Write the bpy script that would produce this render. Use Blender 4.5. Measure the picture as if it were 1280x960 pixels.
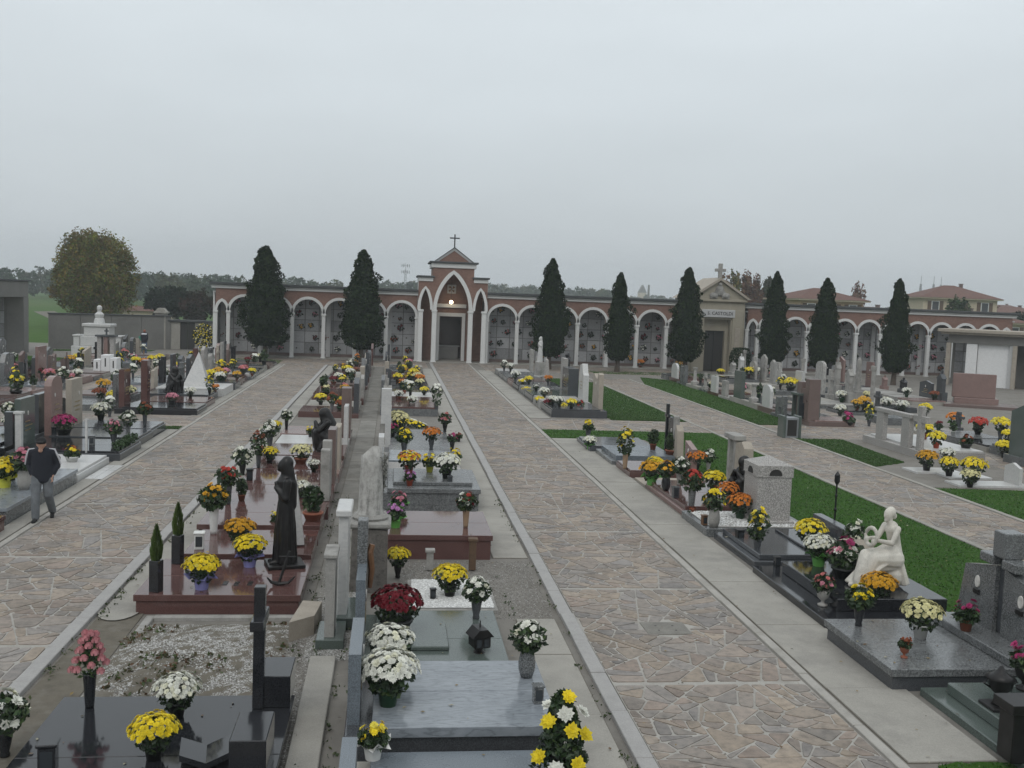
import bpy, math, random
from mathutils import Vector, Matrix
R = random.Random(7)
PI = math.pi
SC = bpy.context.scene
COL = SC.collection
for o in list(bpy.data.objects):
    bpy.data.objects.remove(o)

# ------------------------------------------------------------------ camera
F_PX, CAM_H = 1250.0, 4.8
ROLL, PITCH, YAW = math.radians(2.2), math.radians(4.84), math.radians(6.9)
FW = Vector((math.sin(YAW)*math.cos(PITCH), math.cos(YAW)*math.cos(PITCH), -math.sin(PITCH)))
_r0 = Vector((math.cos(YAW), -math.sin(YAW), 0)); _u0 = _r0.cross(FW)
RT = math.cos(ROLL)*_r0 + math.sin(ROLL)*_u0
UP = -math.sin(ROLL)*_r0 + math.cos(ROLL)*_u0
cam = bpy.data.cameras.new('camera'); camo = bpy.data.objects.new('camera', cam); COL.objects.link(camo)
cam.sensor_width = 36.0; cam.sensor_fit = 'HORIZONTAL'; cam.lens = 36.0*F_PX/1280.0
cam.clip_start = 0.1; cam.clip_end = 6000
M = Matrix((RT, UP, -FW)).transposed().to_4x4(); M.translation = (0, 0, CAM_H)
camo.matrix_world = M
SC.camera = camo

# ------------------------------------------------------------------ sky and sun
w = bpy.data.worlds.new('World'); SC.world = w; w.use_nodes = True
nt = w.node_tree; nt.nodes.clear()
wo = nt.nodes.new('ShaderNodeOutputWorld'); bg = nt.nodes.new('ShaderNodeBackground')
sky = nt.nodes.new('ShaderNodeTexSky'); sky.sky_type = 'NISHITA'; sky.sun_disc = False
SUN_EL, SUN_AZ = math.radians(48), math.radians(200)
sky.sun_elevation = SUN_EL; sky.sun_rotation = SUN_AZ; sky.air_density = 1.5; sky.dust_density = 4.0
tc = nt.nodes.new('ShaderNodeTexCoord'); sep = nt.nodes.new('ShaderNodeSeparateXYZ')
ramp = nt.nodes.new('ShaderNodeValToRGB')          # an overcast deck: brighter towards the zenith
ramp.color_ramp.elements[0].position = 0.0; ramp.color_ramp.elements[0].color = (5.0, 5.45, 5.8, 1)
e = ramp.color_ramp.elements.new(0.25); e.color = (6.7, 7.25, 7.6, 1)
ramp.color_ramp.elements[-1].position = 1.0; ramp.color_ramp.elements[-1].color = (9.4, 9.9, 10.1, 1)
noi = nt.nodes.new('ShaderNodeTexNoise'); noi.inputs['Scale'].default_value = 2.6; noi.inputs['Detail'].default_value = 6
mp = nt.nodes.new('ShaderNodeMapping'); mp.inputs['Scale'].default_value = (1, 1, 3.5)
mr = nt.nodes.new('ShaderNodeMapRange'); mr.inputs[1].default_value = 0.3; mr.inputs[2].default_value = 0.7
mr.inputs[3].default_value = 0.95; mr.inputs[4].default_value = 1.05
mul = nt.nodes.new('ShaderNodeMix'); mul.data_type = 'RGBA'; mul.blend_type = 'MULTIPLY'; mul.inputs[0].default_value = 1
mix = nt.nodes.new('ShaderNodeMix'); mix.data_type = 'RGBA'; mix.inputs[0].default_value = 0.93
L = nt.links.new
L(tc.outputs['Generated'], sep.inputs[0]); L(sep.outputs[2], ramp.inputs[0])
L(tc.outputs['Generated'], mp.inputs[0]); L(mp.outputs[0], noi.inputs['Vector']); L(noi.outputs[0], mr.inputs[0])
L(ramp.outputs[0], mul.inputs[6]); L(mr.outputs[0], mul.inputs[7])
L(sky.outputs[0], mix.inputs[6]); L(mul.outputs[2], mix.inputs[7])
L(mix.outputs[2], bg.inputs[0]); bg.inputs[1].default_value = 0.1
L(bg.outputs[0], wo.inputs[0])
sl = bpy.data.lights.new('sun', 'SUN'); so = bpy.data.objects.new('sun', sl); COL.objects.link(so)
sl.energy = 0.55; sl.angle = math.radians(28); sl.color = (1.0, 0.97, 0.93)
so.rotation_euler = (PI/2 - SUN_EL, 0, -SUN_AZ + PI)
vs = SC.view_settings
vs.view_transform = 'Standard'; vs.look = 'None'; vs.gamma = 1.0; vs.exposure = 0.16; vs.use_curve_mapping = False

# ------------------------------------------------------------------ pixel helpers (photograph is 1280 x 960)
def P(px, py, z=0.0):
    d = FW + RT*((px-640)/F_PX) - UP*((py-480)/F_PX)
    t = (z-CAM_H)/d.z
    return Vector((0, 0, CAM_H)) + d*t
def PY(px, y):                                     # x of a pixel column at ground distance y
    d = FW + RT*((px-640)/F_PX) - UP*((440-480)/F_PX)
    return d.x/d.y*y
def ZY(px, py, y):                                 # height of a pixel at distance y
    d = FW + RT*((px-640)/F_PX) - UP*((py-480)/F_PX)
    return CAM_H + d.z/d.y*y
def PROJ(p):
    v = Vector(p) - Vector((0, 0, CAM_H)); d = v.dot(FW)
    return 640+F_PX*v.dot(RT)/d, 480-F_PX*v.dot(UP)/d

# ------------------------------------------------------------------ mesh builder
class MB:
    def __init__(s): s.v = []; s.f = []; s.c = []; s.smooth = False
    def col(s, c, n): s.c += [c]*n
    def face(s, pts, c=None):
        b = len(s.v); s.v += [tuple(p) for p in pts]; s.f.append(tuple(range(b, b+len(pts))))
        if c: s.col(c, len(pts))
    def convex(s, vs, fs):
        b = len(s.v); s.v += [tuple(p) for p in vs]
        ctr = sum((Vector(p) for p in vs), Vector())/len(vs)
        for f in fs:
            a = [Vector(vs[i]) for i in f]; n = (a[1]-a[0]).cross(a[2]-a[1])
            m = sum(a, Vector())/len(a)
            f = f if n.dot(m-ctr) >= 0 else tuple(reversed(f))
            s.f.append(tuple(b+i for i in f))
        return s
    def box(s, x0, x1, y0, y1, z0, z1, ch=0.0):
        lo = (x0, y0, z0); hi = (x1, y1, z1)
        if ch <= 0:
            vs = [(x, y, z) for x in (x0, x1) for y in (y0, y1) for z in (z0, z1)]
            return s.convex(vs, [(0,1,3,2),(4,5,7,6),(0,1,5,4),(2,3,7,6),(0,2,6,4),(1,3,7,5)])
        vs = []; idx = {}
        for sx in (0, 1):
            for sy in (0, 1):
                for sz in (0, 1):
                    for a in range(3):
                        sg = (sx, sy, sz); p = []
                        for k in range(3):
                            q = hi[k] if sg[k] else lo[k]
                            if k != a: q += -ch if sg[k] else ch
                            p.append(q)
                        idx[(sg, a)] = len(vs); vs.append(tuple(p))
        fs = []
        for a in range(3):
            for sg in (0, 1):
                o = [k for k in range(3) if k != a]; f = []
                for u, v in ((0,0),(1,0),(1,1),(0,1)):
                    t = [0,0,0]; t[a] = sg; t[o[0]] = u; t[o[1]] = v; f.append(idx[(tuple(t), a)])
                fs.append(tuple(f))
        for a in range(3):
            for b in range(a+1, 3):
                k = 3-a-b
                for sa in (0, 1):
                    for sb in (0, 1):
                        t0 = [0,0,0]; t0[a] = sa; t0[b] = sb; t1 = list(t0); t1[k] = 1
                        t0 = tuple(t0); t1 = tuple(t1)
                        fs.append((idx[(t0,a)], idx[(t1,a)], idx[(t1,b)], idx[(t0,b)]))
        for sx in (0, 1):
            for sy in (0, 1):
                for sz in (0, 1):
                    fs.append(tuple(idx[((sx,sy,sz), a)] for a in range(3)))
        return s.convex(vs, fs)
    def prism(s, poly, axis, a0, a1):              # poly in the other two axes (cyclic order), extruded along axis
        def mk(p, q):
            if axis == 0: return (q, p[0], p[1])
            if axis == 1: return (p[0], q, p[1])
            return (p[0], p[1], q)
        n = len(poly); ar = sum(poly[i][0]*poly[(i+1)%n][1]-poly[(i+1)%n][0]*poly[i][1] for i in range(n))
        if ar < 0: poly = poly[::-1]
        b = len(s.v); s.v += [mk(p, a0) for p in poly]+[mk(p, a1) for p in poly]
        fl = axis == 1
        def add(f): s.f.append(tuple(reversed(f)) if fl else f)
        add(tuple(b+i for i in reversed(range(n)))); add(tuple(b+n+i for i in range(n)))
        for i in range(n):
            j = (i+1) % n; add((b+i, b+j, b+n+j, b+n+i))
        return s
    def lathe(s, prof, n=12, c=(0, 0, 0), sx=1.0, sy=1.0, cap=True):
        b = len(s.v); k = len(prof)
        for r, z in prof:
            for i in range(n):
                a = 2*PI*i/n; s.v.append((c[0]+r*sx*math.cos(a), c[1]+r*sy*math.sin(a), c[2]+z))
        for j in range(k-1):
            for i in range(n):
                i2 = (i+1) % n
                s.f.append((b+j*n+i, b+j*n+i2, b+(j+1)*n+i2, b+(j+1)*n+i))
        if cap:
            s.f.append(tuple(b+i for i in reversed(range(n)))); s.f.append(tuple(b+(k-1)*n+i for i in range(n)))
        return s
    def tube(s, pts, rad, n=6):
        pts = [Vector(p) for p in pts]; rad = rad if isinstance(rad, (list, tuple)) else [rad]*len(pts)
        b = len(s.v)
        for i, p in enumerate(pts):
            t = (pts[min(i+1, len(pts)-1)]-pts[max(i-1, 0)]).normalized()
            u = t.cross(Vector((0, 0, 1)) if abs(t.z) < 0.95 else Vector((1, 0, 0))).normalized(); q = t.cross(u)
            for k in range(n):
                a = 2*PI*k/n; s.v.append(tuple(p+(u*math.cos(a)+q*math.sin(a))*rad[i]))
        for i in range(len(pts)-1):
            for k in range(n):
                k2 = (k+1) % n; s.f.append((b+i*n+k2, b+i*n+k, b+(i+1)*n+k, b+(i+1)*n+k2))
        s.f.append(tuple(b+k for k in range(n))); s.f.append(tuple(b+(len(pts)-1)*n+k for k in reversed(range(n))))
        return s
    def ball(s, c, r, n=8, m=6, sc=(1, 1, 1)):
        prof = [(r*math.sin(PI*j/m), -r*math.cos(PI*j/m)*sc[2]) for j in range(m+1)]
        prof[0] = (r*0.03, prof[0][1]); prof[-1] = (r*0.03, prof[-1][1])
        return s.lathe(prof, n, c, sc[0], sc[1])
    def mesh(s, name):
        me = bpy.data.meshes.new(name); me.from_pydata(s.v, [], s.f)
        if s.c and len(s.c) == len(s.v):
            at = me.color_attributes.new('Col', 'FLOAT_COLOR', 'POINT')
            at.data.foreach_set('color', [x for c in s.c for x in (c[0], c[1], c[2], 1.0)])
        if s.smooth: me.polygons.foreach_set('use_smooth', [True]*len(me.polygons))
        me.update(); return me

def obj(name, mb, mat=None, parent=None, loc=None, rot=None, own=False):
    me = mb.mesh(name) if isinstance(mb, MB) else mb
    o = bpy.data.objects.new(name, me); COL.objects.link(o)
    if mat:
        if len(me.materials) == 0: me.materials.append(mat)
        if own or me.materials[0] != mat:
            o.material_slots[0].link = 'OBJECT'; o.material_slots[0].material = mat
    if parent: o.parent = parent
    if loc is not None: o.location = loc
    if rot is not None: o.rotation_euler = rot
    return o
THINGS = []
def tag(o, label, cat, group=None, row=None):
    o['label'] = label; o['category'] = cat
    if group: o['group'] = group
    THINGS.append((o, row)); return o
def thing(name, label, cat, loc=(0, 0, 0), rz=0.0, group=None, row=None):
    o = bpy.data.objects.new(name, None); COL.objects.link(o); o.empty_display_size = 0.1
    o.location = loc; o.rotation_euler = (0, 0, rz)
    return tag(o, label, cat, group, row)
def struct(name, mb, mat): o = obj(name, mb, mat); o['kind'] = 'structure'; return o

# ------------------------------------------------------------------ materials
def newmat(name):
    m = bpy.data.materials.new(name); m.use_nodes = True
    return m, m.node_tree, m.node_tree.nodes['Principled BSDF']
def coords(t, scale=1.0, kind='Object'):
    a = t.nodes.new('ShaderNodeNewGeometry'); kind = 'Position'; b = t.nodes.new('ShaderNodeMapping')
    b.inputs['Scale'].default_value = scale if isinstance(scale, tuple) else (scale,)*3
    t.links.new(a.outputs[kind], b.inputs[0]); return b.outputs[0]
def noise(t, vec, scale, detail=4, rough=0.6):
    n = t.nodes.new('ShaderNodeTexNoise'); n.inputs['Scale'].default_value = scale
    n.inputs['Detail'].default_value = detail; n.inputs['Roughness'].default_value = rough
    t.links.new(vec, n.inputs['Vector']); return n.outputs[0]
def cramp(t, fac, stops):
    r = t.nodes.new('ShaderNodeValToRGB'); el = r.color_ramp.elements
    while len(el) < len(stops): el.new(0.5)
    for e_, (p, c) in zip(el, stops): e_.position = p; e_.color = (c[0], c[1], c[2], 1)
    t.links.new(fac, r.inputs[0]); return r.outputs[0]
def mixc(t, fac, a, b, mode='MIX'):
    m = t.nodes.new('ShaderNodeMix'); m.data_type = 'RGBA'; m.blend_type = mode
    for s_, q in ((0, fac), (6, a), (7, b)):
        if hasattr(q, 'links'): t.links.new(q, m.inputs[s_])
        else: m.inputs[s_].default_value = q if s_ == 0 else (q[0], q[1], q[2], 1)
    return m.outputs[2]
def bump(t, b, h, strength=0.3, dist=0.02):
    n = t.nodes.new('ShaderNodeBump'); n.inputs['Strength'].default_value = strength; n.inputs['Distance'].default_value = dist
    t.links.new(h, n.inputs['Height']); t.links.new(n.outputs[0], b.inputs['Normal'])
def scl(c, k): return tuple(x*k for x in c)
MAT = {}
def granite(name, c, speck=0.35, rough=0.12, size=90.0, stain=0.25):
    m, t, b = newmat(name); v = coords(t)
    n1 = noise(t, v, size, 2, 0.7); n2 = noise(t, v, 2.3, 5)
    a = cramp(t, n1, [(0.36, scl(c, 1-speck)), (0.5, c), (0.64, scl(c, 1+speck*1.3))])
    a = mixc(t, stain, a, cramp(t, n2, [(0.3, scl(c, 0.55)), (0.7, scl(c, 1.2))]))
    t.links.new(a, b.inputs['Base Color'])
    rr = t.nodes.new('ShaderNodeMapRange'); t.links.new(n2, rr.inputs[0])
    rr.inputs[3].default_value = rough*0.7; rr.inputs[4].default_value = rough*1.9
    t.links.new(rr.outputs[0], b.inputs['Roughness']); MAT[name] = m; return m
def marble(name, c, vein, rough=0.2, scale=(1.2, 5.0, 5.0)):
    m, t, b = newmat(name); v = coords(t, scale)
    wv = t.nodes.new('ShaderNodeTexWave'); wv.wave_type = 'BANDS'; wv.bands_direction = 'Y'
    wv.inputs['Scale'].default_value = 0.9; wv.inputs['Distortion'].default_value = 26; wv.inputs['Detail'].default_value = 8
    wv.inputs['Detail Scale'].default_value = 1.4
    t.links.new(v, wv.inputs['Vector'])
    n2 = noise(t, coords(t), 3.0, 8, 0.7)
    a = cramp(t, wv.outputs[0], [(0.0, vein), (0.35, c), (1.0, scl(c, 1.08))])
    a = mixc(t, 0.6, a, cramp(t, n2, [(0.3, vein), (0.65, c)]))
    t.links.new(a, b.inputs['Base Color']); b.inputs['Roughness'].default_value = rough; MAT[name] = m; return m
def rough_stone(name, c, var=0.35, scale=3.0, rough=0.85, bs=0.4, dirt=None, fine=60.0):
    m, t, b = newmat(name); v = coords(t)
    n1 = noise(t, v, scale, 8, 0.65); n2 = noise(t, v, fine, 3, 0.7)
    a = cramp(t, n1, [(0.28, scl(c, 1-var)), (0.5, c), (0.74, scl(c, 1+var*0.7))])
    if dirt:
        n3 = noise(t, v, scale*0.45, 6, 0.7)
        a = mixc(t, cramp(t, n3, [(0.5, (0, 0, 0)), (0.66, (1, 1, 1))]), a, dirt)
    a = mixc(t, 0.35, a, cramp(t, n2, [(0.3, scl(c, 0.6)), (0.7, scl(c, 1.3))]))
    t.links.new(a, b.inputs['Base Color']); b.inputs['Roughness'].default_value = rough
    bump(t, b, n2, bs, 0.01); MAT[name] = m; return m
def plain(name, c, rough=0.5, metal=0.0, var=0.12):
    m, t, b = newmat(name); v = coords(t)
    a = cramp(t, noise(t, v, 7.0, 5), [(0.3, scl(c, 1-var)), (0.7, scl(c, 1+var))])
    t.links.new(a, b.inputs['Base Color']); b.inputs['Roughness'].default_value = rough; b.inputs['Metallic'].default_value = metal
    MAT[name] = m; return m
def vcol(name, rough=0.6, trans=0.0, fine=0.0, spec=0.3):
    m, t, b = newmat(name)
    a = t.nodes.new('ShaderNodeVertexColor'); a.layer_name = 'Col'; c = a.outputs[0]
    if fine:
        n = noise(t, coords(t), 9.0, 6, 0.7)
        c = mixc(t, fine, c, cramp(t, n, [(0.3, (0.5, 0.5, 0.5)), (0.5, (1, 1, 1)), (0.72, (1.35, 1.3, 1.25))]), 'MULTIPLY')
        c = mixc(t, 0.8, c, cramp(t, noise(t, coords(t), 0.55, 7, 0.65), [(0.32, (0.68, 0.67, 0.65)), (0.5, (1, 1, 1)), (0.7, (1.12, 1.1, 1.07))]), 'MULTIPLY')
        bump(t, b, noise(t, coords(t), 25.0, 5), 0.35, 0.01)
    t.links.new(c, b.inputs['Base Color']); b.inputs['Roughness'].default_value = rough
    b.inputs['Specular IOR Level'].default_value = spec
    if trans:
        tr = t.nodes.new('ShaderNodeBsdfTranslucent'); t.links.new(c, tr.inputs[0])
        mx = t.nodes.new('ShaderNodeMixShader'); mx.inputs[0].default_value = trans
        out = t.nodes['Material Output']
        t.links.new(b.outputs[0], mx.inputs[1]); t.links.new(tr.outputs[0], mx.inputs[2]); t.links.new(mx.outputs[0], out.inputs[0])
    MAT[name] = m; return m
granite('red_granite', (0.105, 0.055, 0.050), 0.3, 0.07)
granite('rose_granite', (0.22, 0.145, 0.13), 0.3, 0.18)
granite('black_granite', (0.018, 0.019, 0.022), 0.4, 0.07, stain=0.1)
granite('dark_granite', (0.06, 0.064, 0.07), 0.4, 0.12)
granite('green_granite', (0.085, 0.105, 0.095), 0.35, 0.13)
granite('grey_granite', (0.125, 0.13, 0.132), 0.75, 0.2, 55, 0.35)
granite('blue_granite', (0.13, 0.15, 0.17), 0.4, 0.22)
granite('pale_granite', (0.31, 0.295, 0.28), 0.6, 0.45, 55)
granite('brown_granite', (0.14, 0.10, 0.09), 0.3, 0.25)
marble('grey_marble', (0.25, 0.272, 0.295), (0.115, 0.13, 0.147), 0.15)
marble('white_marble', (0.52, 0.515, 0.50), (0.42, 0.42, 0.42), 0.3, (2, 3, 3))
rough_stone('statue_marble', (0.58, 0.55, 0.49), 0.18, 5.0, 0.6, 0.15, (0.34, 0.32, 0.28))
rough_stone('old_marble', (0.30, 0.29, 0.272), 0.4, 4.0, 0.85, 0.3, (0.12, 0.115, 0.105))
m, t, b = newmat('stained_marble'); v = coords(t, (7, 7, 1.2)); n1 = noise(t, v, 1.4, 9, 0.75); n2 = noise(t, coords(t), 9, 6, 0.7)
a = cramp(t, n1, [(0.36, (0.10, 0.097, 0.09)), (0.5, (0.36, 0.35, 0.33)), (0.66, (0.46, 0.45, 0.43))]); a = mixc(t, 0.45, a, cramp(t, n2, [(0.35, (0.12, 0.118, 0.11)), (0.6, (0.45, 0.44, 0.42))]))
t.links.new(a, b.inputs['Base Color']); b.inputs['Roughness'].default_value = 0.85; bump(t, b, n2, 0.4, 0.01); MAT['stained_marble'] = m
rough_stone('pudding_stone', (0.115, 0.105, 0.095), 0.75, 14.0, 0.95, 1.0, fine=40)
rough_stone('travertine', (0.34, 0.30, 0.25), 0.25, 4.0, 0.8, 0.3)
rough_stone('concrete', (0.30, 0.285, 0.255), 0.3, 1.3, 0.9, 0.3, (0.20, 0.19, 0.175))
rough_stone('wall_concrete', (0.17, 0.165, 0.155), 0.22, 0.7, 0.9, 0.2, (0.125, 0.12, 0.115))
rough_stone('kerb', (0.315, 0.305, 0.295), 0.2, 5.0, 0.75, 0.2)
rough_stone('stained_concrete', (0.20, 0.19, 0.17), 0.4, 1.8, 0.92, 0.4, (0.085, 0.078, 0.065))
rough_stone('ground', (0.19, 0.177, 0.158), 0.3, 2.2, 0.95, 0.7, (0.125, 0.11, 0.09), fine=120)
rough_stone('mortar', (0.345, 0.328, 0.30), 0.25, 2.5, 0.95, 0.3, (0.235, 0.22, 0.195))
rough_stone('plaster_white', (0.62, 0.62, 0.61), 0.06, 1.2, 0.8, 0.05)
rough_stone('plaster_grey', (0.46, 0.46, 0.46), 0.1, 1.2, 0.85, 0.05)
rough_stone('beige_stone', (0.32, 0.29, 0.23), 0.2, 1.2, 0.9, 0.2)
rough_stone('soil', (0.13, 0.115, 0.09), 0.4, 5.0, 1.0, 0.9, (0.19, 0.175, 0.15), fine=90)
rough_stone('roof_edge', (0.055, 0.06, 0.062), 0.2, 1.5, 0.7, 0.1)
rough_stone('bark', (0.09, 0.07, 0.055), 0.4, 8.0, 1.0, 0.8)
rough_stone('wood', (0.10, 0.06, 0.035), 0.35, 8.0, 0.8, 0.4)
plain('bronze', (0.018, 0.017, 0.017), 0.38, 0.5, 0.4)
plain('dark_metal', (0.02, 0.02, 0.022), 0.4, 0.6)
plain('rust_bronze', (0.16, 0.08, 0.04), 0.5, 0.3, 0.4)
plain('pot_black', (0.012, 0.013, 0.013), 0.45)
plain('pot_green', (0.02, 0.07, 0.03), 0.45)
plain('terracotta', (0.24, 0.08, 0.045), 0.8)
plain('pot_white', (0.62, 0.62, 0.60), 0.5)
plain('foil_blue', (0.20, 0.20, 0.42), 0.35)
plain('foil_green', (0.10, 0.30, 0.06), 0.4)
plain('foil_yellow', (0.55, 0.55, 0.06), 0.4)
plain('foil_red', (0.45, 0.08, 0.04), 0.4)
plain('vase_tan', (0.28, 0.19, 0.12), 0.5)
plain('paint_white', (0.70, 0.70, 0.70), 0.5, var=0.05)
plain('paint_grey', (0.20, 0.21, 0.22), 0.5)
plain('enamel', (0.55, 0.53, 0.50), 0.3, var=0.35)
plain('gold', (0.35, 0.26, 0.12), 0.4, 0.8)
plain('skin', (0.45, 0.26, 0.19), 0.55)
plain('cloth_navy', (0.012, 0.014, 0.022), 0.9)
plain('cloth_grey', (0.13, 0.14, 0.15), 0.95, var=0.25)
plain('cloth_white', (0.55, 0.55, 0.58), 0.9)
plain('cloth_blue', (0.07, 0.11, 0.19), 0.95)
plain('cloth_green', (0.05, 0.18, 0.13), 0.9)
plain('hair_red', (0.22, 0.08, 0.05), 0.7)
plain('black_cloth', (0.008, 0.008, 0.009), 0.9)
plain('dark_inside', (0.02, 0.018, 0.017), 0.8)
plain('door_dark', (0.025, 0.024, 0.023), 0.5)
plain('stucco_orange', (0.42, 0.30, 0.20), 0.9)
plain('stucco_cream', (0.48, 0.41, 0.31), 0.9)
vcol('petal', 0.65, 0.15); vcol('leaf', 0.5, 0.12, spec=0.4); vcol('far_leaf', 0.9, 0.0, spec=0.05)
vcol('paving', 0.62, fine=0.75, spec=0.35); vcol('pebble', 0.8)
m, t, b = newmat('brick'); v = coords(t)                       # far too fine to pick apart: courses in the material
bt = t.nodes.new('ShaderNodeTexBrick'); bt.inputs['Scale'].default_value = 4.0
bt.inputs['Color1'].default_value = (0.165, 0.088, 0.068, 1); bt.inputs['Color2'].default_value = (0.25, 0.15, 0.118, 1)
bt.inputs['Mortar'].default_value = (0.30, 0.24, 0.20, 1); bt.inputs['Mortar Size'].default_value = 0.012
rt_ = t.nodes.new('ShaderNodeMapping'); rt_.inputs['Rotation'].default_value = (PI/2, 0, 0)
t.links.new(v, rt_.inputs[0]); t.links.new(rt_.outputs[0], bt.inputs['Vector'])
a = mixc(t, 0.5, bt.outputs[0], cramp(t, noise(t, v, 1.5, 6), [(0.3, (0.13, 0.07, 0.056)), (0.7, (0.23, 0.13, 0.10))]))
t.links.new(a, b.inputs['Base Color']); b.inputs['Roughness'].default_value = 0.9; MAT['brick'] = m
m, t, b = newmat('roof_tile'); v = coords(t)
wv = t.nodes.new('ShaderNodeTexWave'); wv.inputs['Scale'].default_value = 1.6; wv.inputs['Distortion'].default_value = 0.5
t.links.new(v, wv.inputs['Vector'])
a = mixc(t, 0.4, cramp(t, noise(t, v, 1.2, 8, 0.7), [(0.3, (0.09, 0.046, 0.038)), (0.7, (0.165, 0.085, 0.065))]), cramp(t, wv.outputs[0], [(0, (0.08, 0.045, 0.038)), (1, (0.17, 0.09, 0.068))]))
t.links.new(a, b.inputs['Base Color']); b.inputs['Roughness'].default_value = 0.95; MAT['roof_tile'] = m
m, t, b = newmat('lawn'); v = coords(t)
a = cramp(t, noise(t, v, 0.8, 8, 0.7), [(0.28, (0.02, 0.062, 0.009)), (0.5, (0.034, 0.092, 0.013)), (0.72, (0.058, 0.115, 0.024))])
a = mixc(t, 0.5, a, cramp(t, noise(t, v, 45, 4, 0.8), [(0.3, (0.02, 0.06, 0.008)), (0.7, (0.06, 0.135, 0.022))]))
t.links.new(a, b.inputs['Base Color']); b.inputs['Roughness'].default_value = 1.0; b.inputs['Specular IOR Level'].default_value = 0.1
bump(t, b, noise(t, v, 90, 3), 0.8, 0.03); MAT['lawn'] = m
m, t, b = newmat('field'); v = coords(t)
a = cramp(t, noise(t, v, 0.012, 6, 0.6), [(0.35, (0.045, 0.10, 0.02)), (0.5, (0.06, 0.115, 0.03)), (0.62, (0.12, 0.12, 0.06))])
a = mixc(t, 0.35, a, cramp(t, noise(t, v, 0.5, 8, 0.7), [(0.3, (0.025, 0.06, 0.012)), (0.7, (0.10, 0.15, 0.05))]))
t.links.new(a, b.inputs['Base Color']); b.inputs['Roughness'].default_value = 1.0; b.inputs['Specular IOR Level'].default_value = 0.05; MAT['field'] = m
m, t, b = newmat('lamp_glow'); b.inputs['Emission Color'].default_value = (1, 0.82, 0.55, 1); b.inputs['Emission Strength'].default_value = 14; MAT['lamp_glow'] = m
m, t, b = newmat('window_glass'); b.inputs['Base Color'].default_value = (0.03, 0.035, 0.04, 1); b.inputs['Roughness'].default_value = 0.1; MAT['window_glass'] = m

# ================================================================== THE SETTING
MY0, MY1 = 4.0, 73.0
def sheet(x0, x1, y0, y1, z): return MB().box(x0, x1, y0, y1, z-0.05, z)
g = MB(); n = 24
xs = [-3000, -1200, -500, -200, -60, 0, 60, 200, 500, 1200, 3000]; ys = [-200, 0, 90, 200, 400, 800, 1600, 4500]
for i in range(len(xs)-1):
    for j in range(len(ys)-1):
        g.face([(xs[i], ys[j], -0.08), (xs[i+1], ys[j], -0.08), (xs[i+1], ys[j+1], -0.08), (xs[i], ys[j+1], -0.08)])
struct('ground', g, MAT['field'])
struct('cemetery_ground', sheet(-42, 62, -12, 82, 0.0), MAT['ground'])

# crazy paving: cut each jittered cell by its neighbours' bisectors, shrink it for the joint
def clip(poly, px, py, nx, ny):
    out = []; k = len(poly)
    for i in range(k):
        a = poly[i]; b_ = poly[(i+1) % k]
        da = (a[0]-px)*nx+(a[1]-py)*ny; db = (b_[0]-px)*nx+(b_[1]-py)*ny
        if da <= 0: out.append(a)
        if (da < 0) != (db < 0) and da != db:
            q = da/(da-db); out.append((a[0]+(b_[0]-a[0])*q, a[1]+(b_[1]-a[1])*q))
    return out
STONE_COLS = [(0.205, 0.182, 0.163), (0.235, 0.193, 0.155), (0.185, 0.175, 0.168), (0.26, 0.21, 0.16), (0.215, 0.18, 0.155), (0.195, 0.18, 0.165), (0.245, 0.205, 0.165), (0.225, 0.175, 0.145), (0.175, 0.17, 0.17)]
def stones(x0, x1, y0, y1, cell, gap, seed, holes=()):
    """shards: cut the panel by random lines again and again, then shrink each piece by the joint"""
    rr = random.Random(seed); res = []
    st = []; y = y0
    while y < y1-0.01:
        y2 = min(y1, y+(x1-x0)*0.8)
        if y1-y2 < 0.5: y2 = y1
        st.append([(x0, y), (x1, y), (x1, y2), (x0, y2)]); y = y2
    while st:
        poly = st.pop(); n = len(poly)
        ar = abs(sum(poly[k][0]*poly[(k+1)%n][1]-poly[(k+1)%n][0]*poly[k][1] for k in range(n)))/2
        cx = sum(p[0] for p in poly)/n; cy = sum(p[1] for p in poly)/n
        if ar > cell*cell*rr.choice((0.5, 0.8, 1.2, 1.9)):
            far = max(poly, key=lambda p: (p[0]-cx)**2+(p[1]-cy)**2)
            a_ = math.atan2(far[1]-cy, far[0]-cx)+rr.gauss(0, 0.45)      # cut across the long way
            nx, ny = math.cos(a_), math.sin(a_); d = rr.gauss(0, 0.12)*math.sqrt(ar)
            px, py = cx+nx*d, cy+ny*d
            for s_ in (1, -1):
                q = clip(poly, px, py, nx*s_, ny*s_)
                if len(q) >= 3: st.append(q)
            continue
        out = poly; sg = 1 if sum(poly[k][0]*poly[(k+1)%n][1]-poly[(k+1)%n][0]*poly[k][1] for k in range(n)) > 0 else -1
        gp = gap*rr.uniform(0.75, 1.5)
        for k in range(n):
            p, q = poly[k], poly[(k+1) % n]; ex, ey = q[0]-p[0], q[1]-p[1]; l = math.hypot(ex, ey)
            if l < 1e-5: continue
            nx, ny = ey/l*sg, -ex/l*sg
            out = clip(out, p[0]-nx*gp, p[1]-ny*gp, nx, ny)
            if len(out) < 3: break
        if len(out) < 3: continue
        n = len(out); ar = abs(sum(out[k][0]*out[(k+1)%n][1]-out[(k+1)%n][0]*out[k][1] for k in range(n)))/2
        if ar < 0.004: continue
        m_ = (sum(a[0] for a in out)/n, sum(a[1] for a in out)/n)
        if any(h[0] < m_[0] < h[1] and h[2] < m_[1] < h[3] for h in holes): continue
        res.append((out, m_, ar))
    return res
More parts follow.
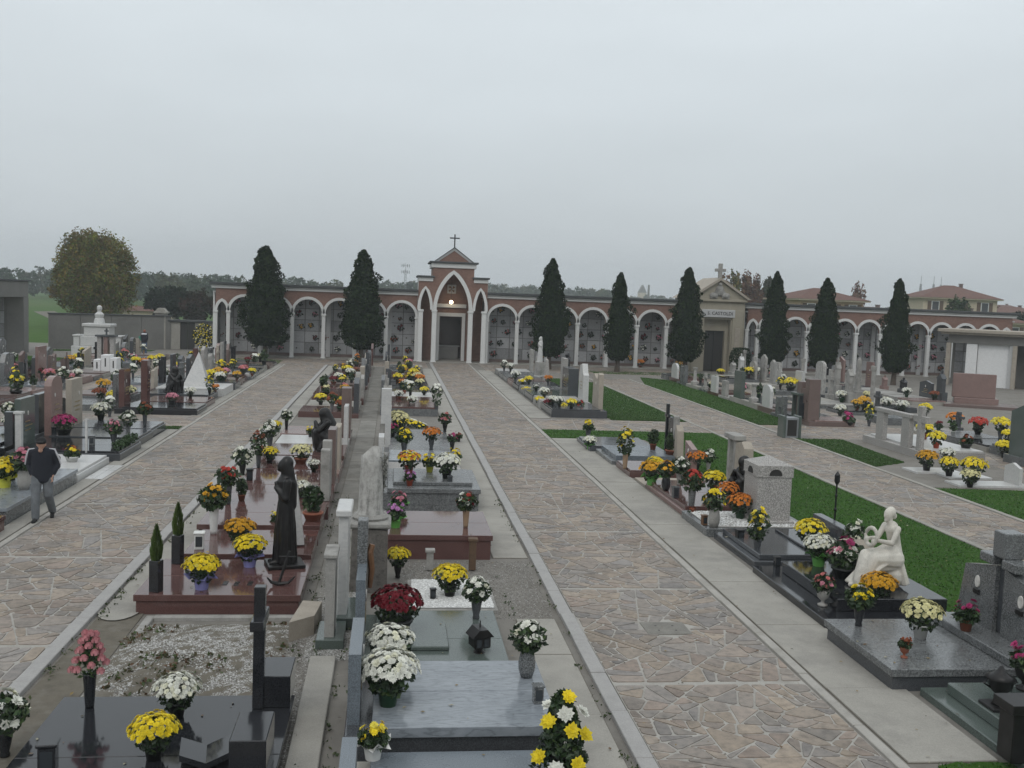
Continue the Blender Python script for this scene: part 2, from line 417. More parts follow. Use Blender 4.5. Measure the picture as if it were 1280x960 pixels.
def stone_mb(mb, poly, zb, rr):
    c0 = rr.choice(STONE_COLS); k = rr.uniform(0.9, 1.2); c = tuple((x*0.6+y_*0.4)*k for x, y_ in zip(c0, (0.238, 0.204, 0.175)))
    n = len(poly); mx = sum(p[0] for p in poly)/n; my = sum(p[1] for p in poly)/n
    ct = [p for p in poly]
    # slightly rounded corners
    pts = []
    for i in range(n):
        a, p, q = poly[i-1], poly[i], poly[(i+1) % n]
        pts.append((p[0]+(a[0]-p[0])*0.12, p[1]+(a[1]-p[1])*0.12)); pts.append((p[0]+(q[0]-p[0])*0.12, p[1]+(q[1]-p[1])*0.12))
    n = len(pts); h = rr.uniform(0.006, 0.013); tx, ty = rr.uniform(-0.008, 0.008), rr.uniform(-0.008, 0.008)
    b0 = len(mb.v)
    for p in pts: mb.v.append((p[0], p[1], zb-0.01))
    for p in pts:
        q = (mx+(p[0]-mx)*0.975, my+(p[1]-my)*0.975); mb.v.append((q[0], q[1], zb+h+(q[0]-mx)*tx+(q[1]-my)*ty))
    mb.col(c, 2*n)
    ar = sum(pts[i][0]*pts[(i+1)%n][1]-pts[(i+1)%n][0]*pts[i][1] for i in range(n))
    o = range(n) if ar > 0 else list(reversed(range(n)))
    o = list(o); mb.f.append(tuple(b0+n+i for i in o))
    for k in range(n):
        i, j = o[k], o[(k+1) % n]; mb.f.append((b0+i, b0+j, b0+n+j, b0+n+i))
def inframe(x, y, z=0.0, m=30):
    if y < 2: return False
    px, py = PROJ((x, y, z)); return -m < px < 1280+m and -m < py < 960+m
def paved(name, x0, x1, bands, seed, near=300, cell=0.32, z=0.012, holes=()):
    """bands: list of y ranges, separated by the plain mortar joints seen across the paths"""
    bed = struct(name, sheet(x0, x1, bands[0][0]-0.05, bands[-1][1]+0.05, z), MAT['mortar'])
    allp = []
    for k, (a, b_) in enumerate(bands):
        for s_ in stones(x0, x1, a, b_, cell, 0.0105, seed*100+k, holes):
            if inframe(*s_[1]): allp.append(s_)
    allp.sort(key=lambda s_: math.hypot(s_[1][0], s_[1][1])-2.0*s_[2])
    rr = random.Random(seed)
    for poly, mid, ar in allp[:near]:
        mb = MB(); stone_mb(mb, [(p[0]-mid[0], p[1]-mid[1]) for p in poly], 0.0, rr)
        obj('paving_stone', mb, MAT['paving'], bed, (mid[0], mid[1], z))
    if allp[near:]:
        mb = MB()
        for poly, mid, ar in allp[near:]: stone_mb(mb, poly, z, rr)
        o = obj('paving_stones', mb, MAT['paving'], bed); o['kind'] = 'stuff'
    return bed
def bands(y0, y1, step, gap=0.09):
    r = []; y = y0
    while y < y1-0.3:
        r.append((y, min(y+step, y1))); y += step+gap
    return r
X_L0, X_L1, X_M0, X_M1, X_R0, X_R1 = -6.95, -4.22, 2.72, 5.52, 12.25, 14.95
cov = P(832, 787)
main = paved('main_path', X_M0+0.16, X_M1-0.12, bands(7.9, 72.6, 4.05), 1, holes=((cov.x-0.36, cov.x+0.36, cov.y-0.3, cov.y+0.3),))
left = paved('left_path', X_L0+0.1, X_L1-0.16, bands(9.0, 66.5, 4.4), 2)
right = paved('right_path', X_R0+0.09, X_R1-0.09, bands(14.5, 62.0, 4.6), 3)
cross_r = paved('cross_path', X_M1+0.1, 12.2, [(36.75, 39.9)], 4, near=120, cell=0.42)
cross_r2 = paved('cross_path', 15.0, 24.0, [(35.7, 39.5)], 5, near=120, cell=0.45)
cross_l = paved('cross_path', -14.2, X_L0-0.02, [(35.3, 38.2)], 6, near=100, cell=0.45)
fore = paved('arcade_forecourt', -11.5, 2.4, [(66.7, 72.4)], 7, near=0, cell=0.5)
fore2 = paved('arcade_forecourt', 6.2, 21.0, [(66.0, 72.2)], 8, near=0, cell=0.5)
side_l = paved('field_path', -14.4, -12.9, [(39.0, 70.0)], 9, near=0, cell=0.45)
side_r = paved('field_path', 19.4, 20.9, [(26.0, 66.0)], 10, near=0, cell=0.45)
o = obj('drain_cover', MB().box(-0.33, 0.33, -0.27, 0.27, -0.02, 0.012, 0.004), MAT['brown_granite'] if False else MAT['stained_concrete'], main, (cov.x, cov.y, 0.013))
for i in (-1, 1):
    for j in (-1, 1): obj('drain_hole', MB().lathe([(0.018, 0), (0.018, 0.004)], 8), MAT['dark_inside'], main, (cov.x+i*0.13, cov.y+j*0.1, 0.0225))
def kerbs(parent, x, wd, y0, y1, step, hz, mat='kerb', seg_to=38.0):
    y = y0; rr = random.Random(int(x*10)+5)
    while y < y1:
        st = step if y < seg_to else 8.0
        mb = MB().box(-wd/2, wd/2, 0.004, min(st, y1-y)-0.004, -0.05, hz+rr.uniform(-0.006, 0.006), 0.008)
        obj('kerb_stone', mb, MAT[mat], parent, (x+rr.uniform(-0.006, 0.006), y, 0)); y += st
kerbs(main, X_M0+0.03, 0.2, 7.5, 72.6, 1.2, 0.055)
kerbs(main, X_M1-0.01, 0.13, 7.5, 72.6, 1.6, 0.02, 'mortar')
kerbs(left, X_L1-0.03, 0.2, 8.5, 66.5, 1.2, 0.06)
kerbs(left, X_L0, 0.12, 13, 66.5, 1.6, 0.022, 'mortar')
kerbs(right, X_R0, 0.14, 14, 62, 1.2, 0.045, 'concrete')
kerbs(right, X_R1, 0.14, 19, 62, 1.2, 0.045, 'concrete')
# poured concrete walks between the kerbs and the graves, cast in panels
def walk(name, x0, x1, y0, y1, step, seed, z=0.02, mat='concrete'):
    rr = random.Random(seed); base = struct(name, sheet(x0, x1, y0, y1, 0.008), MAT['soil']); y = y0
    while y < y1-0.1:
        st = min(step*rr.uniform(0.85, 1.15), y1-y) if y < 45 else y1-y
        obj('concrete_panel', MB().box(x0+0.01, x1-0.01, 0.008, st-0.008, -0.06, z+rr.uniform(-0.004, 0.006), 0.006), MAT[mat], base, (0, y, 0)); y += st
    return base
walk('walkway_right_of_main_path', X_M1+0.09, 6.66, 9.75, 34.3, 2.3, 1)
walk('walkway_right_of_main_path', X_M1+0.09, 6.5, 40.1, 66.0, 2.3, 2)
walk('walkway_left_of_main_path', 1.95, X_M0-0.17, 7.5, 14.55, 1.9, 3)
walk('walkway_left_of_main_path', 1.95, X_M0-0.1, 18.1, 66.0, 2.4, 4)
walk('walkway_left_path_east', -4.12, -3.6, 14.95, 66.0, 2.2, 5)
walk('walkway_left_path_west', -7.42, X_L0-0.1, 15.0, 34.4, 2.6, 6)
walk('walkway_left_path_west', -7.42, X_L0-0.1, 38.3, 66.0, 2.6, 7)
walk('walkway_between_headstones', -1.12, -0.5, 15.6, 66.0, 1.7, 8, 0.016, 'stained_concrete')
o = struct('walkway_slab', MB().box(-0.95, -0.62, 9.6, 12.9, 0, 0.07, 0.01), MAT['concrete'])
o = struct('walkway_between_headstones_near', MB().box(-0.61, -0.42, 7.0, 9.5, 0, 0.05, 0.01), MAT['blue_granite'])
mb = MB(); 
for i in range(5):
    for j in range(2): mb.box(-7.38+j*0.21, -7.18+j*0.21, 25.2+i*0.4, 25.58+i*0.4, 0.02, 0.034)
struct('tiled_walk_patch', mb, MAT['white_marble'])

# lawns: a sheet plus cut blades
def lawn(name, poly, blades, seed):
    rr = random.Random(seed); rag = []
    for i in range(len(poly)):
        a, b_ = poly[i], poly[(i+1) % len(poly)]; k = max(2, int(math.hypot(b_[0]-a[0], b_[1]-a[1])/0.12)); k = min(k, 160)
        for j in range(k): rag.append((a[0]+(b_[0]-a[0])*j/k+rr.gauss(0, 0.012), a[1]+(b_[1]-a[1])*j/k+rr.gauss(0, 0.02)))
    struct(name, MB().prism(rag, 2, -0.03, 0.02), MAT['lawn'])
    if not blades: return
    xs_ = [p[0] for p in poly]; ys_ = [p[1] for p in poly]; gb = MB(); k = 0
    while k < blades:
        u = rr.random()**1.8; y = min(ys_)+(max(ys_)-min(ys_))*u; x = rr.uniform(min(xs_), max(xs_))
        ins = False; q = len(poly)-1
        for i in range(len(poly)):
            if (poly[i][1] > y) != (poly[q][1] > y) and x < (poly[q][0]-poly[i][0])*(y-poly[i][1])/(poly[q][1]-poly[i][1])+poly[i][0]: ins = not ins
            q = i
        k += 1
        if not ins or not inframe(x, y): continue
        h = rr.uniform(0.015, 0.035); wd = rr.uniform(0.006, 0.012)*(1+y*0.05); a = rr.uniform(0, PI)
        dx, dy = math.cos(a)*wd, math.sin(a)*wd; lx, ly = rr.gauss(0, 0.02), rr.gauss(0, 0.02)
        c = rr.choice([(0.025, 0.075, 0.010), (0.034, 0.095, 0.013), (0.05, 0.115, 0.02), (0.025, 0.062, 0.010), (0.08, 0.115, 0.03)])
        gb.face([(x-dx, y-dy, 0.015), (x+dx, y+dy, 0.015), (x+lx, y+ly, 0.015+h)], c)
    if gb.v:
        o = obj('grass', gb, MAT['leaf']); o['kind'] = 'stuff'; o['label'] = 'short cut grass of the lawn'
lawn('lawn', [(9.0, 8), (12.18, 8), (12.18, 36.6), (5.62, 36.6), (5.62, 34.45), (9.0, 34.45)], 90000, 1)
lawn('lawn', [(9.05, 40.1), (12.18, 40.1), (12.18, 58.5), (10.6, 61), (9.05, 61)], 30000, 2)
lawn('lawn', [(15.03, 39.7), (17.0, 39.7), (17.4, 50), (17.9, 62), (16.2, 64), (15.6, 61), (15.03, 58)], 24000, 3)
lawn('lawn', [(15.03, 29.4), (16.6, 30.4), (16.9, 35.6), (15.03, 35.6)], 18000, 4)
lawn('lawn', [(15.03, 17), (20, 17), (20, 25.5), (15.03, 25.9)], 24000, 5)
lawn('lawn', [(5.8, 6.5), (8.9, 6.5), (8.9, 8.9), (6.9, 9.7), (5.9, 9.7)], 14000, 6)
lawn('lawn', [(-9.6, 34.5), (-7.1, 34.5), (-7.1, 35.2), (-9.6, 35.2)], 3000, 7)
lawn('lawn', [(-12.4, 66.6), (-7.4, 66.6), (-7.4, 70.5), (-12.4, 70.5)], 5000, 8)
lawn('lawn', [(-25, 55), (-20, 55), (-20, 66), (-25, 68)], 5000, 9)
lawn('lawn', [(13.6, 66.2), (24, 66.2), (24, 69), (13.6, 69)], 4000, 10)
lawn('lawn', [(-24.2, 72.6), (-17.5, 75.4), (-17.5, 77.0), (-24.2, 74.4)], 4000, 11)
# ================================================================== BUILDINGS
def arch_pts(kind, a, rise, n=14):
    if kind == 'round': return [(-a*math.cos(PI*i/n), rise*math.sin(PI*i/n)) for i in range(n+1)]
    Rr = (a*a+rise*rise)/(2*a); pts = []; th = math.acos(max(-1, min(1, (Rr-a)/Rr)))
    k = n//2
    for i in range(k+1):
        q = PI-th*i/k; pts.append((-a+Rr+Rr*math.cos(q), Rr*math.sin(q)))
    return pts+[(-p[0], p[1]) for p in reversed(pts[:-1])]
def spandrel(w, spring, top, pts, y0, y1):
    mb = MB(); n = len(pts)
    for (yy, fl) in ((y0, False), (y1, True)):
        for i in range(n-1):
            a, b_ = pts[i], pts[i+1]
            q = [(a[0], yy, spring+a[1]), (b_[0], yy, spring+b_[1]), (b_[0], yy, top), (a[0], yy, top)]
            mb.face(q[::-1] if fl else q)
        for s_ in (-1, 1):
            x0, x1 = sorted((s_*w/2, pts[0][0] if s_ < 0 else pts[-1][0]))
            if x1-x0 > 1e-4:
                q = [(x0, yy, spring), (x1, yy, spring), (x1, yy, top), (x0, yy, top)]; mb.face(q[::-1] if fl else q)
    for i in range(n-1):
        a, b_ = pts[i], pts[i+1]
        mb.face([(a[0], y0, spring+a[1]), (a[0], y1, spring+a[1]), (b_[0], y1, spring+b_[1]), (b_[0], y0, spring+b_[1])])
    return mb
def archivolt(pts, spring, th, y0, y1):
    mb = MB(); n = len(pts); inn = [Vector((p[0], 0, spring+p[1])) for p in pts]; out = []
    for i in range(n):
        t_ = (inn[min(i+1, n-1)]-inn[max(i-1, 0)]).normalized(); nn = Vector((-t_.z, 0, t_.x))
        out.append(inn[i]+nn*th)
    for i in range(n-1):
        a, b_, c, d = inn[i], inn[i+1], out[i+1], out[i]
        mb.face([(a.x, y0, a.z), (b_.x, y0, b_.z), (c.x, y0, c.z), (d.x, y0, d.z)])
        mb.face([(d.x, y0, d.z), (c.x, y0, c.z), (c.x, y1, c.z), (d.x, y1, d.z)])
        mb.face([(a.x, y1, a.z), (b_.x, y1, b_.z), (b_.x, y0, b_.z), (a.x, y0, a.z)])
    return mb
def column_mesh(w, h, base=True):
    mb = MB().box(-w/2, w/2, -w/2, w/2, 0.0, h-0.16, 0.03)
    mb.box(-w/2-0.04, w/2+0.04, -w/2-0.04, w/2+0.04, h-0.16, h, 0.02)
    if base: mb.box(-w/2-0.03, w/2+0.03, -w/2-0.03, w/2+0.03, 0.0, 0.14, 0.015)
    return mb.mesh('column')
SPRING, ARC_Y = 3.25, 73.0
NICHE = {}
def niche(w, h):
    k = (round(w, 3), round(h, 3))
    if k not in NICHE: NICHE[k] = MB().box(-w/2, w/2, -0.035, 0, 0, h, 0.008).mesh('niche_slab')
    return NICHE[k]
plain('niche_a', (0.37, 0.37, 0.38), 0.35, var=0.12); plain('niche_b', (0.29, 0.295, 0.305), 0.3, var=0.15); plain('niche_c', (0.21, 0.21, 0.215), 0.35, var=0.2)
plain('photo_oval', (0.10, 0.095, 0.09), 0.3, var=0.5)
BOUQ = []
def arcade(label, xs_, kinds, seed, back=1.75, pil=True):
    """xs_: column centres; kinds: arch kind of each bay"""
    rr = random.Random(seed)
    root = thing('columbarium_arcade', label, 'arcade', (0, ARC_Y, 0))
    cm = column_mesh(0.27, SPRING); x0, x1 = xs_[0]-0.2, xs_[-1]+0.2
    for x in xs_: obj('column', cm, MAT['plaster_white'], root, (x, 0.0, 0))
    for i, k in enumerate(kinds):
        wd = xs_[i+1]-xs_[i]; c = (xs_[i]+xs_[i+1])/2; a = wd/2-0.12
        pts = arch_pts('round' if k == 'r' else 'pointed', a, a if k == 'r' else a*2.0)
        obj('brick_spandrel', spandrel(wd, SPRING, 4.8, pts, -0.12, 0.12), MAT['brick'], root, (c, 0, 0))
        obj('arch', archivolt(pts, SPRING, 0.2, -0.16, -0.115), MAT['plaster_white'], root, (c, 0, 0))
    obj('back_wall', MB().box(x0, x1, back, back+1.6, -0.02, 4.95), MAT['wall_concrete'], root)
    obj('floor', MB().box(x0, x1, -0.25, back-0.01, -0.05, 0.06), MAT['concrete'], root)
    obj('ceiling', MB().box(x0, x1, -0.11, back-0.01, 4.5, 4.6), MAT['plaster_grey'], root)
    obj('cornice', MB().box(x0-0.08, x1+0.08, -0.24, back+1.7, 4.802, 5.06, 0.03), MAT['plaster_white'], root)
    obj('gutter_moulding', MB().box(x0-0.12, x1+0.12, -0.32, back+1.75, 4.96, 5.0, 0.01), MAT['plaster_grey'], root)
    obj('roof_edge', MB().box(x0-0.2, x1+0.2, -0.42, back+1.85, 5.062, 5.24, 0.02), MAT['roof_edge'], root)
    for s_, x in ((0, x0), (1, x1)):
        obj('end_wall', MB().box(x-0.02 if s_ == 0 else x-0.1, x+0.1 if s_ == 0 else x+0.02, 0.15, back-0.01, 0.061, 4.5), MAT['plaster_white'] if s_ == 0 else MAT['brick'], root)
    nw = 0.94; nh = 0.82; cnt = int((x1-x0-0.3)/0.98); st = (x1-x0-0.3)/cnt
    for i in range(cnt):
        for j in range(5):
            mt = rr.choice(['niche_a', 'niche_a', 'niche_b', 'niche_b', 'niche_c'])
            q = obj('niche_slab', niche(st-0.05, nh-0.04), MAT[mt], root, (x0+0.15+st*(i+0.5), back-0.002, 0.28+j*nh))
            if rr.random() < 0.55: obj('photo_plate', PHOTO, MAT['photo_oval'], root, (x0+0.15+st*(i+0.5)+rr.uniform(-0.25, 0.25), back-0.0375, 0.28+j*nh+rr.uniform(0.35, 0.6)))
            if rr.random() < 0.9: BOUQ.append((x0+0.15+st*(i+0.5)+rr.uniform(-0.3, 0.3), ARC_Y+back-0.12, 0.28+j*nh+rr.uniform(0.08, 0.2), rr.random(), label, i+1, j+1))
    if pil:
        for i in range(0, len(xs_), 2):
            obj('pilaster', MB().box(-0.16, 0.16, back-0.2, back-0.04, 0.061, 4.49, 0.01), MAT['plaster_grey'], root, (xs_[i]+0.25, 0, 0))
    obj('plinth', MB().box(x0+0.02, x1-0.02, back-0.1, back-0.001, 0.061, 0.26), MAT['brown_granite'], root)
    return root
PHOTO = MB().lathe([(0.06, 0), (0.06, 0.012)], 10).mesh('photo_plate'); PHOTO.transform(Matrix.Rotation(PI/2, 4, 'X'))
LW = [1.71-2.22*i for i in range(7)][::-1]
arcade('brick and white arcade with tomb niches left of the chapel', [LW[0]-0.88]+LW, ['p']+['r']*6, 11)
RW = [6.79+2.25*i for i in range(7)]+[21.55]
arcade('brick and white arcade with tomb niches between chapel and stone mausoleum', RW, ['r']*7, 12)
FWX = [26.5, 27.35]+[27.35+1.96*i for i in range(1, 11)]
FWX.append(FWX[-1]+0.9)
arcade('brick and white arcade running right from the beige mausoleum', FWX, ['p']+['r']*10+['p'], 13)

# chapel
CX_ = 4.25
ch = thing('chapel', 'brick cemetery chapel with pointed white arches and a cross on its gable', 'chapel', (CX_, 72.7, 0))
SP2 = 3.83
c2 = column_mesh(0.34, SP2)
for x in (-2.3, -1.31, 1.31, 2.3): obj('column', c2, MAT['plaster_white'], ch, (x, 0, 0))
pts = arch_pts('pointed', 1.16, 2.62, 24)
obj('brick_front', spandrel(2.96, SP2, 6.86, pts, -0.14, 0.14), MAT['brick'], ch)
obj('arch', archivolt(pts, SP2, 0.27, -0.2, -0.135), MAT['plaster_white'], ch)
for s_ in (-1, 1):
    p2 = arch_pts('pointed', 0.36, 1.5, 16)
    obj('brick_wing', spandrel(1.02, SP2, 5.86, p2, -0.12, 0.12), MAT['brick'], ch, (s_*1.99, 0, 0))
    obj('arch', archivolt(p2, SP2, 0.2, -0.17, -0.115), MAT['plaster_white'], ch, (s_*1.99, 0, 0))
    obj('wing_cornice', MB().box(-0.55, 0.5, -0.2, 3.4, 5.86, 6.14, 0.02), MAT['plaster_white'], ch, (s_*2.0+(0.02 if s_ > 0 else 0.03), 0, 0))
    obj('wing_roof_edge', MB().box(-0.66, 0.6, -0.34, 3.5, 6.142, 6.27, 0.02), MAT['roof_edge'], ch, (s_*2.0+(0.02 if s_ > 0 else 0.03), 0, 0))
    obj('wing_pier', MB().box(-0.1, 0.13, 0.2, 1.7, 0.06, 5.85), MAT['plaster_white'], ch, (s_*2.42, 0, 0))
    obj('inner_pier', MB().box(-0.12, 0.12, 0.2, 1.2, 0.06, 5.85), MAT['brick'], ch, (s_*1.32, 0, 0))
obj('side_wall', MB().box(-1.48, -1.3, 0.145, 4.0, 5.87, 6.85), MAT['brick'], ch); obj('side_wall', MB().box(1.3, 1.48, 0.145, 4.0, 5.87, 6.85), MAT['brick'], ch)
obj('cornice', MB().box(-1.62, 1.62, -0.24, 4.1, 6.862, 7.2, 0.03), MAT['plaster_white'], ch)
obj('roof_edge', MB().box(-1.76, 1.76, -0.4, 4.2, 7.202, 7.33, 0.02), MAT['roof_edge'], ch)
obj('gable', MB().prism([(-1.16, 7.335), (1.16, 7.335), (0, 8.14)], 1, -0.06, 3.6), MAT['brick'], ch)
for s_ in (-1, 1):
    obj('gable_trim', MB().prism([(s_*1.35, 7.335), (s_*1.12, 7.335), (0, 8.12), (0, 8.32)], 1, -0.12, 3.62), MAT['plaster_grey'], ch)
    obj('gable_roof', MB().prism([(s_*1.42, 7.34), (s_*1.36, 7.34), (0, 8.325), (0, 8.385)], 1, -0.2, 3.7), MAT['roof_edge'], ch)
cr = obj('cross', MB().box(-0.045, 0.045, -0.06, 0.03, 8.3, 9.3, 0.01), MAT['dark_metal'], ch); obj('cross_arm', MB().box(-0.36, 0.36, -0.05, 0.02, 8.98, 9.07, 0.01), MAT['dark_metal'], cr)
bk = MB().box(-2.5, -1.29, 1.9, 2.1, 0.06, 5.85).box(1.29, 2.5, 1.9, 2.1, 0.06, 5.85).box(-1.29, -0.82, 1.9, 2.1, 0.06, 6.8).box(0.82, 1.29, 1.9, 2.1, 0.06, 6.8).box(-0.82, 0.82, 1.9, 2.1, 3.34, 6.8)
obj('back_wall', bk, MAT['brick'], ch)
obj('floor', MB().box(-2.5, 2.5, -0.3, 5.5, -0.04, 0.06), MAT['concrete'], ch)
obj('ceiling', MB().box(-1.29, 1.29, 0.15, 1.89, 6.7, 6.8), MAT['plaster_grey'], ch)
df = MB().box(-1.08, -0.83, 1.78, 1.9, 0.06, 3.35, 0.01).box(0.83, 1.08, 1.78, 1.9, 0.06, 3.35, 0.01).box(-1.08, 1.08, 1.78, 1.9, 3.352, 3.62, 0.01)
obj('door_frame', df, MAT['plaster_white'], ch)
obj('lintel_band', MB().box(-1.12, 1.12, 1.7, 1.89, 4.0, 4.28, 0.02), MAT['plaster_white'], ch)
obj('interior', MB().box(-2.3, -2.2, 2.11, 5.4, 0.06, 4.2).box(2.2, 2.3, 2.11, 5.4, 0.06, 4.2).box(-2.3, 2.3, 5.4, 5.5, 0.06, 4.2).box(-2.3, 2.3, 2.11, 5.5, 4.2, 4.3), MAT['brown_granite'], ch)  # plaster walls: the granite's darker colour stands in for deep interior shade
al = obj('altar', MB().box(-0.75, 0.75, 4.1, 4.7, 0.06, 1.0, 0.02), MAT['pale_granite'], ch); obj('altar_top', MB().box(-0.9, 0.9, 4.0, 4.8, 1.0, 1.08, 0.01), MAT['white_marble'], al)
em = obj('rosette', MB().box(-0.33, 0.33, 1.82, 1.89, 5.05, 5.71, 0.02), MAT['plaster_grey'], ch)
mb = MB()
for k in range(4):
    a = k*PI/2+PI/4; mb.prism([(0.03*math.cos(a-1)+0, 5.38+0.03*math.sin(a-1)), (0.27*math.cos(a-0.33), 5.38+0.27*math.sin(a-0.33)), (0.27*math.cos(a+0.33), 5.38+0.27*math.sin(a+0.33))], 1, 1.80, 1.815)
obj('rosette_petals', mb, MAT['rust_bronze'], em)
lp = obj('lamp_globe', MB().ball((0, 0, 0), 0.13, 12, 8), MAT['lamp_glow'], ch, (-0.05, 1.1, 4.42)); obj('lamp_rod', MB().tube([(0, 0, 0.12), (0, 0, 2.28)], 0.012, 5), MAT['dark_metal'], lp)

# family mausoleum
MX = 23.75
ma = thing('mausoleum', 'beige stone family mausoleum with pediment, cross and carved angel', 'mausoleum', (MX, 71.6, 0))
obj('wall', MB().box(-2.05, -1.0, 0, 4, 0, 5.2, 0.02).box(1.0, 2.05, 0, 4, 0, 5.2, 0.02).box(-1.0, 1.0, 0, 4, 3.9, 5.2), MAT['beige_stone'], ma)
for s_ in (-1, 1):
    obj('pilaster', MB().box(-0.4, 0.4, -0.12, -0.003, 0, 4.6, 0.02), MAT['beige_stone'], ma, (s_*1.5, 0, 0))
    obj('carved_panel', MB().box(-0.2, 0.2, -0.16, -0.123, 1.2, 3.3, 0.02), MAT['travertine'], ma, (s_*1.5, 0, 0))
obj('recess', MB().box(-1.0, -0.75, 0.5, 0.9, 0, 3.9).box(0.75, 1.0, 0.5, 0.9, 0, 3.9).box(-0.75, 0.75, 0.5, 0.9, 3.05, 3.9), MAT['beige_stone'], ma)
dr = obj('door', MB().box(-0.75, 0.75, 0.8, 0.88, 0.02, 3.05), MAT['door_dark'], ma); obj('door_bar', MB().box(-0.03, 0.03, 0.76, 0.8, 0.02, 3.05), MAT['dark_metal'], dr)
obj('entablature', MB().box(-2.15, 2.15, -0.2, 4.1, 5.2, 5.4, 0.03), MAT['beige_stone'], ma)
obj('pediment', MB().prism([(-2.1, 5.402), (2.1, 5.402), (0, 6.75)], 1, -0.1, 4.0), MAT['beige_stone'], ma)
for s_ in (-1, 1): obj('pediment_cornice', MB().prism([(s_*2.4, 5.402), (s_*2.12, 5.402), (0, 6.77), (0, 6.98)], 1, -0.32, 4.1), MAT['travertine'], ma)
kr = obj('cross', MB().box(-0.13, 0.13, -0.14, 0.14, 6.9, 8.0, 0.02), MAT['old_marble'], ma); obj('cross_arm', MB().box(-0.4, 0.4, -0.12, 0.12, 7.4, 7.62, 0.02), MAT['old_marble'], kr)
sg = obj('name_panel', MB().box(-1.25, 1.25, -0.16, -0.003, 4.05, 4.62, 0.02), MAT['plaster_grey'], ma)
def lettering(txt, size, mat, parent, loc, rot, depth=0.01):
    cu = bpy.data.curves.new('letters', 'FONT'); cu.body = txt; cu.size = size; cu.extrude = depth; cu.align_x = 'CENTER'; cu.align_y = 'CENTER'; cu.resolution_u = 2
    tmp = bpy.data.objects.new('letters', cu); COL.objects.link(tmp); bpy.context.view_layer.update()
    me = bpy.data.meshes.new_from_object(tmp.evaluated_get(bpy.context.evaluated_depsgraph_get())); bpy.data.objects.remove(tmp)
    return obj('lettering', me, MAT[mat], parent, loc, rot)
lettering('S. CASTOLDI', 0.34, 'dark_inside', sg, (0.12, -0.17, 4.34), (PI/2, 0, 0))
# carved angel group in the gable, one lump of drapery and wings
mb = MB().ball((0, -0.15, 6.45), 0.16, 8, 6).ball((0, -0.12, 6.0), 0.34, 10, 8, (1, 0.6, 1.2))
for s_ in (-1, 1): mb.prism([(s_*0.1, 6.3), (s_*0.75, 5.45), (s_*0.2, 5.45)], 1, -0.25, -0.1).ball((s_*0.45, -0.18, 5.65), 0.22, 8, 6, (1.5, 0.7, 1))
obj('carved_relief', mb, MAT['old_marble'], ma)

# wall, gate, left and right columbaria
def boxthing(name, label, cat, loc, rz=0.0, group=None): return thing(name, label, cat, loc, rz, group)
wl = thing('boundary_wall', 'long grey concrete boundary wall behind the left graves', 'wall', (-24.6, 75.4, 0), math.atan2(3.4, 8.0))
for i in range(4): obj('wall_panel', MB().box(0.006, 2.11, -0.12, 0.12, 0, 2.5, 0.012), MAT['wall_concrete'], wl, (i*2.12, 0, 0))
obj('coping', MB().box(-0.05, 8.55, -0.2, 0.2, 2.5, 2.58, 0.01), MAT['roof_edge'], wl)
gp = thing('gate_wall', 'low stained wall with a stone pier and a dark gate left of the arcade', 'wall', (-17.5, 78.8, 0), 0.02)
pr = obj('pier', MB().box(-0.4, 0.4, -0.4, 0.4, 0, 2.7, 0.03), MAT['concrete'], gp); obj('pier_cap', MB().box(-0.5, 0.5, -0.5, 0.5, 2.7, 2.85, 0.03), MAT['concrete'], pr); obj('pier_finial', MB().prism([(-0.42, 2.852), (0.42, 2.852), (0.18, 3.12), (-0.18, 3.12)], 1, -0.42, 0.42), MAT['concrete'], pr)
obj('wall', MB().box(0.41, 1.42, -0.15, 0.15, 0, 2.1, 0.01).box(2.5, 4.5, -0.15, 0.15, 0, 2.1, 0.01), MAT['concrete'], gp)
obj('lintel', MB().box(0.41, 4.6, -0.3, 0.3, 2.102, 2.28, 0.02), MAT['roof_edge'], gp)
for i in range(2): obj('gate_leaf', MB().box(0.01, 0.53, -0.05, 0.05, 0.03, 2.09, 0.01), MAT['door_dark'], gp, (1.42+i*0.54, 0, 0))
lb = thing('concrete_columbarium', 'raw concrete columbarium at the far left edge with a deep roof beam', 'columbarium', (-24.7, 70.6, 0))
obj('roof_beam', MB().box(-9, 0.3, -5.2, 0.3, 3.7, 4.75, 0.03), MAT['wall_concrete'], lb)
obj('roof', MB().box(-9, 0.4, -5.4, 0.5, 4.752, 4.86, 0.01), MAT['roof_edge'], lb)
obj('column', MB().box(-0.75, 0.35, -0.7, 0.2, 0, 3.698, 0.03), MAT['wall_concrete'], lb)
obj('back_wall', MB().box(-9, -0.76, -0.6, 0.1, 0, 3.698), MAT['wall_concrete'], lb)
rr = random.Random(3)
for i in range(7):
    for j in range(4):
        obj('niche_slab', niche(0.92, 0.8), MAT[rr.choice(['niche_b', 'niche_c'])], lb, (-1.4-i*0.98, -0.602, 0.2+j*0.86))
        if rr.random() < 0.6: BOUQ.append((-24.7-1.4-i*0.98+rr.uniform(-0.3, 0.3), 70.6-0.72, 0.3+j*0.86, rr.random(), 'the raw concrete columbarium', i+1, j+1))
rb = thing('open_columbarium', 'flat roofed columbarium with white panels at the right edge', 'columbarium', (38.7, 66.0, 0), math.radians(-40))
obj('roof', MB().box(-0.5, 24, -0.4, 5, 3.55, 3.7, 0.02), MAT['travertine'], rb)
obj('roof_fascia', MB().box(-0.7, 24.2, -0.6, 5.2, 3.702, 3.92, 0.02), MAT['travertine'], rb)
obj('beam', MB().box(-0.05, 23.5, -0.05, 0.3, 2.95, 3.548, 0.01), MAT['wall_concrete'], rb)
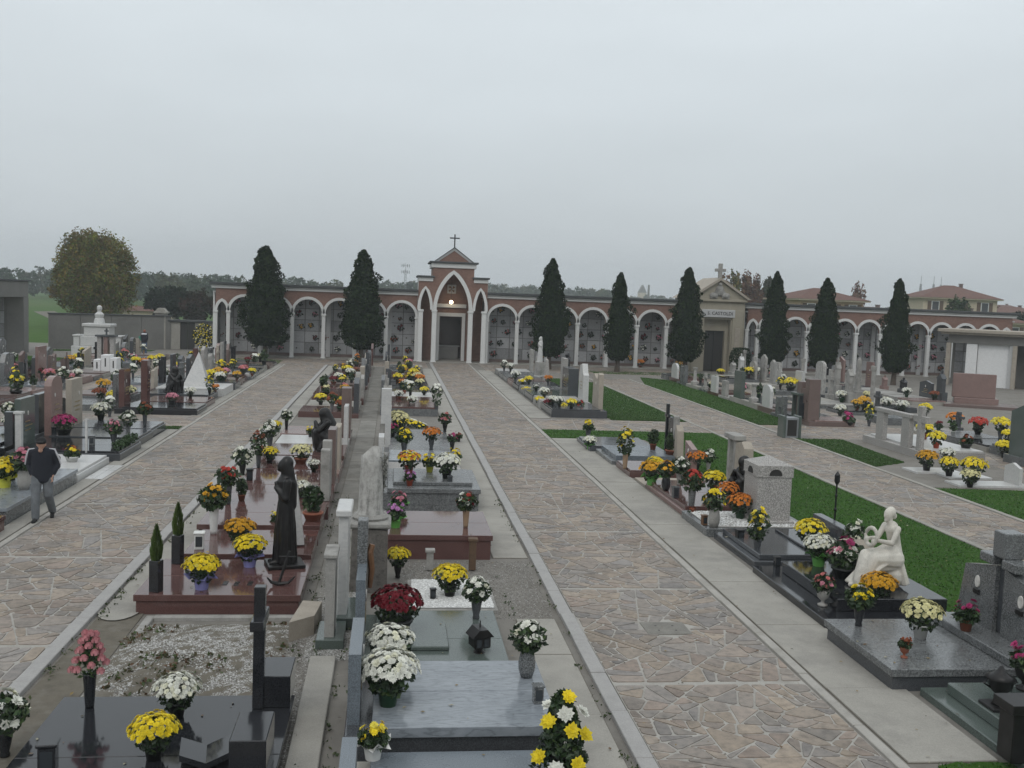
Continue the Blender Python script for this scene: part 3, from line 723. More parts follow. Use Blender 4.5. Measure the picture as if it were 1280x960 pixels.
for x in (0.0, 4.2, 8.4, 12.6, 16.8): obj('post', MB().box(-0.14, 0.14, -0.1, 0.24, 0, 2.948, 0.01), MAT['travertine'], rb, (x, 0, 0))
for i in range(4):
    obj('white_fin', MB().box(-1.95, -1.25, 0.0, 0.16, 0.0, 2.945, 0.01), MAT['paint_white'], rb, (3.1+i*4.2, 0, 0)); obj('white_panel', MB().box(-1.24, 0.75, 0.25, 0.4, 0.0, 2.945, 0.01), MAT['paint_white'], rb, (3.1+i*4.2, 0, 0))
    obj('lilac_pier', MB().box(0.76, 1.0, 0.02, 0.4, 0.0, 2.945, 0.01), MAT['plaster_grey'], rb, (3.1+i*4.2, 0, 0))
obj('back_wall', MB().box(0, 23.5, 1.6, 2.3, 0, 3.548), MAT['wall_concrete'], rb)
for i in range(2):
    for j in range(4): obj('niche_slab', niche(0.52, 0.68), MAT[rr.choice(['niche_b', 'niche_c', 'niche_a'])], rb, (0.45+i*0.57, 1.598, 0.15+j*0.74))
bw = thing('rose_granite_tomb', 'broad tan granite tomb slab standing before the white panelled columbarium', 'tomb', (31.2, 50.6, 0), math.radians(-25))
obj('wall', MB().box(-1.0, 1.15, -0.12, 0.12, 0.45, 1.75, 0.02), MAT['rose_granite'], bw); obj('base_block', MB().box(-0.9, 1.3, -0.35, 0.35, 0, 0.448, 0.02), MAT['rose_granite'], bw); obj('step', MB().box(-1.5, 2.2, -1.5, 0.6, -0.02, 0.16, 0.02), MAT['brown_granite'], bw)

# houses beyond
def house(label, x, y, w_, d, h, rise, mat, rz=0.0, wins=3, floors=2):
    t_ = thing('house', label, 'house', (x, y, 0), rz)
    obj('wall', MB().box(-w_/2, w_/2, -d/2, d/2, -0.05, h), MAT[mat], t_)
    e_ = 0.7; a = [(-w_/2-e_, -d/2-e_, h), (w_/2+e_, -d/2-e_, h), (w_/2+e_, d/2+e_, h), (-w_/2-e_, d/2+e_, h)]
    rdg = max(0.4, (w_-d)/2); top = [(-rdg, 0, h+rise), (rdg, 0, h+rise)]
    mb = MB(); v = a+top; mb.v = v; mb.f = [(0, 1, 5, 4), (1, 2, 5), (2, 3, 4, 5), (3, 0, 4), (3, 2, 1, 0)]
    rf = obj('roof', mb, MAT['roof_tile'], t_)
    obj('chimney', MB().box(-0.22, 0.22, -0.22, 0.22, h+rise*0.3, h+rise+0.25).box(-0.28, 0.28, -0.28, 0.28, h+rise+0.25, h+rise+0.33), MAT['brown_granite'], rf, (w_*0.2, d*0.1, 0))
    obj('eaves', MB().box(-w_/2-0.6, w_/2+0.6, -d/2-0.6, d/2+0.6, h-0.18, h-0.004), MAT['stucco_cream'], t_)
    for fl in range(floors):
        for i in range(wins):
            xx = -w_/2+w_*(i+0.5)/wins; z0 = h-1.9-fl*2.9
            if z0 < 0.3: continue
            wn = obj('window', MB().box(xx-0.55, xx+0.55, -d/2-0.06, -d/2-0.003, z0, z0+1.4), MAT['paint_white'], t_)
            obj('pane', MB().box(xx-0.45, xx+0.45, -d/2-0.075, -d/2-0.062, z0+0.08, z0+1.32), MAT['window_glass'], wn)
            for s_ in (-1, 1): obj('shutter', MB().box(xx+s_*0.85-0.26, xx+s_*0.85+0.26, -d/2-0.07, -d/2-0.003, z0, z0+1.4), MAT['wood'], wn)
    return t_
def hx(px, y): return PY(px, y)
house('orange stuccoed house with hipped red roof right of the poplars', hx(1015, 118), 118, 8.2, 8, 6.2, 1.4, 'stucco_orange', 0.1)
house('two storey cream house with broad red hipped roof at right', hx(1180, 140), 140, 10.5, 9, 7.4, 1.9, 'stucco_cream', -0.15, 3)
house('low red roofed house between orange and cream houses', hx(1080, 125), 125, 9, 7, 4.4, 1.2, 'stucco_orange', 0.0)
house('long low red tiled roof below the cream house', hx(1185, 112), 112, 15, 7, 4.3, 1.2, 'stucco_cream', 0.05, 5)
house('distant red roofed house at the right picture edge', hx(1262, 170), 170, 12, 9, 5.2, 1.7, 'stucco_cream', 0.2)
house('far reddish house roof at the right rim behind trees', hx(1240, 230), 230, 16, 9, 6.2, 1.8, 'stucco_orange', -0.1)
sh = thing('farm_shed', 'low pale farm sheds beyond the left wall', 'shed', (hx(185, 130), 130, 0))
obj('wall', MB().box(-3, 3, -1.5, 1.5, -0.05, 1.6), MAT['stucco_cream'], sh); obj('roof', MB().prism([(-1.8, 1.6), (1.8, 1.6), (0, 2.2)], 0, -3.2, 3.2), MAT['roof_tile'], sh)
def mast(label, px, y, top_py, plat):
    h = ZY(px, top_py, y); t_ = thing('antenna_mast', label, 'mast', (hx(px, y), y, 0)); mb = MB(); k = 7
    for sx in (-1, 1):
        for sy in (-1, 1): mb.tube([(sx*0.5, sy*0.5, -0.1), (sx*0.16, sy*0.16, h*0.86)], 0.07, 4)
    for i in range(k*2):
        f0, f1 = i/(k*2), (i+1)/(k*2); q0, q1 = 0.5-0.34*f0, 0.5-0.34*f1; s_ = 1 if i % 2 else -1
        for sy in (-1, 1): mb.tube([(-q0*s_, sy*q0, h*0.86*f0), (q1*s_, sy*q1, h*0.86*f1)], 0.04, 4)
    obj('lattice', mb, MAT['paint_grey'], t_)
    if plat:
        for z in (0.82, 0.95):
            mb = MB()
            for i in range(6):
                a = i*PI/3; mb.box(1.1*math.cos(a)-0.09, 1.1*math.cos(a)+0.09, 1.1*math.sin(a)-0.09, 1.1*math.sin(a)+0.09, h*z-0.45, h*z+0.45).tube([(0, 0, h*z), (1.1*math.cos(a), 1.1*math.sin(a), h*z)], 0.05, 4)
            obj('antenna_ring', mb, MAT['paint_grey'], t_)
    obj('rod', MB().tube([(0, 0, h*0.84), (0, 0, h)], 0.06, 5), MAT['paint_grey'], t_)
mast('lattice telephone mast standing above the left trees', 504, 300, 329, True)
mast('thin lattice mast over the cream house, left one', 1145, 260, 345, False)
mast('thin lattice mast over the cream house, middle one', 1161, 262, 345, False)
mast('thin lattice mast over the cream house, right one', 1170, 264, 346, False)
st_ = thing('church_steeple', 'faint distant church steeple on the horizon', 'steeple', (hx(799, 700), 700, 0))
hh = ZY(799, 356, 700); obj('tower', MB().box(-2.6, 2.6, -2.6, 2.6, -0.1, hh*0.7), MAT['stucco_cream'], st_); obj('spire', MB().prism([(-2.8, hh*0.7), (2.8, hh*0.7), (0, hh)], 1, -2.6, 2.6), MAT['wall_concrete'], st_)
ck = thing('factory_chimney', 'slim dark chimney far behind the arcade roof', 'chimney', (hx(807, 500), 500, 0)); obj('stack', MB().lathe([(0.8, -0.1), (0.5, ZY(807, 356, 500))], 10), MAT['wall_concrete'], ck)

# ================================================================== TREES
def leafq(mb, p, s, rr, c, up=None):
    n_ = Vector((rr.gauss(0, 1), rr.gauss(0, 1), rr.gauss(0, 1)))
    if up is not None: n_ = n_*0.6+up
    n_.normalize(); u = n_.orthogonal().normalized(); u.rotate(Matrix.Rotation(rr.uniform(0, 6.28), 3, n_)); v_ = n_.cross(u)
    a = s*rr.uniform(0.7, 1.3); b_ = a*rr.uniform(0.45, 0.75)
    p = Vector(p); mb.face([p-u*a, p-v_*b_+n_*a*0.15, p+u*a, p+v_*b_+n_*a*0.15], c)
def cypress_mesh(seed):
    rr = random.Random(seed); mb = MB(); prof = [(0, 0.45), (0.06, 0.80), (0.16, 0.97), (0.28, 1.0), (0.42, 0.93), (0.58, 0.78), (0.74, 0.57), (0.88, 0.35), (0.95, 0.22), (1.0, 0.06)]
    def rad(t_):
        for (a, ra), (b_, rb_) in zip(prof, prof[1:]):
            if t_ <= b_: return ra+(rb_-ra)*(t_-a)/(b_-a)
        return 0.02
    ph = [rr.uniform(0, 6.28) for _ in range(6)]
    tufts = [(rr.uniform(0, 6.28), rr.uniform(0.02, 1.0), rr.uniform(0.12, 0.38)) for _ in range(85)]
    def lump(a, t_):
        k = 0.8+0.07*math.sin(3*a+ph[0]+9*t_)+0.05*math.sin(5*a+ph[1]-14*t_)
        for (ta, tt, th) in tufts:
            d = ((a-ta+PI) % (2*PI)-PI)**2/0.10+(t_-tt)**2/0.0011
            if d < 3: k += th*math.exp(-d)
        return k
    cols = [(0.006, 0.015, 0.006), (0.009, 0.020, 0.008), (0.014, 0.030, 0.010), (0.030, 0.048, 0.015), (0.007, 0.015, 0.007)]
    for i in range(10000):
        t_ = rr.random()**1.1; a = rr.uniform(0, 2*PI); r_ = (rad(t_)*lump(a, t_)+0.03*(lump(a, t_)-0.8))*(0.66+0.37*rr.random()**0.4)
        out = Vector((math.cos(a), math.sin(a), 0.35))
        leafq(mb, (r_*math.cos(a), r_*math.sin(a), t_*4.0+rr.gauss(0, 0.02)), 0.056, rr, rr.choice(cols), out*0.5)
    return mb.mesh('crown')
CYP = [cypress_mesh(s_) for s_ in (1, 2, 3)]
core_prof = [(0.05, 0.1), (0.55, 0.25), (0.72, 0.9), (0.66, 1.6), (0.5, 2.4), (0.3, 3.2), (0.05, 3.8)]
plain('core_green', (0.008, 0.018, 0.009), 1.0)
for k, (px, top, yy, wpx, where) in enumerate([(331, 308, 71.0, 62, 'leftmost, before the left arcade'), (452, 313, 70.5, 56, 'left of the chapel before the arcade'),
        (687, 324, 69.0, 48, 'first one right of the chapel'), (772, 341, 68.5, 38, 'slim one, second right of the chapel'), (857, 335, 68.5, 46, 'overlapping the left of the mausoleum'),
        (966, 340, 68.0, 41, 'first one right of the mausoleum'), (1029, 348, 66.0, 43, 'second one right of the mausoleum'), (1119, 349, 64.0, 42, 'rightmost, before the right arcade')]):
    x = PY(px, yy); h = ZY(px, top, yy); r_ = wpx/2/F_PX*yy*0.98
    t_ = thing('cypress_tree', 'dark clipped conical evergreen, '+where, 'tree', (x, yy, 0), k*1.7, 'conical evergreens before the arcade')
    tr = obj('trunk', MB().tube([(0, 0, -0.05), (0.03, 0.02, h*0.1), (0, 0, h*0.5)], [0.2, 0.16, 0.06], 8), MAT['bark'], t_)
    cr = obj('crown', CYP[k % 3], MAT['far_leaf'], t_, (0, 0, h*0.125)); cr.scale = (r_, r_, h*0.875/4.0)
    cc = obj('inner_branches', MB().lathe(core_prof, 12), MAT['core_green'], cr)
def tree(name, label, px, y, top, wpx, cols, nl, seed, leaf=0.3, base=0.25, group=None, shape=(1, 1), airy=0.0, full=False):
    rr = random.Random(seed); x = PY(px, y); h = ZY(px, top, y); r_ = wpx/2/F_PX*y
    t_ = thing(name, label, 'tree', (x, y, 0), 0, group)
    tb = MB().tube([(0, 0, -0.1), (0.05, 0, h*0.3), (0, 0.05, h*0.75)], [h*0.028, h*0.022, h*0.006], 7)
    for i in range(7):
        a = i*2.4; z = h*(0.25+0.07*i); tb.tube([(0, 0, z), (r_*0.35*math.cos(a), r_*0.35*math.sin(a), z+h*0.12), (r_*0.7*math.cos(a), r_*0.7*math.sin(a), z+h*0.25)], [h*0.012, h*0.008, h*0.003], 5)
    obj('trunk', tb, MAT['bark'], t_)
    mb = MB(); zc = h*(1+base)/2; rz_ = h*(1-base)/2
    cl = []
    for i in range(110):
        a = rr.uniform(0, 6.28); cz = rr.uniform(-1, 1); q = math.sqrt(max(0.0, 1-cz*cz))*(shape[0] if cz > 0 else shape[1]); f_ = rr.uniform(0.3, 0.93)
        cl.append((Vector((q*f_*math.cos(a), q*f_*math.sin(a), cz*f_)), rr.uniform(0.15, 0.3), rr.choice(cols), rr.uniform(0.75, 1.25)))
    for i in range(nl if full else 0):
        a = rr.uniform(0, 6.28); cz = rr.uniform(-1, 1); q = math.sqrt(1-cz*cz)*(shape[0] if cz > 0 else shape[1]); f_ = (rr.random()**0.3)*(0.93+0.07*math.sin(5*a+4*cz)+0.06*math.sin(9*a-7*cz)); kk = 1+0.25*math.sin(7*a+3*cz)*math.sin(8*cz+a)
        leafq(mb, (q*f_*math.cos(a)*r_, q*f_*math.sin(a)*r_, zc+cz*f_*rz_), leaf, rr, tuple(z*kk*rr.uniform(0.75, 1.25) for z in rr.choice(cols)), Vector((q*math.cos(a), q*math.sin(a), cz))*0.6)
    for i in range(nl):
        c, s_, co, kk = rr.choice(cl); d = Vector((rr.gauss(0, 1), rr.gauss(0, 1), rr.gauss(0, 1))).normalized()*s_*rr.random()**(0.45-airy*0.2)
        p = c+d; leafq(mb, (p.x*r_, p.y*r_, zc+p.z*rz_), leaf, rr, tuple(z*kk*rr.uniform(0.8, 1.2) for z in co), d*0.4)
    obj('crown', mb, MAT['far_leaf'], t_); return t_
AUT = [(0.15, 0.14, 0.035), (0.12, 0.125, 0.03), (0.17, 0.145, 0.036), (0.09, 0.105, 0.027), (0.14, 0.11, 0.038)]
tree('broadleaf_tree', 'large round olive and brown autumn tree behind the left wall', 118, 112, 284, 104, AUT, 20000, 4, 0.14, 0.06, full=True, shape=(0.95, 1.0))
RED = [(0.14, 0.07, 0.04), (0.12, 0.075, 0.045), (0.16, 0.09, 0.05)]
for px, top, wp, cl, nm in ((902, 338, 23, RED, 'rusty, leftmost'), (914, 333, 20, AUT, 'yellow green, second from left'), (928, 337, 21, RED, 'reddish brown, third from left'), (941, 336, 23, RED, 'tall reddish, fourth from left'), (955, 345, 21, [(0.05, 0.06, 0.03)], 'greenish, rightmost')):
    tree('poplar_tree', 'autumn poplar behind the mausoleum, '+nm, px, 140, top, wp, cl, 2600, px, 0.22, 0.1, 'autumn poplars behind the mausoleum', (0.8, 1.0))
tree('broadleaf_tree', 'pale bare pinkish tree between the two red roofs', 1067, 150, 352, 22, [(0.16, 0.10, 0.075), (0.19, 0.12, 0.09)], 1500, 31, 0.2, 0.3, airy=1)
tree('broadleaf_tree', 'round green tree before the cream house', 1192, 108, 368, 36, [(0.03, 0.055, 0.025), (0.045, 0.07, 0.03)], 6000, 32, 0.16, 0.1)
tree('broadleaf_tree', 'dark spreading evergreen by the farm sheds behind the wall', 212, 120, 356, 62, [(0.018, 0.03, 0.02), (0.025, 0.038, 0.024)], 6000, 33, 0.2, 0.2)
tree('broadleaf_tree', 'dark reddish tree beside the left arcade end', 247, 118, 360, 44, [(0.05, 0.03, 0.022), (0.035, 0.032, 0.02)], 4000, 34, 0.2, 0.1)
tree('broadleaf_tree', 'dark green tree at the right picture edge behind the arcade', 1275, 125, 386, 40, [(0.02, 0.035, 0.02)], 4000, 35, 0.2, 0.1)
tree('broadleaf_tree', 'russet tree at far right behind the roofs', 1238, 175, 378, 36, RED, 2500, 36, 0.25, 0.1)
tree('broadleaf_tree', 'reddish shrub behind the orange house roof', 1140, 165, 372, 26, RED, 1500, 37, 0.25, 0.1)
# the wood on the horizon reads as one mass
rr = random.Random(77); wd = MB(); WC = [(0.035, 0.062, 0.032), (0.045, 0.07, 0.036), (0.065, 0.075, 0.036), (0.03, 0.055, 0.034)]
def wood(px0, px1, top0, top1, y, count, leaf):
    for i in range(count):
        px = px0+(px1-px0)*(i+rr.uniform(-0.5, 0.5))/max(1, count-1); yy = y*rr.uniform(0.9, 1.12); f_ = (px-px0)/(px1-px0)
        top = top0+(top1-top0)*f_+rr.uniform(-3.5, 4.0); x = PY(px, yy); h = ZY(px, top, yy); r_ = h*rr.uniform(0.22, 0.42); c0 = rr.choice(WC)
        for k in range(210):
            a = rr.uniform(0, 6.28); cz = rr.uniform(-1, 1); q = math.sqrt(1-cz*cz)*rr.uniform(0.5, 1.0); k2 = rr.uniform(0.7, 1.3)
            leafq(wd, (x+r_*q*math.cos(a), yy+r_*q*math.sin(a), h*0.55+h*0.45*cz*rr.uniform(0.75, 1.0)), leaf*y/300, rr, scl(c0, k2))
wood(-30, 90, 334, 336, 300, 16, 0.55); wood(60, 285, 338, 343, 330, 40, 0.5); wood(150, 300, 341, 346, 250, 22, 0.5)
wood(340, 420, 347, 351, 330, 14, 0.5); wood(440, 540, 352, 354, 380, 22, 0.5); wood(600, 675, 354, 358, 450, 26, 0.4); wood(640, 720, 361, 363, 500, 20, 0.5)
wood(720, 765, 360, 362, 420, 12, 0.5); wood(770, 900, 370, 372, 600, 22, 0.5); wood(950, 1000, 376, 378, 500, 10, 0.5); wood(1200, 1300, 388, 390, 400, 20, 0.5); wood(1040, 1200, 384, 388, 420, 24, 0.5)
o = obj('distant_wood', wd, MAT['far_leaf']); o['kind'] = 'stuff'; o['label'] = 'hazy wood along the horizon'
struct('field_track', MB().prism([(PY(48, 170), 168), (PY(110, 110), 106), (PY(124, 110), 110), (PY(60, 172), 175)], 2, -0.12, -0.06), MAT['soil'])
hz = MB().box(-900, 900, -15, 1000, -1.2, 40)
m = bpy.data.materials.new('haze_air'); m.use_nodes = True; t = m.node_tree; t.nodes.remove(t.nodes['Principled BSDF'])
pv = t.nodes.new('ShaderNodeVolumePrincipled'); pv.inputs['Color'].default_value = (0.94, 0.985, 1.0, 1); pv.inputs['Density'].default_value = 0.0008; pv.inputs['Anisotropy'].default_value = 0.2
t.links.new(pv.outputs[0], t.nodes['Material Output'].inputs['Volume'])
o = obj('haze', hz, m); o['kind'] = 'stuff'; o['label'] = 'thin pale autumn haze'
# ================================================================== GRAVES
SURF = []          # (x0, x1, y0, y1, z, grave)
ROWNAME = {'A': 'left of the left path', 'A2': 'in the second row left of the left path', 'B1': 'right of the left path', 'B2': 'left of the main path', 'C': 'right of the main path',
           'D': 'beyond the right lawn', 'E': 'in the old field at right', 'E2': 'in the second row of the old right field', 'E3': 'near the right arcade', 'L': 'in the field by the left wall', 'L2': 'at the far left edge', 'L3': 'nearest the left boundary wall'}
MW = {'red_granite': 'red granite', 'rose_granite': 'rose granite', 'black_granite': 'black granite', 'dark_granite': 'dark granite', 'green_granite': 'green granite', 'grey_granite': 'grey granite', 'blue_granite': 'blue grey granite',
      'pale_granite': 'pale granite', 'brown_granite': 'brown granite', 'grey_marble': 'veined grey marble', 'white_marble': 'white marble', 'old_marble': 'weathered marble', 'travertine': 'travertine', 'concrete': 'concrete', 'stained_marble': 'stained marble', 'pudding_stone': 'rough stone', 'soil': 'bare earth'}
def headstone(root, kind, w, h, t, mat, z0, near=False, u=0.02, rr=R):
    m_ = MAT[mat]; n = 'headstone'
    if kind in ('flat', 'arch', 'peak', 'slant', 'wave', 'rough'):
        if kind == 'flat': poly = [(-w/2, 0), (w/2, 0), (w/2, h), (-w/2, h)]
        elif kind == 'arch': poly = [(-w/2, 0), (w/2, 0), (w/2, h-w*0.28)]+[(w/2*math.cos(PI*i/8), h-w*0.28+w*0.28*math.sin(PI*i/8)) for i in range(1, 8)]+[(-w/2, h-w*0.28)]
        elif kind == 'peak': poly = [(-w/2, 0), (w/2, 0), (w/2, h*0.86), (0, h), (-w/2, h*0.86)]
        elif kind == 'slant': poly = [(-w/2, 0), (w/2, 0), (w/2, h*0.78), (-w/2, h)]
        elif kind == 'wave': poly = [(-w/2, 0), (w/2, 0), (w/2*0.92, h*0.7), (w*0.3, h*0.76), (w*0.1, h), (-w*0.25, h*0.96), (-w*0.42, h*0.7)]
        else: poly = [(-w/2, 0), (w/2, 0)]+[(w/2*(1-2*i/6)+rr.uniform(-0.03, 0.03), h*(0.86+rr.uniform(-0.1, 0.14))) for i in range(7)]
        mb = MB().prism([(p[0], z0+p[1]) for p in poly], 0, u, u+t)
        hs = obj(n, mb, m_, root)
        ph = obj('portrait', MB().lathe([(0.055, 0), (0.05, 0.012)], 14, sx=0.8, sy=1.15), MAT['enamel'], hs, (u+t+0.002, w*0.18*rr.choice((-1, 0, 1)), z0+h*0.68), (PI/2, 0, PI/2))
        if near or rr.random() < 0.5:
            ib = MB()
            for i in range(3): ib.box(u+t+0.001, u+t+0.006, -w*rr.uniform(0.12, 0.3), w*rr.uniform(0.12, 0.3), z0+h*(0.5-0.09*i), z0+h*(0.5-0.09*i)+0.03)
            obj('inscription', ib, MAT['gold'], hs)
        return hs
    if kind == 'cross':
        hs = obj(n, MB().box(u, u+t, -w*0.09, w*0.09, z0, z0+h, 0.012), m_, root)
        obj('cross_arm', MB().box(u+0.005, u+t-0.005, -w*0.32, w*0.32, z0+h*0.66, z0+h*0.78, 0.01), m_, hs); obj('cross_foot', MB().box(u-0.02, u+t+0.05, -w*0.24, w*0.24, z0, z0+h*0.2, 0.012), m_, hs); return hs
    if kind == 'crossslab':
        hs = obj(n, MB().prism([(-w/2, z0), (w/2, z0), (w/2, z0+h*0.62), (-w/2, z0+h*0.7)], 0, u, u+t), m_, root)
        obj('cross', MB().box(u+t+0.003, u+t+0.05, -0.05, 0.05, z0, z0+h, 0.01).box(u+t+0.003, u+t+0.045, -0.2, 0.2, z0+h*0.7, z0+h*0.79, 0.01), m_, hs); return hs
    if kind == 'twin':
        hs = obj(n, MB().box(u, u+t, -w*0.42, -w*0.14, z0, z0+h, 0.012), m_, root)
        obj('second_pillar', MB().box(u, u+t, w*0.1, w*0.42, z0, z0+h*0.9, 0.012), m_, hs); obj('link', MB().box(u+0.02, u+t-0.02, -w*0.139, w*0.099, z0+h*0.4, z0+h*0.75), m_, hs); return hs
    if kind == 'portal':
        hs = obj(n, MB().box(u, u+t, -w*0.45, -w*0.25, z0, z0+h*0.88, 0.01), m_, root)
        obj('second_pillar', MB().box(u, u+t, w*0.25, w*0.45, z0, z0+h*0.88, 0.01), m_, hs); obj('capstone', MB().box(u-0.03, u+t+0.03, -w*0.5, w*0.5, z0+h*0.88, z0+h, 0.012), m_, hs); return hs
    if kind == 'column':
        mb = MB().box(u-0.02, u+0.34, -0.19, 0.19, z0, z0+0.22, 0.02); mb.lathe([(0.15, 0.22), (0.11, 0.3), (0.095, h*0.85), (0.13, h*0.9), (0.15, h)], 12, (u+0.16, 0, z0)); return obj(n, mb, m_, root)
    if kind == 'obelisk':
        hs = obj(n, MB().box(u, u+0.4, -0.2, 0.2, z0, z0+h*0.25, 0.015), m_, root)
        a, b_ = 0.14, 0.08; mb = MB(); c = u+0.2; z1, z2 = z0+h*0.25, z0+h*0.92
        mb.convex([(c-a, -a, z1), (c+a, -a, z1), (c+a, a, z1), (c-a, a, z1), (c-b_, -b_, z2), (c+b_, -b_, z2), (c+b_, b_, z2), (c-b_, b_, z2), (c, 0, z0+h)], [(0, 1, 5, 4), (1, 2, 6, 5), (2, 3, 7, 6), (3, 0, 4, 7), (0, 1, 2, 3), (4, 5, 8), (5, 6, 8), (6, 7, 8), (7, 4, 8)])
        obj('shaft', mb, m_, hs); return hs
    if kind == 'gothic':
        hs = obj(n, MB().box(u, u+0.34, -w*0.4, w*0.4, z0, z0+h*0.3, 0.015), m_, root)
        obj('shaft', MB().box(u+0.05, u+0.28, -w*0.25, w*0.25, z0+h*0.3, z0+h*0.72, 0.015).prism([(-w*0.3, z0+h*0.72), (w*0.3, z0+h*0.72), (0, z0+h*0.88)], 0, u+0.03, u+0.3), m_, hs)
        obj('cross', MB().box(u+0.13, u+0.2, -0.03, 0.03, z0+h*0.84, z0+h).box(u+0.135, u+0.195, -0.1, 0.1, z0+h*0.92, z0+h*0.955), m_, hs); return hs
    if kind == 'pyramid':
        mb = MB(); c = u+0.3; mb.convex([(u+0.95, -w/2, z0), (u+2.05, -w/2, z0), (u+2.05, w/2, z0), (u+0.95, w/2, z0), (u+1.55, 0, z0+h)], [(0, 1, 4), (1, 2, 4), (2, 3, 4), (3, 0, 4), (0, 1, 2, 3)]); return obj(n, mb, m_, root)
HEADW = {'flat': 'square headstone', 'arch': 'round topped headstone', 'peak': 'pointed headstone', 'slant': 'slanted headstone', 'wave': 'curved headstone', 'rough': 'rough hewn headstone', 'cross': 'stone cross', 'crossslab': 'cross on its headstone', 'twin': 'two pillar headstone', 'portal': 'portal shaped headstone', 'column': 'round column', 'obelisk': 'obelisk', 'gothic': 'gothic pinnacle', 'pyramid': 'pyramid'}
class G: pass
def grave(row, foot, head, y0, y1, base, slab=None, hd=None, label=None, short=None, near=False, cover=None, tiers=(), rr=R):
    """base=(mat,h); slab=(mat,h,inset); hd=(kind,w,h,t,mat); tiers: extra (mat,u0,u1,inset_y,z0,z1,name)"""
    g_ = G(); g_.row = row; g_.foot = foot; g_.head = head; g_.y0 = y0; g_.y1 = y1; sg = 1 if foot > head else -1
    Ln = abs(foot-head); W = y1-y0; yc = (y0+y1)/2; g_.sg = sg; g_.L = Ln; g_.W = W; g_.yc = yc
    mw = MW.get((slab or base)[0], 'stone')
    lab = label or '%s grave with %s %s' % (mw, ('%s %s' % (MW.get(hd[4], 'stone').split()[-1], HEADW[hd[0]])) if hd else 'no headstone', ROWNAME[row])
    g_.short = short; g_.root = thing('grave', lab, 'grave', (head, yc, 0), 0 if sg > 0 else PI, None, row)
    z = base[1]; ch = 0.012 if near else 0.006
    obj('base', MB().box(0.0, Ln, -W/2, W/2, -0.06, z, ch), MAT[base[0]], g_.root)
    def add(x0, x1, ins, z_):
        xa, xb = sorted((head+sg*x0, head+sg*x1)); SURF.append((xa, xb, y0+ins, y1-ins, z_, g_))
    add(0, Ln, 0, z); g_.z = z
    if slab:
        ins = slab[2]; u0 = 0.28 if hd else ins
        if near and W > 1.7:
            for ya, yb in ((-W/2+ins, -0.004), (0.004, W/2-ins)): obj('slab', MB().box(u0, Ln-ins, ya, yb, z, z+slab[1], 0.006), MAT[slab[0]], g_.root)
        else: obj('slab', MB().box(u0, Ln-ins, -W/2+ins, W/2-ins, z, z+slab[1], ch), MAT[slab[0]], g_.root)
        add(u0, Ln-ins, ins, z+slab[1]); g_.z = z+slab[1]
    for (mt, a, b_, ins, za, zb, nm) in tiers:
        obj(nm, MB().box(a, b_, -W/2+ins, W/2-ins, za, zb, ch), MAT[mt], g_.root); add(a, b_, ins, zb); g_.z = max(g_.z, zb) if nm == 'slab' else g_.z
    if hd: g_.hs = headstone(g_.root, hd[0], hd[1], hd[2], hd[3], hd[4], z, near, rr=rr)
    return g_
def on_grave(g_, u, v):      # world point on a grave: u 0 head .. 1 foot, v -0.5..0.5 across
    x = g_.head+g_.sg*u*g_.L; y = g_.yc+v*g_.W; z = 0
    for s_ in SURF:
        if s_[5] is g_ and s_[0] <= x <= s_[1] and s_[2] <= y <= s_[3]: z = max(z, s_[4])
    return Vector((x, y, z))
def hit(px, py):             # the surface a pixel shows: a grave's top, or the ground
    best = None
    for s_ in SURF:
        p = P(px, py, s_[4])
        if s_[0]-0.02 <= p.x <= s_[1]+0.02 and s_[2]-0.02 <= p.y <= s_[3]+0.02 and (best is None or p.y < best[0].y): best = (p, s_[5])
    return best or (P(px, py, 0.018), None)

# ---- row right of the left path (headstones at their right end)
g0 = grave('B1', -3.45, -1.0, 8.2, 11.1, ('black_granite', 0.22), ('black_granite', 0.05, -0.02), None, 'wide polished black granite slab at the bottom left corner', 'black slab', True)
g0b = g0.root
obj('cross_post', MB().box(0.28, 0.4, 0.0, 0.12, 0.27, 1.62, 0.008), MAT['black_granite'], g0b, (0, -1.2, 0)); obj('cross_arm', MB().box(0.27, 0.41, -0.22, 0.34, 1.2, 1.31, 0.008), MAT['black_granite'], g0b, (0, -1.2, 0))
obj('side_block', MB().box(0.0, 0.34, -0.62, -0.02, 0.27, 0.62, 0.008), MAT['black_granite'], g0b, (0, -1.1, 0)); obj('side_block', MB().box(0.03, 0.36, 0.1, 0.75, 0.27, 0.75, 0.008), MAT['black_granite'], g0b)
nun = grave('B1', -3.62, -1.28, 14.82, 16.78, ('red_granite', 0.2), ('red_granite', 0.1, -0.03), None, 'polished red granite grave carrying the standing bronze nun', 'nun grave', True)
ib = MB()
for (a, b_) in ((0.75, 0.3), (0.75, 0.42), (0.95, 0.32), (0.95, 0.44), (1.12, 0.3), (1.12, 0.4)): ib.box(a, a+0.07, b_, b_+0.1, 0.3, 0.306)
obj('bronze_lettering', ib, MAT['bronze'], nun.root)
grave('B1', -3.36, -1.3, 16.98, 18.72, ('red_granite', 0.26), ('red_granite', 0.09, -0.03), None, 'red granite grave with white draped stele behind the nun', 'second red grave', True)
grave('B1', -3.5, -1.3, 18.92, 21.0, ('red_granite', 0.3), ('red_granite', 0.1, -0.03), None, 'wide pale reflecting red granite slab behind the white stele', 'third red grave', True)
grave('B1', -3.4, -1.25, 21.15, 23.0, ('red_granite', 0.28), ('red_granite', 0.1, -0.03), ('twin', 0.9, 1.25, 0.2, 'old_marble'), 'red granite grave with two weathered marble pillars', 'pillar grave', True)
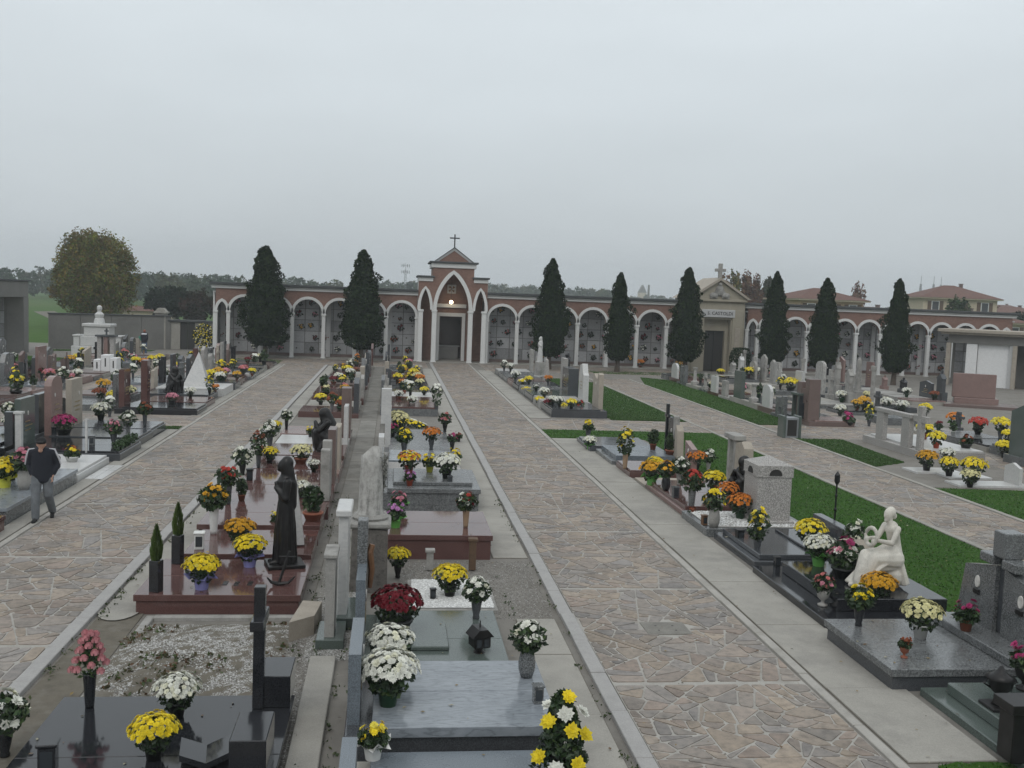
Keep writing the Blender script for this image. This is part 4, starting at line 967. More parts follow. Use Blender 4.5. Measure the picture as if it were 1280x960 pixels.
grave('B1', -3.4, -1.25, 23.2, 25.1, ('red_granite', 0.26), ('red_granite', 0.1, -0.03), ('flat', 0.7, 1.3, 0.18, 'brown_granite'), 'red granite grave with a tall brown post headstone', 'brown post grave', True)
grave('B1', -3.4, -1.25, 25.3, 27.3, ('rose_granite', 0.25), ('red_granite', 0.1, -0.02), ('flat', 0.9, 1.1, 0.14, 'travertine'), None, None, True)
grave('B1', -3.4, -1.25, 27.5, 29.5, ('red_granite', 0.25), ('red_granite', 0.1, -0.02), None, 'red granite grave with dark bronze bust beside the left path', 'bust grave', True)
grave('B1', -3.4, -1.25, 29.7, 31.6, ('pale_granite', 0.25), ('white_marble', 0.08, 0.05), ('flat', 0.8, 1.15, 0.12, 'white_marble'), 'pale marble slab grave with low cross between red graves', 'pale slab grave', True)
grave('B1', -3.4, -1.25, 31.8, 33.6, ('red_granite', 0.25), ('rose_granite', 0.08, -0.02), ('flat', 0.7, 1.5, 0.3, 'brown_granite'))
# ---- row left of the main path (headstones at their left end)
grave('B2', 1.95, -0.38, 7.2, 9.62, ('concrete', 0.2), ('blue_granite', 0.1, 0.03), ('flat', 1.3, 0.5, 0.14, 'blue_granite'), 'blue grey granite slab grave at the bottom edge', 'bottom edge slab', True)
mg = grave('B2', 1.78, -0.38, 9.86, 11.62, ('dark_granite', 0.34), ('grey_marble', 0.11, -0.05), ('flat', 1.2, 0.75, 0.13, 'blue_granite'), 'veined grey marble slab grave with large white mums', 'grey marble slab', True)
gg = grave('B2', 1.6, -0.4, 12.0, 14.45, ('green_granite', 0.12), ('green_granite', 0.06, 0.0), ('flat', 0.95, 1.0, 0.12, 'blue_granite'), 'flat green stone grave with raised plate and lantern', 'green slab', True,
           tiers=[('green_granite', 0.5, 1.25, 0.75, 0.18, 0.24, 'plate')])
obj('cross_post', MB().box(0.0, 0.14, -0.12, 0.12, 0.12, 1.72, 0.01), MAT['grey_granite'], gg.root, (0, 0.45, 0)); obj('christ_figure', MB().tube([(0.18, 0.45, 0.75), (0.2, 0.47, 1.0), (0.17, 0.44, 1.25), (0.2, 0.45, 1.36)], [0.03, 0.045, 0.05, 0.04], 7), MAT['rust_bronze'], gg.root)
grave('B2', 1.72, 0.35, 14.85, 16.5, ('old_marble', 0.06), ('white_marble', 0.02, 0.06), None, 'white pebbled plot with low border beside the main path', 'white pebble plot', True)
grave('B2', 1.9, -0.1, 18.0, 20.0, ('red_granite', 0.36), ('red_granite', 0.1, -0.03), None, 'polished red granite tomb slab left of the main path', 'red tomb', True)
grave('B2', 2.02, -0.3, 22.1, 24.6, ('grey_granite', 0.42), ('grey_granite', 0.1, -0.04), ('flat', 1.6, 0.7, 0.14, 'grey_granite'), 'tall grey granite tomb with rough sides behind the red tomb', 'grey tomb', True, tiers=[('grey_granite', 0.4, 2.2, 0.35, 0.52, 0.6, 'slab')])
grave('B2', 1.9, -0.3, 24.8, 26.5, ('grey_granite', 0.3), ('pale_granite', 0.08, 0.05), ('flat', 0.8, 0.9, 0.14, 'white_marble'), None, None, True)
grave('B2', 1.9, -0.3, 26.7, 28.6, ('pale_granite', 0.3), ('grey_marble', 0.08, 0.04), ('slant', 0.9, 1.0, 0.14, 'old_marble'), None, None, True)
grave('B2', 1.9, -0.3, 28.8, 31.2, ('dark_granite', 0.25), ('grey_granite', 0.08, 0.04), ('flat', 0.3, 1.75, 0.3, 'white_marble'))
grave('B2', 1.9, -0.3, 31.4, 33.8, ('concrete', 0.2), ('grey_granite', 0.08, 0.04), ('gothic', 0.7, 1.9, 0.3, 'old_marble'))
# ---- row right of the main path (headstones at the right, lawn behind)
c0 = grave('C', 6.76, 8.95, 8.9, 11.6, ('green_granite', 0.1), None, None, 'stepped dark green granite grave at the bottom right', 'green stepped grave', True, tiers=[('green_granite', 0.25, 1.95, 0.2, 0.1, 0.24, 'slab'), ('green_granite', 0.3, 1.3, 0.3, 0.24, 0.34, 'upper_slab'), ('dark_granite', 0.0, 0.24, 0.2, 0.1, 0.9, 'headstone')])
c1 = grave('C', 6.45, 8.75, 11.72, 13.66, ('dark_granite', 0.2), ('grey_granite', 0.1, -0.04), None, 'grey granite double grave with cross between two portraits', 'double cross grave', True, tiers=[('grey_granite', 0.0, 0.72, 0.0, 0.301, 0.42, 'step')])
for s_ in (-1, 1):
    hs = obj('headstone', MB().prism([(s_*0.1, 0.42), (s_*0.98, 0.42), (s_*0.84, 1.2), (s_*0.1, 1.36)], 0, 0.1, 0.3), MAT['grey_granite'], c1.root)
    obj('portrait', MB().lathe([(0.075, 0), (0.07, 0.015)], 16, sx=0.75, sy=1.2), MAT['enamel'], hs, (0.303, s_*0.5, 1.02), (PI/2, 0, PI/2)); obj('portrait_stand', MB().box(0.302, 0.33, s_*0.5-0.07, s_*0.5+0.07, 0.84, 0.91, 0.005), MAT['bronze'], hs)
    obj('cross_arm', MB().box(0.08, 0.36, min(s_*0.1, s_*0.42), max(s_*0.1, s_*0.42), 1.37, 1.5, 0.012), MAT['grey_granite'], c1.root)
obj('cross_post', MB().box(0.06, 0.24, -0.099, 0.099, 0.42, 1.85, 0.012), MAT['dark_granite'], c1.root); obj('cross_head', MB().box(0.05, 0.35, -0.14, 0.14, 1.5, 1.86, 0.012), MAT['grey_granite'], c1.root)
c2g = grave('C', 6.62, 8.85, 14.12, 17.2, ('black_granite', 0.14), None, None, 'broad two step black granite grave with the white statue', 'statue grave', True, tiers=[('black_granite', 0.02, 1.85, 0.42, 0.14, 0.34, 'slab')])
c3 = grave('C', 6.76, 8.95, 17.5, 19.85, ('dark_granite', 0.14), None, None, 'dark granite grave with three joined slabs before the box monument', 'dark three slab grave', True, tiers=[('dark_granite', 0.3, 2.05, 0.12, 0.14, 0.24, 'slab'), ('black_granite', 0.5, 1.0, 0.3, 0.24, 0.29, 'plate'), ('dark_granite', 0.0, 0.2, 0.3, 0.141, 0.62, 'headstone')])
c4 = grave('C', 6.62, 9.0, 19.95, 21.75, ('grey_granite', 0.18), ('old_marble', 0.02, 0.12), None, 'granite edged grave of white chippings with a box monument', 'box monument grave', True)
bx = obj('box_monument', MB().box(-0.38, 0.38, -0.42, 0.42, 0.2, 1.2, 0.01), MAT['pale_granite'], c4.root, (0.75, 0.0, 0)); obj('monument_foot', MB().box(-0.46, 0.46, -0.5, 0.5, 0.19, 0.26, 0.01), MAT['pale_granite'], bx)
mb = MB(); mb.convex([(-0.4, -0.44, 1.203), (0.4, -0.44, 1.203), (0.4, 0.44, 1.203), (-0.4, 0.44, 1.203), (-0.4, -0.44, 1.45), (0.4, -0.44, 1.45), (0.4, 0.44, 1.45), (-0.4, 0.44, 1.45), (0, 0, 1.62)], [(0, 1, 5, 4), (1, 2, 6, 5), (2, 3, 7, 6), (3, 0, 4, 7), (0, 1, 2, 3), (4, 5, 8), (5, 6, 8), (6, 7, 8), (7, 4, 8)])
cp = obj('monument_cap', mb, MAT['pale_granite'], bx)
for ax, s_ in ((0, 1), (1, -1), (1, 1)):
    ap = [(-0.14, 1.24)]+[(0.14*math.cos(PI-PI*i/8), 1.26+0.12*math.sin(PI*i/8)) for i in range(9)]+[(0.14, 1.24)]
    o_ = (0.402, 0.412) if ax == 0 else ((0.442, 0.452) if s_ > 0 else (-0.452, -0.442)); obj('niche_opening', MB().prism(ap, ax, o_[0], o_[1]), MAT['dark_inside'], cp)
c5 = grave('C', 6.72, 9.0, 21.95, 25.4, ('rose_granite', 0.12), ('red_granite', 0.1, 0.06), None, 'crowded red granite grave with the crouching bronze figure', 'crouching bronze grave', True)
obj('carved_stele', MB().prism([(-0.36, 0.12), (0.36, 0.12), (0.3, 1.35), (0.1, 1.5), (-0.3, 1.42)], 0, 0.1, 0.34), MAT['travertine'], c5.root, (0, -0.15, 0))
tp = obj('temple_pillar', MB().box(0.1, 0.28, -1.25, -1.07, 0.12, 1.45, 0.012), MAT['old_marble'], c5.root); obj('temple_pillar', MB().box(0.1, 0.28, -0.8, -0.62, 0.12, 1.45, 0.012), MAT['old_marble'], c5.root)
obj('temple_cap', MB().box(0.04, 0.36, -1.33, -0.54, 1.45, 1.58, 0.015), MAT['old_marble'], c5.root); obj('side_stone', MB().box(0.1, 0.3, -0.6, -0.42, 0.12, 0.75, 0.012), MAT['old_marble'], c5.root)
grave('C', 6.72, 8.6, 25.5, 26.6, ('travertine', 0.05), None, None, 'bare pale slab between the red graves right of the main path', 'bare pale slab')
grave('C', 6.62, 8.7, 26.8, 28.5, ('red_granite', 0.16), ('red_granite', 0.05, 0.03), ('slant', 0.7, 0.75, 0.16, 'rose_granite'), 'small red granite grave with slanted rose headstone', 'small red grave')
c8 = grave('C', 6.55, 8.8, 28.8, 31.2, ('grey_granite', 0.14), ('blue_granite', 0.14, 0.16), ('flat', 0.55, 1.2, 0.14, 'black_granite'), 'stepped grey grave with black stele and black cross', 'stepped grey grave', True)
obj('black_cross', MB().box(0.1, 0.2, -0.5, -0.39, 0.14, 1.72, 0.01).box(0.11, 0.19, -0.66, -0.23, 1.3, 1.4, 0.01), MAT['black_granite'], c8.root); obj('white_pillar', MB().box(0.1, 0.26, 0.6, 0.76, 0.14, 1.45, 0.012), MAT['old_marble'], c8.root)
obj('rough_stone', MB().prism([(0.8, 0.14), (1.15, 0.14), (1.05, 1.05), (0.9, 1.22), (0.82, 1.0)], 0, 0.05, 0.25), MAT['travertine'], c8.root)
grave('C', 6.4, 8.6, 31.4, 33.7, ('dark_granite', 0.14), ('dark_granite', 0.05, 0.06), None, 'low dark edged grave by the lawn crossing', 'low dark grave')
# beyond the cross path
grave('C', 6.6, 8.95, 40.6, 43.6, ('dark_granite', 0.3), ('dark_granite', 0.06, 0.04), ('rough', 1.3, 1.55, 0.2, 'travertine'), 'dark slab grave crowded with pots at the cross path', 'crowded dark grave')
grave('C', 6.6, 8.9, 43.8, 46.2, ('old_marble', 0.3), ('pale_granite', 0.06, 0.04), ('wave', 1.2, 1.7, 0.25, 'white_marble'))
grave('C', 6.6, 8.9, 46.4, 49.2, ('dark_granite', 0.3), ('green_granite', 0.06, 0.04), ('flat', 1.7, 1.3, 0.5, 'dark_granite'))
grave('C', 6.6, 8.9, 49.4, 51.6, ('grey_granite', 0.3), ('grey_granite', 0.06, 0.04), ('flat', 1.0, 1.6, 0.2, 'pale_granite'))
grave('C', 6.6, 8.9, 51.8, 54.4, ('black_granite', 0.28), ('dark_granite', 0.06, 0.04), None, 'black grave with the tall dark statue near the arcade', 'tall statue grave')
for i, y in enumerate((54.6, 57.0, 59.4, 61.8)):
    grave('C', 6.6, 8.9, y, y+2.2, (R.choice(['grey_granite', 'rose_granite', 'dark_granite']), 0.28), (R.choice(['white_marble', 'grey_granite', 'red_granite']), 0.06, 0.04), (R.choice(['flat', 'cross', 'arch', 'obelisk']), 0.9, R.uniform(1.0, 1.7), 0.16, R.choice(['white_marble', 'pale_granite', 'old_marble'])))
# ---- row left of the left path
grave('A', -7.3, -9.8, 15.2, 19.9, ('red_granite', 0.22), ('red_granite', 0.08, -0.02), None, 'red brown granite grave at the left edge by the walking man', 'left edge red grave', True)
grave('A', -7.42, -9.9, 20.3, 24.7, ('grey_granite', 0.28), ('grey_marble', 0.08, -0.03), ('flat', 1.2, 0.45, 0.14, 'white_marble'), 'wide grey marble grave behind the walking man', 'grave behind the man', True)
grave('A', -7.45, -9.9, 24.9, 27.6, ('white_marble', 0.18), ('white_marble', 0.06, 0.05), None, 'white marble grave beside the tiled walk patch', 'white marble grave', True)
grave('A', -7.25, -10.2, 27.9, 30.2, ('dark_granite', 0.22), ('black_granite', 0.06, 0.04), ('flat', 1.1, 1.35, 0.16, 'green_granite'), 'black grave with a low clipped hedge along its foot', 'hedged black grave', True)
grave('A', -7.4, -10.2, 30.4, 32.3, ('black_granite', 0.24), ('dark_granite', 0.06, 0.04), ('arch', 1.0, 1.75, 0.2, 'rose_granite'), None, None, True)
grave('A', -7.45, -10.2, 32.4, 34.3, ('dark_granite', 0.24), ('dark_granite', 0.06, 0.04), ('flat', 1.1, 1.5, 0.18, 'travertine'), None, None, True)
grave('A', -7.2, -10.2, 38.4, 40.4, ('black_granite', 0.2), ('black_granite', 0.06, 0.04), ('flat', 0.9, 1.4, 0.2, 'red_granite'), 'black grave with pink mums at the left crossing', 'pink mum grave', True)
grave('A', -7.3, -10.0, 40.6, 42.8, ('red_granite', 0.2), ('red_granite', 0.06, 0.04), ('flat', 0.5, 1.6, 0.25, 'red_granite'))
grave('A', -7.6, -10.2, 43.0, 45.2, ('dark_granite', 0.25), ('dark_granite', 0.06, 0.04), None, 'dark grave with the small seated bronze figure', 'seated bronze grave')
grave('A', -7.4, -10.3, 45.4, 48.2, ('white_marble', 0.34), None, ('pyramid', 0.9, 1.55, 0.3, 'white_marble'), 'white marble grave with a tall pointed white pyramid', 'pyramid grave')
def fill(row, foot, head, y0, y1, seed, step=(1.6, 2.5), mats=None, heads=None, hh=(0.9, 1.5), dens=1.0, hm=None):
    rr = random.Random(seed); y = y0; out = []
    mats = mats or ['red_granite', 'grey_granite', 'dark_granite', 'brown_granite', 'dark_granite', 'black_granite', 'pale_granite', 'grey_marble', 'rose_granite']
    heads = heads or ['flat', 'flat', 'arch', 'peak', 'slant', 'wave', 'rough', 'cross', 'twin', 'crossslab', 'portal', None]
    while y < y1-0.9:
        w_ = min(rr.uniform(*step), y1-y)
        if rr.random() < dens:
            m0 = rr.choice(mats); k = rr.choice(heads); b0 = rr.choice([m0, m0, 'grey_granite', 'concrete'])
            f_ = foot(y) if callable(foot) else foot; h_ = head(y) if callable(head) else head
            out.append(grave(row, f_+rr.uniform(-0.1, 0.1), h_+rr.uniform(-0.08, 0.08), y+0.07, y+w_-0.07, (b0, rr.uniform(0.14, 0.3)), (m0, 0.07, rr.uniform(0.0, 0.08)) if rr.random() < 0.85 else None,
                     (k, min(w_*0.75, rr.uniform(0.6, 1.3)), rr.uniform(*hh), rr.uniform(0.12, 0.22), rr.choice(hm) if hm else rr.choice([m0, m0, 'old_marble', 'grey_granite', 'travertine', 'dark_granite', 'grey_granite', 'dark_granite', 'brown_granite', 'black_granite'])) if k else None, rr=rr))
        y += w_
    return out
FILL = []
FILL += fill('A', -7.45, -10.1, 48.4, 66.0, 21)
FILL += fill('A2', -12.75, -10.45, 20.0, 34.3, 22)
FILL += fill('A2', -12.75, -10.5, 39.0, 66.5, 23)
FILL += fill('B1', -3.45, -1.25, 38.6, 66.0, 24, mats=['red_granite', 'red_granite', 'rose_granite', 'grey_granite', 'brown_granite', 'white_marble'])
FILL += fill('B2', 1.85, -0.35, 39.8, 66.0, 25, mats=['red_granite', 'red_granite', 'grey_granite', 'white_marble', 'dark_granite'])
FILL += fill('L', -14.6, -16.8, 32.0, 69.0, 26, dens=0.9)
FILL += fill('L2', -19.4, -17.1, 38.0, 69.0, 27, dens=0.9)
FILL += fill('L3', -19.7, -22.0, 44.0, 60.0, 28, dens=0.8)
dh = lambda y: 17.2+0.02*(y-40); df_ = lambda y: 19.3
FILL += fill('D', df_, dh, 41.5, 65.0, 29, heads=['flat', 'twin', 'portal', 'cross', 'column', None, 'flat', 'arch'], hm=['old_marble', 'white_marble', 'pale_granite', 'red_granite', 'grey_granite', 'green_granite'], hh=(0.8, 1.4))
OLD = ['gothic', 'obelisk', 'column', 'gothic', 'flat', 'arch', 'cross', 'peak']
FILL += fill('E', 21.1, 23.2, 31.0, 47.0, 33, mats=['old_marble', 'white_marble', 'grey_granite', 'black_granite', 'dark_granite'], heads=[None, None, 'flat', 'cross'], hm=['dark_granite', 'rose_granite', 'grey_granite'], hh=(0.5, 1.0), dens=0.8)
FILL += fill('E', 21.1, 23.2, 47.0, 67.0, 30, mats=['old_marble', 'white_marble', 'grey_granite', 'black_granite', 'concrete'], heads=OLD, hm=['old_marble', 'old_marble', 'stained_marble', 'white_marble'], hh=(1.0, 2.1), dens=0.85)
FILL += fill('E2', 25.7, 23.5, 46.0, 67.0, 31, mats=['old_marble', 'concrete', 'grey_granite', 'dark_granite'], heads=OLD, hm=['old_marble', 'stained_marble', 'old_marble'], hh=(1.3, 2.4), dens=0.85)
FILL += fill('E3', 27.6, 29.8, 50.0, 66.0, 32, mats=['old_marble', 'dark_granite', 'rose_granite', 'black_granite'], heads=OLD+['flat', 'flat'], hm=['dark_granite', 'black_granite', 'rose_granite', 'stained_marble'], hh=(0.9, 1.7), dens=0.8)
# right edge pieces
grave('D', 19.9, 17.6, 31.2, 35.4, ('pale_granite', 0.25), ('white_marble', 0.06, 0.05), ('portal', 2.6, 1.15, 0.18, 'pale_granite'), 'pale granite grave with portal headstone and cross by right lawn', 'portal grave')
obj('cross', MB().box(0.05, 0.22, -0.12, 0.12, 0.25, 1.75, 0.012).box(0.06, 0.21, -0.42, 0.42, 1.2, 1.42, 0.012), MAT['pale_granite'], SURF[-1][5].root, (0, -1.75, 0))
grave('D', 22.4, 20.4, 29.3, 31.0, ('grey_granite', 0.3), ('grey_granite', 0.06, 0.05), ('peak', 1.2, 1.7, 0.3, 'green_granite'), 'dark pointed stele grave at the right edge', 'dark stele grave')
grave('D', 23.6, 21.3, 27.0, 29.1, ('pale_granite', 0.3), ('grey_granite', 0.06, 0.05), ('column', 0.8, 1.7, 0.3, 'old_marble'), 'weathered column grave cut by the right picture edge', 'edge column grave')
grave('D', 19.3, 17.3, 39.6, 41.3, ('brown_granite', 0.2), ('rose_granite', 0.05, 0.04), ('twin', 1.5, 1.75, 0.5, 'brown_granite'), 'massive brown granite double pillar headstone by the right crossing', 'brown pillar grave')
for i, (px, py, l_, w_) in enumerate(((1165, 590, 1.5, 0.9), (1205, 597, 1.3, 0.8), (1235, 607, 2.2, 0.8))):
    p = P(px, py); grave('D', p.x+l_/2, p.x-l_/2, p.y-w_/2, p.y+w_/2, ('white_marble', 0.07), None, None, 'small low white marble slab in the gravel, %s' % ('nearest the path', 'middle one', 'with white lettered stone')[i], 'small white slab')
hs = obj('headstone', MB().prism([(-0.35, 0.07), (0.35, 0.07), (0.35, 0.55), (0, 0.68), (-0.35, 0.55)], 0, 0.0, 0.1), MAT['white_marble'], SURF[-1][5].root, (1.8, 0, 0))
struct('gravel_plot', MB().prism([(15.05, 26.1), (17.9, 25.7), (17.4, 29.9), (16.5, 30.2), (15.05, 29.2)], 2, -0.03, 0.012), MAT['ground'])

# ---- grave markers that are not slabs
cb = thing('column_monument', 'weathered broken marble column on a rough stone pedestal', 'monument', (-0.28, 16.2, 0))
obj('pedestal', MB().prism([(-0.3, 0), (0.3, 0), (0.29, 1.02), (-0.28, 1.05)], 1, -0.3, 0.3), MAT['pudding_stone'], cb)
obj('cap', MB().box(-0.34, 0.34, -0.34, 0.34, 1.052, 1.16, 0.03).lathe([(0.28, 1.16), (0.3, 1.2), (0.26, 1.25)], 20), MAT['old_marble'], cb)
mb = MB(); mb.smooth = True; n = 20; ring = []
for k, (r_, z) in enumerate([(0.23, 1.25), (0.2, 1.32), (0.19, 1.7), (0.175, 2.05), (0.17, 2.1)]):
    for i in range(n):
        a = 2*PI*i/n; dz = (0.16*math.cos(a+0.7)+0.04*math.sin(3*a)) if k == 4 else 0
        mb.v.append((r_*math.cos(a), r_*math.sin(a), z+max(dz, -0.03)+(0.12 if k == 4 else 0)))
for k in range(4):
    for i in range(n): mb.f.append((k*n+i, k*n+(i+1) % n, (k+1)*n+(i+1) % n, (k+1)*n+i))
mb.f.append(tuple(4*n+i for i in range(n))); obj('shaft', mb, MAT['stained_marble'], cb)
vm = MB(); rr = random.Random(9)
for i in range(260):
    t_ = rr.random(); a = -0.3+t_*2.2+rr.gauss(0, 0.2); r_ = 0.2+rr.uniform(0, 0.05); leafq(vm, (r_*math.cos(a), r_*math.sin(a), 2.15-1.0*t_+rr.gauss(0, 0.04)), 0.035, rr, scl((0.2, 0.2, 0.18), rr.uniform(0.6, 1.2)))
obj('carved_garland', vm, MAT['leaf'], cb)
wt = thing('white_stele', 'tall narrow white marble stele with cap seen edge on', 'headstone', (-0.62, 14.6, 0))
obj('stone', MB().box(-0.07, 0.07, -0.35, 0.35, 0.0, 1.62, 0.01), MAT['white_marble'], wt); obj('cap', MB().box(-0.11, 0.11, -0.42, 0.42, 1.62, 1.72, 0.015), MAT['white_marble'], wt); obj('foot', MB().box(-0.2, 0.25, -0.5, 0.5, 0, 0.18, 0.01), MAT['green_granite'], wt)
rs = thing('rough_stele', 'old grey rough headstone leaning behind the white stele', 'headstone', (-0.74, 13.7, 0)); obj('stone', MB().prism([(-0.3, 0), (0.3, 0), (0.26, 1.18), (-0.26, 1.22)], 0, -0.07, 0.06), MAT['old_marble'], rs); obj('cap', MB().box(-0.1, 0.09, -0.3, 0.3, 1.222, 1.28, 0.01), MAT['old_marble'], rs); obj('foot', MB().box(-0.18, 0.2, -0.4, 0.4, 0, 0.14, 0.01), MAT['green_granite'], rs)
def slim(label, px, py, h, w_, mat, kind='post'):
    p, gv = hit(px, py); t_ = thing('marker_post', label, 'post', p)
    obj('shaft', MB().box(-w_/2, w_/2, -w_/2, w_/2, 0, h, 0.008), MAT[mat], t_); obj('cap', MB().box(-w_*0.7, w_*0.7, -w_*0.7, w_*0.7, h, h+w_*0.4, 0.006), MAT[mat], t_); return t_
slim('short dark wooden post stump in the gravel by the red tomb', 590, 712, 0.52, 0.12, 'wood'); slim('small pale stone stub in the gravel by the red tomb', 537, 712, 0.32, 0.12, 'old_marble')
slim('squat dark bollard at the bottom right corner', 1268, 948, 0.55, 0.26, 'bronze')
slim('slim white marble candle column beside the white marble grave', 108, 566, 0.9, 0.06, 'white_marble'); slim('white marble pedestal column at left edge behind the man', 24, 563, 1.0, 0.16, 'white_marble')
pl = thing('grave_lamp_post', 'thin wrought black grave lamp standing in the right lawn', 'lamp post', P(1042, 668)); obj('pole', MB().tube([(0, 0, 0), (0, 0, 1.1)], 0.02, 8).ball((0, 0, 0.55), 0.04).ball((0, 0, 0.85), 0.035), MAT['dark_metal'], pl); obj('lamp_head', MB().lathe([(0.03, 1.1), (0.06, 1.16), (0.06, 1.3), (0.01, 1.38)], 8), MAT['dark_metal'], pl)
# litter bin at the crossing
lb_ = thing('litter_bin', 'dark stone litter bin standing at the right path crossing', 'bin', P(986, 547)); obj('body', MB().box(-0.27, 0.27, -0.25, 0.25, 0.0, 0.78, 0.015), MAT['paint_grey'], lb_)
for s_ in (-1, 1): obj('side_plate', MB().box(s_*0.3-0.05, s_*0.3+0.05, -0.3, 0.3, 0, 0.85, 0.015), MAT['green_granite'], lb_)
obj('opening', MB().box(-0.18, 0.18, -0.262, -0.252, 0.1, 0.7), MAT['dark_inside'], lb_)
kb = thing('glass_shrine', 'greenish glazed shrine cabinet beside the brown pillar headstone', 'shrine', (P(1003, 528).x, 40.8, 0)); obj('frame', MB().box(-0.5, 0.5, -0.4, 0.4, 0, 0.2, 0.01).box(-0.5, 0.5, -0.4, 0.4, 1.2, 1.3, 0.01).box(-0.5, -0.45, -0.4, -0.35, 0.2, 1.2).box(0.45, 0.5, -0.4, -0.35, 0.2, 1.2).box(-0.03, 0.03, -0.4, -0.35, 0.2, 1.2).box(-0.45, 0.45, 0.3, 0.35, 0.2, 1.2), MAT['green_granite'], kb)
for s_ in (-1, 1): obj('pane', MB().box(-0.2, 0.2, -0.385, -0.375, 0.22, 1.18), MAT['window_glass'], kb, (s_*0.24, 0, 0))
hb = thing('clipped_hedge', 'round clipped dark hedge before the mausoleum', 'hedge', (P(914, 466).x, 69.6, 0)); mb = MB(); rr = random.Random(5)
for i in range(2200):
    d = Vector((rr.gauss(0, 1), rr.gauss(0, 1), rr.gauss(0, 1))).normalized()*rr.uniform(0.8, 1.02); d = Vector((max(-0.8, min(0.8, d.x)), max(-0.8, min(0.8, d.y)), max(-0.8, min(0.8, d.z)))); leafq(mb, (d.x*0.85, d.y*0.8, 1.0+d.z*1.15), 0.07, rr, scl((0.018, 0.034, 0.014), rr.uniform(0.6, 1.4)), d)
obj('foliage', mb, MAT['far_leaf'], hb); obj('stem', MB().tube([(0, 0, 0), (0, 0, 0.6)], 0.1, 6), MAT['bark'], hb)
# big white monument with bust, and the white castle-like one
bm = thing('family_monument', 'large white stepped marble monument topped by a bust', 'monument', (P(126, 446).x, 68.0, 0))
for (nm, a, d0, z0, z1) in (('step', 1.5, 0.9, 0, 0.75), ('body', 1.0, 0.7, 0.75, 1.4), ('body', 0.8, 0.6, 1.4, 2.0), ('cornice', 0.9, 0.7, 2.0, 2.2)): obj(nm, MB().box(-a, a, -d0, d0, z0, z1-0.002, 0.03), MAT['white_marble'], bm)
for s_ in (-1, 1): obj('side_pier', MB().box(s_*1.28-0.2, s_*1.28+0.2, -0.5, 0.5, 0.75, 1.35, 0.03).box(s_*1.28-0.25, s_*1.28+0.25, -0.56, 0.56, 1.35, 1.45, 0.02), MAT['white_marble'], bm)
obj('bust', MB().lathe([(0.36, 2.2), (0.3, 2.5), (0.24, 2.55)], 14).lathe([(0.24, 2.55), (0.3, 2.8), (0.13, 2.95), (0.12, 3.02), (0.17, 3.14), (0.15, 3.3), (0.05, 3.38)], 14), MAT['white_marble'], bm)
wc = thing('white_castle_tomb', 'small white stepped block tomb with dark crosses', 'tomb', (P(139, 468).x, 54.5, 0))
for i, (x, w_, z) in enumerate(((-0.42, 0.36, 0.85), (0.0, 0.44, 1.1), (0.4, 0.34, 0.95))): obj('block', MB().box(x-w_/2, x+w_/2, -0.4, 0.4, 0, z, 0.012), MAT['paint_white'], wc); obj('block_line', MB().box(x-0.03, x+0.03, -0.41, -0.401, z*0.45, z*0.85), MAT['dark_inside'], wc)
tm = thing('canopy_tomb', 'grey pillared canopy tomb with a small dark cross on top', 'tomb', (P(128, 467).x, 56.3, 0))
for x in (-0.33, 0.0, 0.33): obj('pillar', MB().box(x-0.11, x+0.11, -0.2, 0.2, 0, 1.95, 0.012), MAT['pale_granite'] if x else MAT['rose_granite'], tm)
obj('lid', MB().box(-0.52, 0.52, -0.32, 0.32, 1.95, 2.05, 0.012), MAT['dark_granite'], tm); obj('cross', MB().box(-0.04, 0.04, -0.04, 0.04, 2.05, 2.4).box(-0.11, 0.11, -0.03, 0.03, 2.22, 2.29), MAT['dark_granite'], tm)

# gravel mound
gm = thing('grave_mound', 'low gravel covered grave mound with sparse weeds', 'grave mound', (-2.4, 12.9, 0)); mb = MB(); mb.smooth = True; nx, ny = 26, 30; rr = random.Random(12)
def mz(u, v): e_ = max(abs(u), abs(v)); return 0.12*max(0.0, 1-e_**3)+0.02*math.sin(9*u+4*v)*(1-e_)-0.01
for j in range(ny+1):
    for i in range(nx+1):
        u, v = 2*i/nx-1, 2*j/ny-1; mb.v.append((u*1.12, v*1.5, mz(u, v)+rr.gauss(0, 0.006)))
for j in range(ny):
    for i in range(nx): a = j*(nx+1)+i; mb.f.append((a, a+1, a+nx+2, a+nx+1))
obj('earth', mb, MAT['soil'], gm)
def pebbles(mb, x, y, z, s, rr, cols):
    c = rr.choice(cols); k = rr.uniform(0.75, 1.2); b0 = len(mb.v); sx, sy, sz = s*rr.uniform(0.7, 1.3), s*rr.uniform(0.7, 1.3), s*rr.uniform(0.4, 0.7); a = rr.uniform(0, 3); ca, sa = math.cos(a), math.sin(a)
    for (dx, dy, dz) in ((1, 0, 0), (0, 1, 0), (-1, 0, 0), (0, -1, 0), (0.1, 0.1, 1)): mb.v.append((x+(dx*sx*ca-dy*sy*sa), y+(dx*sx*sa+dy*sy*ca), z+dz*sz))
    mb.f += [(b0, b0+1, b0+4), (b0+1, b0+2, b0+4), (b0+2, b0+3, b0+4), (b0+3, b0, b0+4)]; mb.col(scl(c, k), 5)
GC = [(0.27, 0.26, 0.24), (0.20, 0.19, 0.175), (0.36, 0.35, 0.335), (0.14, 0.125, 0.11)]; GL = [(0.36, 0.355, 0.34), (0.28, 0.275, 0.26), (0.46, 0.455, 0.44), (0.2, 0.19, 0.175)]; WCOL = [(0.6, 0.6, 0.59), (0.5, 0.5, 0.49), (0.68, 0.68, 0.67)]
pm = MB()
